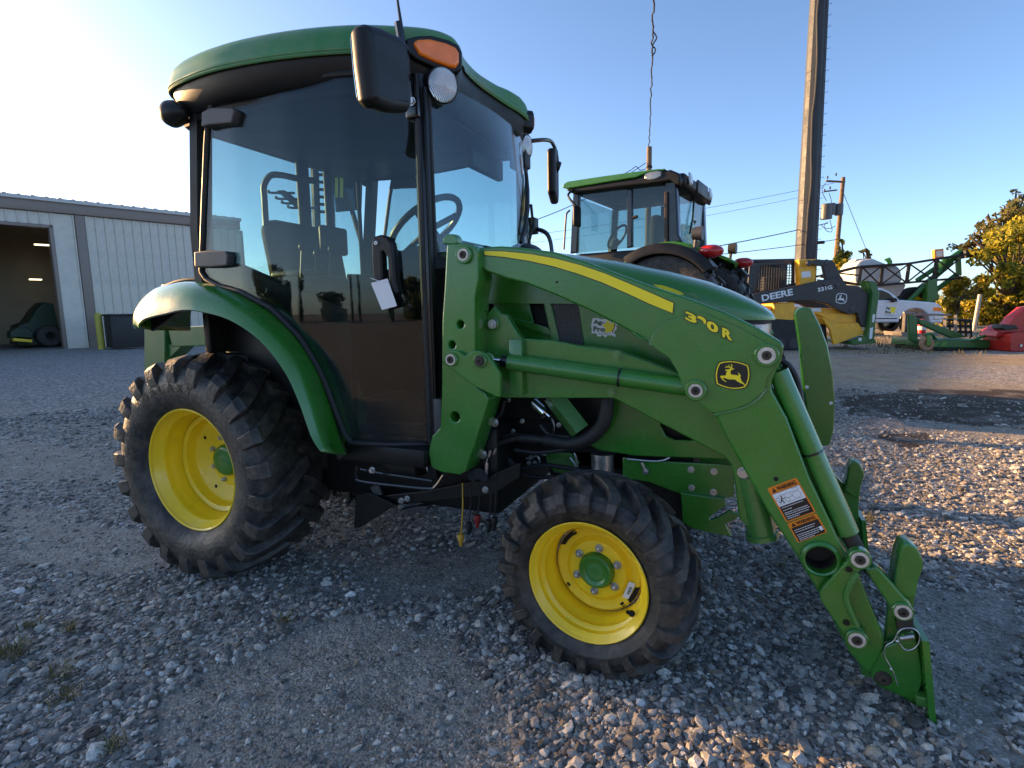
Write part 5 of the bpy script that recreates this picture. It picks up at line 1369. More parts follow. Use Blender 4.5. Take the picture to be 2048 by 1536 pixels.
for u, v, off, L_ in ((88, 490, 3.2, .62), (71, 559, 6.5, .45)):
    a_, b_ = W.loc(u, v, off)
    lp = part('ceiling_lamp', MB().rbox((a_ - L_ / 2, off - .05, b_ - .03), (a_ + L_ / 2, off + .05, b_ + .03), .02), LAMP, shed)
# machine parked inside the doorway, in the dark
q = W.o + W.e * W.loc(40, 690, 2.2)[0] + W.n * 2.2
mc = thing('parked_harvester', 'dim green machine with yellow base parked inside the open shed doorway', 'machine', q, W.az)
def cp(u, v, off):
    a_, b_ = W.loc(u, v, off); d = W.o + W.e * a_ + W.n * off - q; return (d.dot(W.e), b_)
part('machine_body', MB().yplate([cp(u, v, 2.6) for u, v in PX('34,690 36,652 56,644 74,618 88,604 106,608 114,646 122,690')], .3, 2.4, .03), DIMGREEN, mc)
part('machine_hood', MB().yplate([cp(u, v, 2.1) for u, v in PX('20,664 32,656 54,655 66,664 64,676 32,674 20,676')], -.2, .8, .03), DIMGREEN, mc)
part('machine_base', MB().yplate([cp(u, v, 2.0) for u, v in PX('26,676 64,679 64,685 26,682')], -.3, .4, .02), YELLOW, mc)
part('tyre', MB().lathe([(.15, -.2), (.38, -.2), (.44, -.12), (.44, .12), (.38, .2), (.15, .2)], (cp(100, 676, 2.2)[0], .1, .44), (0, 1, 0), n=28), RUBBER, mc)
# bollard and bin in front of the wall
b0 = at(204, 699, 'z', 0)
bo = tag(link('bollard', MB().lathe([(.11, 0), (.11, 1.22), (.09, 1.29), (0, 1.31)], (0, 0, 0), (0, 0, 1), n=20).mesh('bollard'), BYEL, None, b0), 'faded yellow steel bollard standing before the shed wall', 'bollard')
b1 = at(262, 697, 'z', 0); bn = thing('waste_bin', 'dark square bin against the shed wall beside the yellow bollard', 'bin', b1, W.az)
part('bin_body', MB().rbox((-.62, -.4, .06), (.62, .5, 1.18), .03), BIN, bn); part('bin_lid', MB().rbox((-.65, -.43, 1.18), (.65, .53, 1.25), .02), BIN, bn)

# ------------------------------------------------------------------ green implement and yellow drum behind the tractor
IP = Plane(at(300, 757, 'y', 1.3)[:2], -.0)
im = pthing('green_implement', 'green steel implement frame with yellow panels standing behind the compact tractor', 'implement', IP)
part('frame_post', MB().yplate(fillet(IP.P('288,640 330,640 330,880 288,880'), .01), 0, .22, .01), FARGREEN, im)
part('frame_beam', MB().yplate(IP.P('330,655 600,640 600,683 470,690 340,694'), .02, .2, .01), FARGREEN, im)
part('frame_brace', MB().yplate(IP.P('328,688 360,690 330,720'), .03, .18, .005), FARGREEN, im)
part('yellow_panel', MB().yplate(IP.P('405,684 440,684 446,702 446,860 405,860'), .3, .9, .02), YELLOW, im)
part('yellow_panel', MB().yplate(IP.P('442,680 560,680 560,860 450,860'), .25, .95, .02), YELLOW, im)

# ------------------------------------------------------------------ large tractor beyond the hood
fw_ = (-_rh * math.cos(rad(32)) + _fh * math.sin(rad(32)))
LPo = G(1.84, 6.4)
LP = Plane((LPo.x, LPo.y), math.atan2(-fw_.y, -fw_.x))
lt = pthing('large_tractor', 'big green tractor with tall glazed cab and red tail lights behind the compact tractor', 'tractor', LP)
CW = 1.36
def lp(n, txt, y0, y1, m, b=.01, r=0, par=None, holes=()):
    pts = LP.P(txt); return part(n, MB().yplate(fillet(pts, r) if r else pts, y0, y1, b, holes), m, par or lt)
lp('cab_roof', '1131,378 1134,371 1141,366 1200,357 1280,346 1322,341 1340,342 1300,349 1278,358 1142,380', -.10, CW + .1, LIME, .012, .02)
lp('roof_band', '1135,381 1278,359 1300,349 1345,342 1362,349 1366,362 1362,374 1345,364 1300,371 1240,377 1150,389', -.085, CW + .085, BLACKP, .02, .03)
lp('front_pillar', '1146,386 1158,385 1154,505 1140,507', 0, .07, BLACKG, .012); lp('front_pillar', '1146,386 1158,385 1154,505 1140,507', CW - .07, CW, BLACKG, .012)
lp('door_post', '1254,379 1265,378 1265,494 1254,496', -.01, .05, BLACKG, .012); lp('door_post', '1254,379 1265,378 1265,494 1254,496', CW - .05, CW + .01, BLACKG, .012)
lp('rear_pillar', '1329,364 1354,360 1358,470 1366,484 1332,490', -.02, .10, BLACKG, .02); lp('rear_pillar', '1329,364 1354,360 1358,470 1366,484 1332,490', CW - .10, CW + .02, BLACKG, .02)
lp('exhaust_pipe', '1331,385 1338,385 1338,488 1331,489', -.06, -.02, RUST, .01)
lp('side_window', '1158,385 1254,379 1254,496 1156,505', .01, .018, GLASS, 0); lp('side_window', '1265,378 1329,371 1331,490 1265,495', .01, .018, GLASS, 0)
lp('side_window', '1158,385 1254,379 1254,496 1156,505', CW - .018, CW - .01, GLASS, 0); lp('side_window', '1265,378 1329,371 1331,490 1265,495', CW - .018, CW - .01, GLASS, 0)
s_r = LP.loc(1352, 420)[0]
zt, zb = LP.loc(1340, 366)[1], LP.loc(1340, 486)[1]
part('rear_window', MB().box((s_r - .01, .11, zb), (s_r, CW - .11, zt)), GLASS, lt)
part('rear_wiper', MB().tube([(s_r + .01, .75, zt - .02), (s_r + .03, .62, zt - .32), (s_r + .02, .55, zt - .5)], .012, 6), SEAL, lt)
part('front_glass', MB().box((LP.loc(1147, 440)[0], .07, zb - .1), (LP.loc(1147, 440)[0] + .008, CW - .07, zt)), GLASS, lt)
part('cab_base', MB().rbox((LP.loc(1150, 500)[0], .03, .95), (s_r - .02, CW - .03, LP.loc(1250, 500)[1]), .04), BLACKP, lt)
st2 = part('driver_seat', MB().rbox((-.75, .45, 1.5), (-.30, .95, 1.75), .06, 3), CLOTH, lt); part('backrest', MB().rbox((-.42, .45, 1.7), (-.28, .95, 2.28), .06, 3), CLOTH, st2)
part('steering_column', MB().tube(smooth_path([(-1.02, .70, 1.5), (-.98, .70, 1.95), (-.92, .70, 2.05)], 4), .06, 10), BLACKP, lt)
part('steering_wheel', MB().tube([Vector((-.92 + .1 * math.cos(t) , .70 + .2 * math.sin(t), 2.08 + .14 * math.cos(t))) for t in [k * PI / 12 for k in range(24)]], .016, 8, closed=True), BLACKP, lt)
part('door_handle', MB().tube(LP_ := [(LP.loc(1267, 437)[0], -.03, LP.loc(1267, 437)[1]), (LP.loc(1277, 434)[0], -.04, LP.loc(1277, 434)[1])], .02, 8), BLACKP, lt)
for u, v in ((1310, 353),):
    a_, b_ = LP.loc(u, v); part('roof_lamp', MB().lathe([(.0, -.006), (.07, -.002), (.085, .012)], (0, 0, 0), (0, 1, 0), n=24), LENS, lt).matrix_local = Matrix.Translation((a_, -.092, b_)) @ Matrix.Diagonal((1.25, 1, .62, 1))
for y in (.14, CW - .22):
    a_, b_ = LP.loc(1364, 356); part('roof_lamp', MB().lathe([(.0, .02), (.06, .016), (.075, 0)], (a_ + .055, y, b_ + .01), (1, 0, .15), n=24), LENS, lt)
part('number_plate', MB().rbox((LP.loc(1364, 362)[0] + .03, .50, LP.loc(1364, 362)[1] - .05), (LP.loc(1364, 362)[0] + .06, 1.0, LP.loc(1364, 362)[1] + .10), .01), GREYP, lt)
part('roof_rear', MB().rbox((LP.loc(1345, 350)[0] - .05, .0, LP.loc(1364, 372)[1]), (LP.loc(1364, 350)[0] + .04, CW, LP.loc(1364, 344)[1]), .05, 3), BLACKP, lt)
# fenders, tail lamps, wheels
def arc_fender(y0, y1, cx, cz, R0, a0, a1, th=.03):
    mb = MB(); rings = []
    for k in range(25):
        t = a0 + (a1 - a0) * k / 24; c, s_ = math.cos(t), math.sin(t)
        rings.append([Vector((cx + (R0 + th) * c, y0 + .03, cz + (R0 + th) * s_)), Vector((cx + (R0 + th) * c, y1, cz + (R0 + th) * s_)), Vector((cx + R0 * c, y1, cz + R0 * s_)), Vector((cx + (R0 - .06) * c, y0, cz + (R0 - .06) * s_)), Vector((cx + (R0 - .03) * c, y0 - .005, cz + (R0 - .03) * s_))])
    return mb.loft(rings)
a_, b_ = LP.loc(1362, 487)
cxw, czw, Rw = a_ - .10, 1.12, b_ - 1.12 - .02
for y0, y1, o_ in ((-.42, .03, -.42), (CW - .03, CW + .42, CW + .02)):
    fl = arc_fender(-.22, .03, cxw, czw, Rw, rad(52), rad(150)); fb = arc_fender(-.50, -.20, cxw, czw, Rw - .06, rad(38), rad(125), th=.05)
    if y0 > 0:
        fl, fb = mirror(fl), mirror(fb)
        for q_ in (fl, fb): q_.v = [(x, y + CW, z) for x, y, z in q_.v]
    f_ = part('rear_fender', fl, LIME, lt, ang=50)
    part('fender_extension', fb, BLACKP, f_, ang=50)
    yy = y0 + .14 if y0 < 0 else y1 - .14
    part('tail_lamp', MB().sphere((cxw + Rw * math.cos(rad(50)) + .03, yy, czw + Rw * math.sin(rad(50)) + .05), .12, 16, (1.1, .9, .6)), REDL, f_)
    part('work_lamp', MB().cyl((cxw + Rw * .42, yy, czw + Rw + .08), (cxw + Rw * .42 + .10, yy, czw + Rw + .08), .065, .075, n=18).tube([(cxw + Rw * .42 + .03, yy, czw + Rw + .02), (cxw + Rw * .42 + .02, yy, czw + Rw - .10)], .02, 8), GREYP, f_)
    ww = part('rear_wheel', MB().lathe([(.0, 0), (.25, -.02), (.36, -.1), (.40, -.2), (.42, -.21)], (cxw, y0 + .21 if y0 < 0 else y1 - .21, czw), (0, 1 if y0 < 0 else -1, 0), n=40), YELLOW, lt)
    ym = y0 + .22 if y0 < 0 else y1 - .22
    tb = MB().lathe([(k_[0] * (Rw - .06) / .845, k_[1]) for k_ in ((.47, -.21), (.62, -.24), (.74, -.22), (.79, -.17), (.80, 0), (.79, .17), (.74, .22), (.62, .24), (.47, .21))], (cxw, ym, czw), (0, 1, 0), n=48)
    for k in range(22):
        for sg in (-1, 1):
            t = 2 * PI * (k + (.5 if sg > 0 else 0)) / 22
            P0 = [Vector((cxw + r_ * math.cos(t + dt), ym + sg * yv, czw + r_ * math.sin(t + dt))) for r_, dt, yv in ((z_[0] * (Rw - .06) / .845, z_[1], z_[2]) for z_ in ((.78, -.03, .22), (.78, .03, .22), (.845, .022, .20), (.845, -.022, .20), (.78, .10, .0), (.78, .16, .0), (.845, .15, .0), (.845, .11, .0)))]
            if sg > 0: tb.add(P0, [(0, 1, 2, 3), (7, 6, 5, 4), (0, 4, 5, 1), (1, 5, 6, 2), (2, 6, 7, 3), (3, 7, 4, 0)])
            else: tb.add(P0, [(3, 2, 1, 0), (4, 5, 6, 7), (1, 5, 4, 0), (2, 6, 5, 1), (3, 7, 6, 2), (0, 4, 7, 3)])
    part('tyre', tb, RUBBER, ww)
part('drive_housing', MB().rbox((cxw - 1.6, .35, .55), (cxw + .4, CW - .35, 1.2), .06), IRON, lt)
part('long_hood', MB().rbox((cxw - 3.3, .30, 1.1), (cxw - 1.35, CW - .30, 1.72), .12, 3), LIME, lt)
for y in (-.12, CW + .12):
    fwl = part('front_wheel', MB().lathe([(0, 0), (.25, -.03), (.3, -.15)], (cxw - 2.75, y, .62), (0, 1 if y < 0 else -1, 0), n=32), YELLOW, lt)
    part('tyre', MB().lathe([(.3, -.17), (.45, -.2), (.58, -.17), (.62, -.1), (.62, .1), (.58, .17), (.45, .2), (.3, .17)], (cxw - 2.75, y, .62), (0, 1, 0), n=40), RUBBER, fwl)
# left-hand mirror, its arm and a grab rail
a_, b_ = LP.loc(1137, 372)
mr_ = part('side_mirror', MB().rbox((LP.loc(1176, 440)[0] - .05, -.34, LP.loc(1176, 458)[1]), (LP.loc(1176, 440)[0] - .01, -.16, LP.loc(1176, 418)[1]), .02), BLACKP, lt)
part('mirror_arm', MB().tube(smooth_path([(a_ + .12, -.05, b_ - .06), (a_ + .10, -.22, b_ - .16), (LP.loc(1176, 440)[0] - .03, -.25, LP.loc(1176, 420)[1])], 4), .014, 8), BLACKP, mr_)
part('grab_rail', MB().tube(smooth_path([(LP.loc(u, v)[0], -.06, LP.loc(u, v)[1]) for u, v in ((1144, 422), (1138, 428), (1136, 440), (1132, 500))], 4), .012, 8), BLACKP, lt)

# ------------------------------------------------------------------ tracked loader
SP = Plane(at(1610, 700, 'z', 0)[:2], YAW - .05)
sk = pthing('track_loader', 'yellow compact track loader with dark lift arm and caged cab', 'loader', SP)
def sp(n, txt, y0, y1, m, b=.015, r=0, par=None, holes=(), off=0):
    pts = SP.P(txt, off); return part(n, MB().yplate(fillet(pts, r) if r else pts, y0, y1, b, holes), m, par or sk)
armo = sp('lift_arm', '1500,592 1508,588 1613,567 1681,552 1692,570 1718,573 1735,587 1736,620 1731,655 1720,652 1713,626 1698,629 1681,623 1654,608 1625,602 1590,602 1523,608 1500,612', -.04, .14, CGREY, .02, .03)
part('lift_arm', MB().yplate(SP.P('1500,592 1508,588 1613,567 1681,552 1692,570 1718,573 1735,587 1736,620 1731,655 1720,652 1713,626 1698,629 1681,623 1654,608 1625,602 1590,602 1523,608 1500,612'), 1.36, 1.54, .02), CGREY, sk)
sp('arm_link', '1622,521 1634,519 1664,520 1670,527 1682,552 1674,558 1652,560 1646,532 1630,531', .0, .12, CGREY, .015)
sp('side_tower', '1603,518 1638,517 1638,545 1636,566 1606,572', .14, .40, CYEL, .015)
sp('decal', '1608,543 1626,541 1627,553 1609,555', .132, .139, WDECAL, 0)
cg = sp('cab_cage', '1513,523 1606,517 1606,573 1507,590', .45, .50, CGREY, .01, holes=[SP.P('1535,529 1600,525 1600,570 1523,583')])
xs0, xs1 = SP.loc(1528, 560)[0], SP.loc(1600, 560)[0]
zs0, zs1 = SP.loc(1560, 578)[1], SP.loc(1560, 527)[1]
mb = MB()
for k in range(15): x = xs0 + (xs1 - xs0) * k / 14; mb.box((x - .008, .465, zs0), (x + .008, .485, zs1))
for k in range(10): z = zs0 + (zs1 - zs0) * k / 9; mb.box((xs0, .468, z - .008), (xs1, .482, z + .008))
part('cage_mesh', mb, CGREY, cg, kind='stuff')
part('cab_back', MB().rbox((xs0 - .15, 1.0, zs0 - .1), (xs1 + .1, 1.06, zs1 + .08), .02), CGREY, sk)
part('cab_roof', MB().rbox((SP.loc(1513, 523)[0], .45, SP.loc(1560, 521)[1]), (SP.loc(1606, 518)[0], 1.25, SP.loc(1560, 517)[1] + .03), .02), CGREY, sk)
part('seat', MB().rbox((xs0 + .25, .6, zs0 - .1), (xs0 + .75, .95, zs0 + .35), .05), CLOTH, sk)
sp('engine_body', '1548,606 1590,604 1592,640 1550,648', .02, 1.4, CYEL, .03, .05)
sp('frame_body', '1480,610 1716,618 1716,646 1640,650 1480,660', .16, 1.34, CYEL, .03)
sp('frame_plate', '1592,640 1660,640 1664,690 1600,690', .2, 1.3, CGREY, .02)
sp('side_panel', '1637,628 1716,626 1716,646 1672,646 1650,634', .08, .158, CYEL, .01)
sp('front_blade', '1640,632 1672,646 1716,646 1729,667 1667,690 1660,660', -.02, .08, CYEL, .015, .02)
sp('warning_decal', '1630,616 1648,616 1648,623 1630,623', .15, .157, WDECAL, 0)
trk = sp('rubber_track', '1470,660 1490,640 1545,637 1592,640 1612,660 1610,690 1590,700 1490,700 1470,688', .0, .42, SEAL, .03, .12)
mb = MB()
for k in range(12):
    x = SP.loc(1478, 700)[0] + k * .18; mb.box((x, .02, .0), (x + .07, .40, .035)); 
part('track_lug', mb, SEAL, trk, kind='stuff')
for u in (1500, 1530, 1560, 1588): part('track_roller', MB().cyl((SP.loc(u, 690)[0], -.01, .17), (SP.loc(u, 690)[0], .1, .17), .14, n=20), CGREY, trk)
part('rubber_track', MB().yplate(fillet(SP.P('1470,660 1490,640 1545,637 1592,640 1612,660 1610,690 1590,700 1490,700 1470,688'), .12), 1.1, 1.5, .03), SEAL, sk)
for u, v in ((1673, 570), (1701, 619), (1618, 526), (1653, 525), (1649, 567)):
    a_, b_ = SP.loc(u, v); part('pivot_pin', MB().lathe([(.0, -.06), (.05, -.06), (.055, -.045), (.075, -.04), (.08, -.03)], (a_, .0 if v > 560 else .04, b_), (0, 1, 0), n=20), GREYP, sk)
def lettering(body, P, c0, c1, hpx, y, m, par, bold=.03):
    a0 = Vector(P.loc(*c0)); a1 = Vector(P.loc(*c1)); hz = P.loc(c0[0], c0[1] - hpx)[1] - a0.y
    d = (a1 - a0); w_ = d.length; d.normalize()
    return part(body.lower().strip() and 'lettering', MB().text(body, (Vector((a0.x, y, a0.y)), Vector((d.x, 0, d.y)), Vector((-d.y, 0, d.x)), AXY), w_, hz, bold=bold), m, par)
lettering('DEERE', SP, (1523, 603), (1585, 590), 13, -.046, WDECAL, armo)
lettering('331G', SP, (1634, 584), (1663, 578), 8, -.046, WDECAL, armo)
e0, e1 = SP.loc(1669, 608), SP.loc(1693, 586)
def emblem(par, x0, z0, x1, z1, y, m):
    P_ = lambda pts: [(x0 + (u - 155) / 1235 * (x1 - x0), z0 + (1190 - v) / 1015 * (z1 - z0)) for u, v in pts]
    part('emblem_border', MB().yplate(P_(sh), y - .004, y, 0, holes=[P_(scl(.88))]), m, par); part('leaping_deer', MB().yplate(P_(deer), y - .004, y, 0), m, par)
emblem(armo, e0[0], e0[1], e1[0], e1[1], -.042, WDECAL)
# upright green attachment standing at the front of the loader
gt = pthing('green_attachment', 'upright green attachment with white labels standing before the yellow track loader', 'implement', Plane((SP.o + SP.e * SP.loc(1735, 690)[0])[:2], SP.az))
gP = Plane((SP.o + SP.e * SP.loc(1735, 690)[0])[:2], SP.az)
part('upright', MB().yplate(gP.P('1729,562 1745,564 1752,587 1745,637 1742,682 1724,684 1730,654 1738,587'), -.15, .25, .015), FARGREEN, gt)
part('foot', MB().yplate(gP.P('1698,689 1698,682 1722,672 1742,676 1747,686'), -.15, 1.2, .015), FARGREEN, gt)
part('label', MB().yplate(gP.P('1738,629 1743,628 1741,644 1737,644'), -.156, -.151), WDECAL, gt); part('label', MB().yplate(gP.P('1733,656 1739,654 1737,676 1731,678'), -.156, -.151), WDECAL, gt)
part('label', MB().yplate(gP.P('1710,675 1716,675 1716,681 1710,681'), -.156, -.151), WDECAL, gt)

# ------------------------------------------------------------------ pickup
TPk = Plane(at(1828, 669, 'z', 0)[:2], YAW - .12)
pk = pthing('pickup_truck', 'white pickup truck with green and yellow door logo beyond the track loader', 'truck', TPk)
TWd = 1.9
sw = TPk.loc(1828, 652)[0]; rw_ = .40
def tk(n, txt, y0, y1, m, b=.03, r=0, par=None, holes=()):
    pts = TPk.P(txt) if isinstance(txt, str) else txt; return part(n, MB().yplate(fillet(pts, r) if r else pts, y0, y1, b, holes), m, par or pk)
arch = lambda cx: [(cx + .52 * math.cos(t), .42 + .52 * math.sin(t)) for t in [PI - k * PI / 10 for k in range(11)]][::-1]
bl = TPk.P('1884,624 1883,612 1872,605 1806,600 1745,600')
xl = sw - 4.9
body = bl + [(xl, bl[-1][1]), (xl, .55), (sw - 4.05, .45)] + [(sw - 3.55 + .52 * math.cos(t), .45 + .5 * math.sin(t)) for t in [PI - k * PI / 10 for k in range(11)]] + [(sw - .56, .45)] + [(sw + .52 * math.cos(t), .45 + .5 * math.sin(t)) for t in [PI - k * PI / 10 for k in range(11)]] + [(sw + .62, .40), (sw + .98, .42), (TPk.loc(1884, 640)[0], TPk.loc(1884, 640)[1])]
bd = tk('truck_body', body, 0, TWd, WPAINT, .05, .05)
cabp = TPk.P('1806,601 1785,584 1768,576 1745,575 1700,575 1688,580 1676,602')
tk('truck_cab', cabp, .10, TWd - .10, WPAINT, .06, .05)
tk('side_window', '1795,600 1780,586 1766,580 1752,580 1752,602', .085, .098, BLACKG, .003, .02)
tk('side_window', '1748,602 1748,580 1700,580 1692,602', .085, .098, BLACKG, .003, .02)
wsx = TPk.P('1805,600 1786,585')
part('windshield', MB().add([(wsx[0][0] + .02, .2, wsx[0][1]), (wsx[1][0] + .02, .28, wsx[1][1]), (wsx[1][0] + .02, TWd - .28, wsx[1][1]), (wsx[0][0] + .02, TWd - .2, wsx[0][1]),
                             (wsx[0][0] + .01, .2, wsx[0][1] - .01), (wsx[1][0] + .01, .28, wsx[1][1] - .01), (wsx[1][0] + .01, TWd - .28, wsx[1][1] - .01), (wsx[0][0] + .01, TWd - .2, wsx[0][1] - .01)],
                            [(0, 1, 2, 3), (7, 6, 5, 4), (0, 4, 5, 1), (2, 6, 7, 3), (1, 5, 6, 2), (3, 7, 4, 0)]), BLACKG, pk, smooth=False)
tk('side_mirror', '1779,597 1788,596 1790,603 1781,605', -.18, .02, BLACKP, .02, .02)
tk('headlight', '1866,615 1881,614 1883,623 1866,622', -.004, .25, AMBER, .003)
tk('bumper', '1868,626 1888,626 1888,638 1866,640', -.02, TWd + .02, STEEL, .03)
tk('trim_line', '1748,636 1794,636 1794,638 1748,638', -.006, .01, BLACKP, 0)
tk('door_handle', '1757,611 1766,610 1766,613 1757,613', -.02, .01, WPAINT, .004)
for cx in (sw, sw - 3.55):
    for y0, sg in ((.02, 1), (TWd - .02, -1)):
        wh = part('wheel', MB().lathe([(0, .02), (.12, .03), (.20, .02), (.245, .0)], (cx, y0, rw_), (0, sg, 0), n=24), STEEL, pk)
        part('tyre', MB().lathe([(.24, .0), (.34, -.01), (.39, .02), (.40, .06), (.40, .22), (.24, .26)], (cx, y0, rw_), (0, sg, 0), n=32), SEAL, wh)
lettering('Ag-', TPk, (1771, 620), (1781, 620), 7, -.008, DKGREEN, pk); lettering('Pro', TPk, (1770, 628), (1781, 628), 7, -.008, DKGREEN, pk)
part('logo_map', MB().yplate(TPk.P('1779,614 1784,613 1788,616 1792,613 1791,619 1789,624 1790,628 1785,625 1779,626 1782,620'), -.006, -.001), YDECAL, pk)
part('logo_line', MB().yplate(TPk.P('1768,630 1790,630 1790,631 1768,631'), -.006, -.001), GDECAL, pk)
# ------------------------------------------------------------------ sprayer with its folded boom
YP = Plane(G(17.6, 25.5)[:2], YAW - .1)
sy = pthing('field_sprayer', 'field sprayer with white tank and long black truss boom behind the pickup', 'sprayer', YP)
def yp(n, txt, y0, y1, m, b=.03, r=0):
    pts = YP.P(txt); return part(n, MB().yplate(fillet(pts, r) if r else pts, y0, y1, b), m, sy)
def ypt(u, v, y): a_, b_ = YP.loc(u, v); return Vector((a_, y, b_))
yp('spray_tank', '1728,532 1740,517 1766,513 1782,520 1798,526 1822,530 1830,566 1728,570', .8, 2.4, TANK, .12, .35)
yp('tank_lid', '1736,519 1740,513 1760,512 1764,517', 1.2, 1.9, TANK, .04)
yp('hopper', '1764,571 1831,566 1816,590 1800,600 1770,600', .6, 2.4, POLY, .05, .1)
for z0, z1, y in (((1640, 553), (1961, 504), 0), ((1640, 553), (1961, 504), .7)):
    part('truss_chord', MB().tube([ypt(*z0, y), ypt(1724, 533, y), ypt(1820, 527, y), ypt(1876, 518, y), ypt(*z1, y)], .055, 6), CABLE, sy)
part('truss_chord', MB().tube([ypt(1640, 560, .3), ypt(1724, 568, .3), ypt(1768, 570, .3), ypt(1821, 565, .3), ypt(1876, 560, .3), ypt(1935, 555, .3)], .055, 6), CABLE, sy)
for (u0, v0), (u1, v1) in (((1724, 531), (1724, 568)), ((1768, 530), (1768, 570)), ((1821, 527), (1821, 565)), ((1876, 518), (1876, 560))):
    part('truss_post', MB().tube([ypt(u0, v0, .1), ypt(u1, v1, .3)], .075, 6), CABLE, sy)
for (u0, v0), (u1, v1) in (((1724, 531), (1768, 570)), ((1768, 530), (1724, 568)), ((1768, 530), (1821, 565)), ((1821, 527), (1768, 570)), ((1821, 527), (1876, 560)), ((1876, 518), (1821, 565)), ((1640, 553), (1724, 568)), ((1680, 546), (1724, 550)), ((1876, 518), (1930, 555)), ((1930, 510), (1876, 560))):
    part('truss_brace', MB().tube([ypt(u0, v0, .1), ypt(u1, v1, .3)], .035, 6), CABLE, sy)
for (u0, v0), (u1, v1), y in (((1830, 603), (1930, 508), .5), ((1840, 600), (1940, 520), 1.2), ((1845, 560), (1935, 500), .4), ((1865, 598), (1935, 545), .6), ((1885, 545), (1900, 515), .3), ((1928, 505), (1930, 550), .4)):
    part('lift_linkage', MB().tube([ypt(u0, v0, y), ypt(u1, v1, y)], .11, 6), FARGREEN, sy)
yp('linkage_tower', '1862,560 1880,556 1884,600 1860,606', .2, .6, FARGREEN, .03)
yp('boom_tip', '1935,500 1960,500 1963,512 1935,516', .1, .7, CABLE, .04)
yp('filler_pipe', '1786,516 1796,512 1801,520 1800,530 1795,530 1794,522', .6, .8, LIME, .03)
for x in (1720, 1850):
    a_, b_ = YP.loc(x, 640); w2 = part('wheel', MB().lathe([(0, 0), (.4, -.05), (.5, -.12)], (a_, 1.0, .95), (0, 1, 0), n=28), YELLOW, sy)
    part('tyre', MB().lathe([(.5, -.15), (.8, -.2), (.95, -.12), (.95, .12), (.8, .2), (.5, .15)], (a_, 1.0, .95), (0, 1, 0), n=36), SEAL, w2)
yp('chassis', '1700,602 1870,600 1870,618 1700,620', .7, 2.2, FARGREEN, .03)

# ------------------------------------------------------------------ finish mower, steel stand, red implement
MP = Plane(at(1853, 702, 'z', 0)[:2], YAW - .06)
mw = pthing('mower_deck', 'green finishing mower deck on small caster wheels in front of the pickup', 'mower', MP)
def mpt(u, v, y=0): a_, b_ = MP.loc(u, v); return Vector((a_, y, b_))
part('deck', MB().yplate(fillet(MP.P('1866,680 1985,680 1992,688 1985,697 1866,696'), .03), .1, 1.6, .02), FARGREEN, mw)
part('deck_stripe', MB().yplate(MP.P('1884,693 1893,683 1900,684 1896,694'), .09, .098), LIME, mw); part('deck_stripe', MB().yplate(MP.P('1870,693 1880,683 1884,684 1876,694'), .09, .098), LIME, mw)
part('deck_skirt', MB().yplate(MP.P('1866,697 1985,698 1984,701 1866,700'), .12, 1.58, 0), BLACKP, mw)
part('hitch_frame', MB().yplate(MP.P('1841,630 1850,630 1858,640 1858,690 1841,680'), .4, .5, .01), FARGREEN, mw)
part('hitch_arm', MB().yplate(MP.P('1858,637 1870,640 1945,668 1960,676 1930,678 1862,648'), .4, .55, .015), FARGREEN, mw)
part('wheel_arm', MB().tube(smooth_path([mpt(1853, 672, .05), mpt(1866, 668, .05), mpt(1880, 676, .2), mpt(1892, 682, .3)], 4), .035, 8), FARGREEN, mw)
part('wheel_arm', MB().tube(smooth_path([mpt(1950, 682, .1), mpt(1962, 676, .05), mpt(1985, 668, .05), mpt(1993, 662, .05)], 4), .035, 8), FARGREEN, mw)
a_ = mpt(1853, 689)
cw_ = part('caster_wheel', MB().lathe([(.0, .0), (.07, .0), (.08, -.04), (.15, -.05), (.165, -.02), (.165, .02), (.15, .05), (.08, .04)], (a_.x, 0, .17), (0, 1, 0), n=26), CASTER, mw)
part('caster_fork', MB().yplate(MP.P('1851,670 1857,670 1858,690 1849,690'), -.07, -.055, .005), LIME, cw_)
RP = Plane(at(1818, 690, 'z', 0)[:2], YAW - .06)
rk = pthing('steel_stand', 'bare steel tube stand with a low shelf in front of the pickup wheel', 'rack', RP)
def rpt(u, v, y=0): a_, b_ = RP.loc(u, v); return Vector((a_, y, b_))
for (u0, v0), (u1, v1) in (((1809, 626), (1806, 664)), ((1827, 627), (1825, 668)), ((1911, 630), (1911, 664)), ((1890, 632), (1890, 660))):
    part('stand_post', MB().tube([rpt(u0, v0), rpt(u1, v1)], .045, 4), BARE, rk)
part('stand_rail', MB().tube([rpt(1807, 626), rpt(1829, 627)], .045, 4), BARE, rk); part('stand_rail', MB().tube([rpt(1829, 629, .2), rpt(1912, 630, .2)], .03, 4), BARE, rk)
part('stand_shelf', MB().yplate(RP.P('1788,663 1828,666 1826,674 1790,671'), -.3, .5, .01), BARE, rk)
for u in (1797, 1822): part('stand_foot', MB().tube([rpt(u, 668), Vector((rpt(u, 668).x, 0, .0))], .045, 4), BARE, rk)
QP = Plane(at(1940, 690, 'z', 0)[:2], YAW - .08)
rc = pthing('wire_rack', 'black wire rack standing behind the green mower deck', 'rack', QP)
mb = MB()
for k in range(6): u = 1914 + k * 11; part('rack_bar', MB().tube([Vector((QP.loc(u, 640)[0], .5, QP.loc(u, 640)[1])), Vector((QP.loc(u + 2, 676)[0], .5, QP.loc(u + 2, 676)[1]))], .035, 4), CABLE, rc)
for v in (640, 652, 664): part('rack_rail', MB().tube([Vector((QP.loc(1912, v)[0], .5, QP.loc(1912, v)[1])), Vector((QP.loc(1972, v + 2)[0], .5, QP.loc(1972, v + 2)[1]))], .035, 4), CABLE, rc)
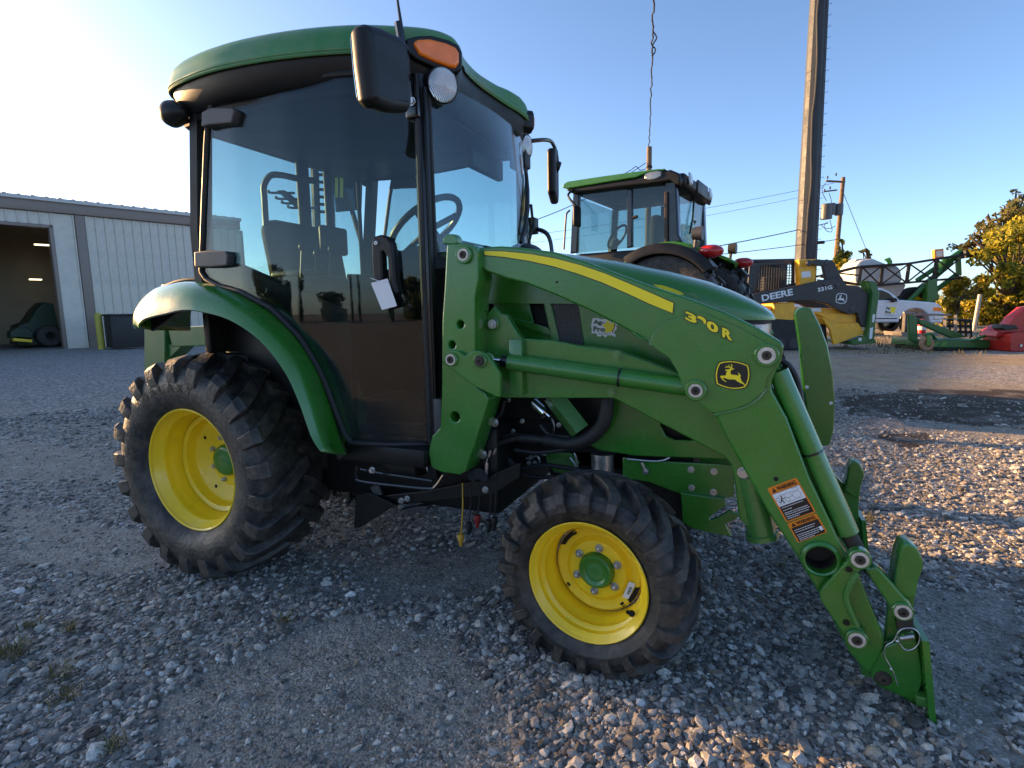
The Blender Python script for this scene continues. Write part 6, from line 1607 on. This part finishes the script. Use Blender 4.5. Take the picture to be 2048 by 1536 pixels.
for u in (1914, 1969): part('rack_leg', MB().tube([Vector((QP.loc(u, 676)[0], .5, QP.loc(u, 676)[1])), Vector((QP.loc(u, 676)[0], .5, 0))], .03, 4), CABLE, rc)
XP = Plane(at(2010, 702, 'z', 0)[:2], YAW - .06)
rd = pthing('red_implement', 'bright red steel implement at the right edge beside the mower', 'implement', XP)
part('red_housing', MB().yplate(fillet(XP.P('2006,668 2012,664 2120,660 2120,702 2006,702'), .04), -.2, .6, .02), RPAINT, rd)
part('red_deck', MB().yplate(fillet(XP.P('1990,674 1996,662 2014,650 2040,654 2120,656 2120,668 2010,674'), .03), .0, .5, .02), RPAINT, rd)
part('red_chute', MB().yplate(fillet(XP.P('2024,652 2038,634 2062,614 2130,604 2130,654 2040,656'), .03), .1, .4, .02), RPAINT, rd)
part('drive_cover', MB().yplate(fillet(XP.P('1992,656 1996,648 2022,650 2028,658 2000,660'), .02), -.15, .15, .02), BIN, rd)
for u in (2026, 2040): a_, b_ = XP.loc(u, 690); part('housing_bolt', MB().cyl((a_, -.2, b_), (a_, -.225, b_), .03, n=10), STEEL, rd)
ex0 = at(1862, 690, 'z', 0); EP = Plane(ex0[:2], YAW)
exq = pthing('red_canister', 'small red and white canister hanging at the mower hitch', 'canister', EP)
part('canister_body', MB().lathe([(0, 0), (.10, .0), (.10, .30), (.05, .36), (.04, .40), (0, .40)], (EP.loc(1862, 664)[0], .35, EP.loc(1862, 668)[1]), (0, 0, 1), n=18), RPAINT, exq)
part('canister_band', MB().lathe([(.102, .1), (.102, .2)], (EP.loc(1862, 664)[0], .35, EP.loc(1862, 668)[1]), (0, 0, 1), n=18), WDECAL, exq)

sgp = Plane(G(23.5, 30)[:2], YAW)
sg_ = pthing('orange_sign', 'small orange roadside sign above the sprayer boom tip', 'sign', sgp)
part('sign_face', MB().yplate(fillet(sgp.P('1869,499 1887,497 1888,515 1870,517'), .03), 0, .2, .01), ODECAL, sg_)
part('sign_panel', MB().yplate(fillet(sgp.P('1872,502 1884,501 1885,512 1873,514'), .03), -.01, .0), WDECAL, sg_)
part('sign_post', MB().cyl((sgp.loc(1878, 515)[0], .1, 0), (sgp.loc(1878, 515)[0], .1, sgp.loc(1878, 510)[1]), .08, n=10), GALV, sg_)

KP = Plane(at(620, 760, 'y', 3.2)[:2], YAW - .1)
kr = pthing('tine_rack', 'tall frame with rows of hooked tines seen through the cab glass behind the tractor', 'implement', KP)
def kpt(u, v, y=0): a_, b_ = KP.loc(u, v); return Vector((a_, y, b_))
for u, v in ((553, 382), (568, 394), (580, 403), (592, 412)):
    part('tine', MB().tube(smooth_path([kpt(u - 16, v - 2), kpt(u - 14, v + 3), kpt(u + 8, v + 4), kpt(u + 36, v + 4)], 4), .016, 6), CABLE, kr)
part('tine_bar', MB().yplate(KP.P('552,381 568,380 620,420 618,424 600,423'), .0, .06, .005), CABLE, kr)
for u in (622, 652): part('rack_post', MB().tube([kpt(u, 330, .1), Vector((kpt(u + 6, 640, .1).x, .1, 0))], .05, 6), CABLE, kr)
for v in (345, 360, 375, 390, 405, 420): part('rack_rung', MB().tube([kpt(622, v, .1), kpt(644, v + 1, .1)], .02, 6), CABLE, kr)
part('rack_arm', MB().tube([kpt(694, 405, .1), kpt(716, 480, .1)], .03, 6), CABLE, kr)
part('rack_panel', MB().yplate(KP.P('660,345 716,350 714,415 664,420'), .1, .16, .005), CABLE, kr)
for u in (664, 674): part('panel_slot', MB().yplate(KP.P([(u, 352), (u + 6, 352), (u + 6, 392), (u, 392)]), .09, .1), YDECAL, kr)
# ================================================================== poles, tower, wires
TPo = G((1603 - 1024) / 1100 * 38, 38)
tw = thing('monopole_tower', 'tall faceted grey steel communications pole with climbing pegs', 'tower', TPo)
H = 36.0
def tr(z): return .70 - .0088 * z
seg = [0, 8, 8.02, 16, 16.02, 24, 24.02, H]
part('pole_shaft', MB().lathe([(tr(z) + (.012 if k % 2 == 0 and k else 0), z) for k, z in enumerate(seg)], (0, 0, 0), (0, 0, 1), n=12, cap=True), TOWERM, tw, ang=10)
cdir = (CAM - TPo); cdir.z = 0; cdir.normalize(); sdir = Vector((-cdir.y, cdir.x, 0))
for k in range(52):
    z = 1.5 + k * .66
    p = sdir * tr(z) + cdir * .1
    link('climbing_peg', MB().tube([p, p + sdir * .20, p + sdir * .20 + Vector((0, 0, .06))], .014, 5).mesh('climbing_peg') , TOWERM, tw, (0, 0, z))
for k in range(26):
    z = 1.2 + k * .95
    link('pole_band', MB().lathe([(tr(z) + .004, -.02), (tr(z) + .014, -.018), (tr(z) + .014, .018), (tr(z) + .004, .02)], (0, 0, 0), (0, 0, 1), n=12).mesh('pole_band'), TOWERM, tw, (0, 0, z))
rr = random.Random(5)
cb = [cdir * (tr(z) + .05) + sdir * (.05 + .06 * math.sin(z * .9) + rr.uniform(-.03, .03)) + Vector((0, 0, z)) for z in [k * 1.2 for k in range(30)]]
part('pole_cable', MB().tube(smooth_path(cb, 3), .075, 8), CABLE, tw)
part('pole_cable', MB().tube([sdir * (tr(z) + .01) + cdir * .25 + Vector((0, 0, z)) for z in (0, 12, 24, 35)], .03, 6), TOWERM, tw)

def cam_pt(u, v, dep):
    d = ray(u, v); k = dep / d.dot(_fh); return CAM + d * k
# power pole with transformers
D1 = 39.0
up_ = cam_pt(1663, 600, D1); up_.z = 0
pp = thing('utility_pole', 'wooden utility pole with three transformers and crossarm, vine at its foot', 'pole', up_)
topz = cam_pt(1672, 355, D1).z
part('pole_shaft', MB().cyl((0, 0, 0), (.28, .1, topz), .19, .13, n=14), WOOD, pp)
def lp_(u, v, dep=D1): return cam_pt(u, v, dep) - up_
part('crossarm', MB().tube([lp_(1652, 362), lp_(1690, 364)], .07, 4), WOOD, pp)
part('crossarm', MB().tube([lp_(1650, 383), lp_(1674, 380)], .05, 4), WOOD, pp)
for u, v, w_, h_ in ((1653, 423, .36, 1.0), (1663, 418, .26, .75), (1678, 419, .26, .75)):
    c_ = lp_(u, v, D1 - .4); part('transformer', MB().lathe([(0, -h_ / 2 - .02), (w_, -h_ / 2), (w_, h_ / 2 - .05), (w_ * .8, h_ / 2), (0, h_ / 2 + .03)], c_, (0, 0, 1), n=20), GALV, pp)
for k, (u, v) in enumerate(((1655, 358), (1672, 352), (1688, 361), (1649, 384), (1660, 379))):
    c_ = lp_(u, v); part('insulator', MB().lathe([(0, 0), (.06, .02), (.04, .1), (.06, .12), (.03, .2), (0, .22)], c_, (0, 0, 1), n=10), GREYP, pp)
for pts in (((1652, 366), (1644, 378), (1648, 392), (1653, 402)), ((1655, 444), (1648, 452), (1654, 462), (1664, 462), (1660, 440)), ((1658, 386), (1662, 398), (1663, 406)), ((1670, 452), (1660, 457), (1648, 455), (1643, 450))):
    part('jumper_wire', MB().tube(smooth_path([lp_(u, v, D1 - .3) for u, v in pts], 5), .022, 5), CABLE, pp)
def wire(label, a_, b_, sag, r_=.02, n=14, name='power_line', group='wires strung between the poles'):
    pts = []
    for k in range(n + 1):
        t = k / n; p = a_.lerp(b_, t); p.z -= sag * 4 * t * (1 - t); pts.append(p)
    return tag(link(name, MB().tube(pts, r_, 5).mesh(name), CABLE), label, 'wire', group)
wire('highest thin wire leading left from the crossarm of the utility pole', cam_pt(1668, 366, D1), cam_pt(1060, 470, 46), .25, .014)
wire('thin wire just below the highest one on the utility pole', cam_pt(1650, 384, D1), cam_pt(1060, 486, 46), .25, .012)
wire('thick dark wire leaving the utility pole under its transformers', cam_pt(1656, 446, D1), cam_pt(1300, 515, 33), .12, .03)
wire('lowest wire meeting the utility pole near its foot', cam_pt(1680, 478, D1), cam_pt(1340, 518, 33), .10, .024)
wire('slanting guy wire from the utility pole top to the ground', cam_pt(1681, 372, D1), cam_pt(1745, 530, D1), 0, .018)
c_ = cam_pt(1641, 485, D1 - 1)
tag(link('splice_box', MB().rbox((-.25, -.1, -.1), (.25, .1, .1), .04).mesh('splice_box'), CABLE, None, c_), 'small dark splice box hanging on the lowest wire', 'box')
# plain wooden pole behind the large tractor with a drop wire rising from it
D2 = 30.0
wq = cam_pt(1294, 600, D2); wq.z = 0
wp_ = thing('wooden_pole', 'plain round wooden pole rising behind the large tractor', 'pole', wq)
tz = cam_pt(1295, 294, D2).z
part('pole_shaft', MB().cyl((0, 0, 0), (0, 0, tz), .18, .135, n=14), WOOD, wp_)
part('pole_collar', MB().lathe([(.15, -.06), (.17, -.05), (.17, .05), (.15, .06)], (0, 0, tz - 1.0), (0, 0, 1), n=14), IRON, wp_)
pts = [cam_pt(u, v, d) for u, v, d in ((1298, 296, 29.9), (1299, 270, 28), (1301, 235, 25.5), (1302, 190, 23), (1304, 150, 21), (1305, 112, 19.5), (1304, 92, 18.8), (1306, 64, 18), (1306, 40, 17.3), (1308, 0, 16.2), (1310, -80, 14.5), (1314, -260, 12))]
rr = random.Random(9)
sp_ = smooth_path(pts, 6); sp_ = [p + Vector((rr.uniform(-.03, .03), 0, rr.uniform(-.02, .02))) for p in sp_]
dw = thing('drop_wire', 'twisted service wire rising overhead from the plain wooden pole', 'wire', (0, 0, 0), 0, 'wires strung between the poles')
part('wire_strand', MB().tube(sp_, .026, 5), CABLE, dw)
part('wire_loop', MB().tube(smooth_path([cam_pt(u, v, 18) for u, v in ((1305, 62), (1311, 70), (1313, 77), (1308, 85), (1305, 92))], 5), .022, 5), CABLE, dw)
part('wire_loop', MB().tube(smooth_path([cam_pt(u, v, 18.8) for u, v in ((1304, 92), (1310, 97), (1310, 104), (1306, 110), (1303, 112))], 5), .022, 5), CABLE, dw)
wire('wire running left from the plain wooden pole behind the tractor roof', cam_pt(1291, 326, D2), cam_pt(1040, 450, 27), .3, .02)
part('wire_loop', MB().tube(smooth_path([cam_pt(u, v, D2 - .1) for u, v in ((1291, 338), (1280, 340), (1272, 333), (1262, 340), (1246, 349))], 5), .02, 5), CABLE, dw)

# ================================================================== trees
def leaf_mat(name, cols, trans=0.25):
    m = new_mat(name); N, L = nodes_of(m); b = N['Principled BSDF']; b.inputs['Roughness'].default_value = 0.6; b.inputs['Specular IOR Level'].default_value = 0.3
    g = N.new('ShaderNodeNewGeometry'); r = N.new('ShaderNodeValToRGB'); L.new(g.outputs['Random Per Island'], r.inputs[0])
    e = r.color_ramp.elements
    while len(e) < len(cols): e.new(0.5)
    for q, (p, c) in zip(e, cols): q.position = p; q.color = (*c, 1)
    L.new(r.outputs[0], b.inputs['Base Color'])
    t = N.new('ShaderNodeBsdfTranslucent'); L.new(r.outputs[0], t.inputs[0])
    mx = N.new('ShaderNodeMixShader'); mx.inputs[0].default_value = trans
    L.new(b.outputs[0], mx.inputs[1]); L.new(t.outputs[0], mx.inputs[2]); L.new(mx.outputs[0], N['Material Output'].inputs['Surface'])
    return m
LEAFY = leaf_mat('autumn_leaves', [(0, (0.06, 0.08, 0.014)), (0.2, (0.20, 0.19, 0.02)), (0.5, (0.42, 0.31, 0.02)), (0.8, (0.56, 0.40, 0.03)), (1, (0.62, 0.48, 0.07))], .4)
LEAFB = leaf_mat('brown_leaves', [(0, (0.06, 0.07, 0.02)), (0.4, (0.12, 0.12, 0.03)), (0.75, (0.20, 0.16, 0.045)), (1, (0.30, 0.22, 0.06))], .4)
LEAFG = leaf_mat('green_leaves', [(0, (0.05, 0.07, 0.025)), (0.4, (0.08, 0.11, 0.035)), (0.8, (0.14, 0.16, 0.045)), (1, (0.22, 0.20, 0.06))], .4)
LEAFM = leaf_mat('mixed_leaves', [(0, (0.05, 0.075, 0.012)), (0.3, (0.16, 0.18, 0.02)), (0.55, (0.38, 0.33, 0.028)), (1, (0.60, 0.47, 0.05))], .5)
BARK = mat('tree_bark', (0.075, 0.058, 0.042), 0.9, var=0.3, scale=4, bump=0.4, bscale=20)
def leaves(clumps, n, size, seed, flat=.6):
    """leaf-sized faces spread through a set of clumps (centre, radii)"""
    r = np.random.default_rng(seed)
    C = np.array([c for c, _ in clumps]); R = np.array([q for _, q in clumps])
    vol = R.prod(1) ** .8; k = r.choice(len(C), n, p=vol / vol.sum())
    d = r.normal(size=(n, 3)); d /= np.linalg.norm(d, axis=1)[:, None]
    rad_ = (0.35 + 0.7 * r.random(n) ** .45)[:, None]
    P = C[k] + d * rad_ * R[k]
    a = r.normal(size=(n, 3)); a /= np.linalg.norm(a, axis=1)[:, None]
    b = np.cross(a, r.normal(size=(n, 3))); b /= np.linalg.norm(b, axis=1)[:, None] + 1e-9
    s = size * (.55 + .9 * r.random((n, 1)))
    V = np.stack([P - a * s, P + b * s * flat, P + a * s, P - b * s * flat], 1).reshape(-1, 3)
    F = np.arange(4 * n).reshape(-1, 4)
    return np_mesh('crown', V, F, False)
def tree(name, label, base, clumps, n, size, m, seed, trunk=True, group=None):
    t = thing(name, label, 'tree', base, 0, group)
    b = Vector(base); cl = [((Vector(c) - b)[:], q) for c, q in clumps]
    o = link('crown', leaves(cl, n, size, seed), m, t)
    rr = random.Random(seed); mb = MB()
    cz = sum(c[2] for c, _ in cl) / len(cl); cx = sum(c[0] for c, _ in cl) / len(cl); cy = sum(c[1] for c, _ in cl) / len(cl)
    mid = Vector((cx * .5, cy * .5, cz * .55)); h = max(c[2] for c, _ in cl)
    mb.tube(smooth_path([(0, 0, -.05), Vector((0, 0, cz * .25)), mid], 4), [.05 * h * .7] * 4 + [.035 * h * .7] * 4 + [.026 * h * .7], 8)
    for c, q in cl:
        c = Vector(c); m_ = mid.lerp(c, .5) + Vector((rr.uniform(-.2, .2), rr.uniform(-.2, .2), rr.uniform(-.1, .3)))
        mb.tube(smooth_path([mid, m_, c + Vector((0, 0, q[2] * .6))], 4), [.02 * h * .6] * 4 + [.012 * h * .6] * 4 + [.004 * h], 6)
    part('trunk', mb, BARK, t)
    return t
def clump_px(lst, dep, spread=1.0, seed=0):
    rr = random.Random(seed); out = []
    for u, v, r_ in lst:
        d = dep + rr.uniform(-1, 1) * spread
        R_ = r_ * d / F_PX; p = cam_pt(u, v, d)
        for k in range(6):
            o_ = Vector((rr.gauss(0, .42), rr.gauss(0, .42), rr.gauss(0, .42))) * R_; q_ = R_ * rr.uniform(.34, .66)
            out.append(((p + o_)[:], (q_ * 1.15, q_ * 1.15, q_ * .85)))
    return out
def gbase(u, dep): p = cam_pt(u, 610, dep); return (p.x, p.y, -.02)
tree('autumn_tree', 'bushy yellow leaved tree filling the right edge behind the red implement', gbase(2010, 27), clump_px([(1985, 545, 34), (2030, 520, 40), (2070, 560, 50), (2015, 585, 40), (2050, 470, 40), (1960, 520, 22), (1990, 490, 26), (2090, 490, 60), (2060, 620, 40), (2000, 625, 30)], 27, 2, 1), 11500, .10, LEAFM, 21)
tree('autumn_tree', 'low bright yellow bush beside the pickup hood under the sprayer boom', gbase(1912, 25.5), clump_px([(1905, 590, 16), (1922, 575, 20), (1945, 585, 20), (1915, 612, 18), (1940, 610, 16), (1895, 604, 10), (1960, 560, 16)], 25.5, 1, 2), 5200, .08, LEAFY, 22)
tree('autumn_tree', 'green and gold tree top standing between the bush and the dark tree at right', gbase(2030, 30), clump_px([(1990, 440, 16), (2020, 455, 26), (1975, 465, 18), (2045, 430, 24), (2000, 475, 24), (1955, 480, 14), (2080, 440, 40)], 31, 2, 3), 2300, .10, LEAFB, 23)
tree('thin_tree', 'sparse dark tree with few leaves at the upper right corner of the trees', gbase(2042, 33), clump_px([(2005, 425, 10), (2030, 412, 14), (1978, 432, 7), (2048, 400, 14), (1962, 448, 8), (2070, 415, 30), (1930, 487, 12), (1905, 498, 9)], 33, 2, 4), 900, .13, LEAFB, 24)
tree('pale_sapling', 'small vine covered sapling at the foot of the utility pole', gbase(1690, 37), clump_px([(1685, 525, 14), (1700, 530, 14), (1672, 520, 9), (1692, 508, 9), (1676, 495, 5), (1683, 482, 5), (1690, 545, 18)], 37, 1, 5), 1400, .12, LEAFM, 25)
tree('thin_tree', 'tiny leafless sapling top beside the white sprayer tank', gbase(1732, 38), clump_px([(1730, 502, 7), (1735, 510, 5), (1737, 520, 4)], 38, .5, 6), 120, .10, LEAFB, 26)
fp = gbase(1952, 22); fpp = Vector(fp)
tag(link('fence_post', MB().cyl((0, 0, 0), (.1, 0, cam_pt(1958, 588, 22).z), .075, n=10).mesh('fence_post'), BARE, None, fp), 'pale round fence post standing before the yellow trees', 'post')
# brushwood under the trees
ug = leaves([((cam_pt(u, 640, 28)[0], cam_pt(u, 640, 28)[1], .7), (1.6, 1.4, .8)) for u in range(1880, 2150, 24)], 5000, .10, 31)
tag(link('undergrowth', ug, LEAFM), 'brown and yellow undergrowth below the trees at right', None, None, 'stuff')
# a line of dark trees beyond the street behind the photographer, seen only mirrored in the cab glass
rr = random.Random(40)
proto = None
for k in range(18):
    a = YAW - PI / 2 + rad(-66 + k * 7.6 + rr.uniform(-3, 3)); dist = rr.uniform(62, 85)
    bx, by = CAM.x + math.cos(a) * dist, CAM.y + math.sin(a) * dist
    if proto is None:
        h = 8.0
        cl = [((bx + rr.uniform(-1.8, 1.8), by + rr.uniform(-1.8, 1.8), rr.uniform(.8, 7)), (1.7, 1.7, 1.2)) for _ in range(16)]
        proto = tree('dark_tree', 'dark leafy tree in the row across the road behind the photographer', (bx, by, 0), cl, 3200, .32, LEAFG, 50, group='row of dark trees across the road')
    else:
        t = copy_tree(proto); t.location = (bx, by, 0); t.rotation_euler.z = rr.uniform(0, 6); s_ = rr.uniform(.55, .95); t.scale = (s_, s_, s_ * rr.uniform(.85, 1.2))
# ================================================================== weeds and litter on the gravel
GRASS = leaf_mat('dry_grass', [(0, (0.05, 0.06, 0.02)), (0.5, (0.14, 0.12, 0.045)), (1, (0.26, 0.20, 0.09))], .15)
r = np.random.default_rng(77); Vg, Fg = [], []
spots = [(130, 1350, .05), (125, 1395, .05), (30, 1310, .06), (20, 1300, .05), (230, 1490, .04), (575, 1240, .035), (135, 1260, .035), (60, 1250, .04), (1735, 1040, .05), (1560, 1130, .03), (400, 1165, .02), (1840, 1290, .03)]
for u, v, sz in spots:
    p = at(u, v, 'z', 0)
    for k in range(46):
        a = r.random() * 2 * PI; l = sz * (.5 + r.random()); lean = .3 + r.random() * .9
        o = Vector((p.x + r.normal() * sz * .4, p.y + r.normal() * sz * .4, p.z - .005)); d = Vector((math.cos(a) * lean, math.sin(a) * lean, 1)).normalized()
        w_ = Vector((-math.sin(a), math.cos(a), 0)) * .0016
        b0 = len(Vg); m_ = o + d * l * .6; e_ = o + d * l + Vector((math.cos(a), math.sin(a), -.5)) * l * .25
        Vg += [o - w_, o + w_, m_ + w_ * .7, m_ - w_ * .7, e_]; Fg += [(b0, b0 + 1, b0 + 2, b0 + 3), (b0 + 3, b0 + 2, b0 + 4)]
mb = MB(); mb.v = [tuple(q) for q in Vg]; mb.f = Fg
tag(link('grass', mb.mesh('grass', smooth=False), GRASS), 'thin dry weeds growing through the gravel', None, None, 'stuff')
p = at(185, 1466, 'z', .012)
tag(link('flat_washer', MB().lathe([(.006, .0), (.020, .0), (.020, .004), (.006, .004), (.006, .0)], (0, 0, 0), (.1, -.1, 1), n=22).mesh('flat_washer'), IRON, None, p), 'flat round washer lying on the stones at lower left', 'washer')
# dry grass in the far yard
r = np.random.default_rng(78); Vg, Fg = [], []
for k in range(5200):
    x = r.uniform(4.5, 15); y = r.uniform(12.5, 24)
    if fbm(np.array([x * .5]), np.array([y * .5]))[0] < .5: continue
    l = .05 + .12 * r.random(); a = r.random() * 2 * PI; b0 = len(Vg)
    o = Vector((x, y, 0)); d = Vector((math.cos(a) * .5, math.sin(a) * .5, 1)) * l; w_ = Vector((-math.sin(a), math.cos(a), 0)) * .012
    Vg += [o - w_, o + w_, o + d]; Fg.append((b0, b0 + 1, b0 + 2))
mb = MB(); mb.v = [tuple(q) for q in Vg]; mb.f = Fg
tag(link('grass', mb.mesh('grass', smooth=False), GRASS), 'dry yellow grass in the far yard', None, None, 'stuff')
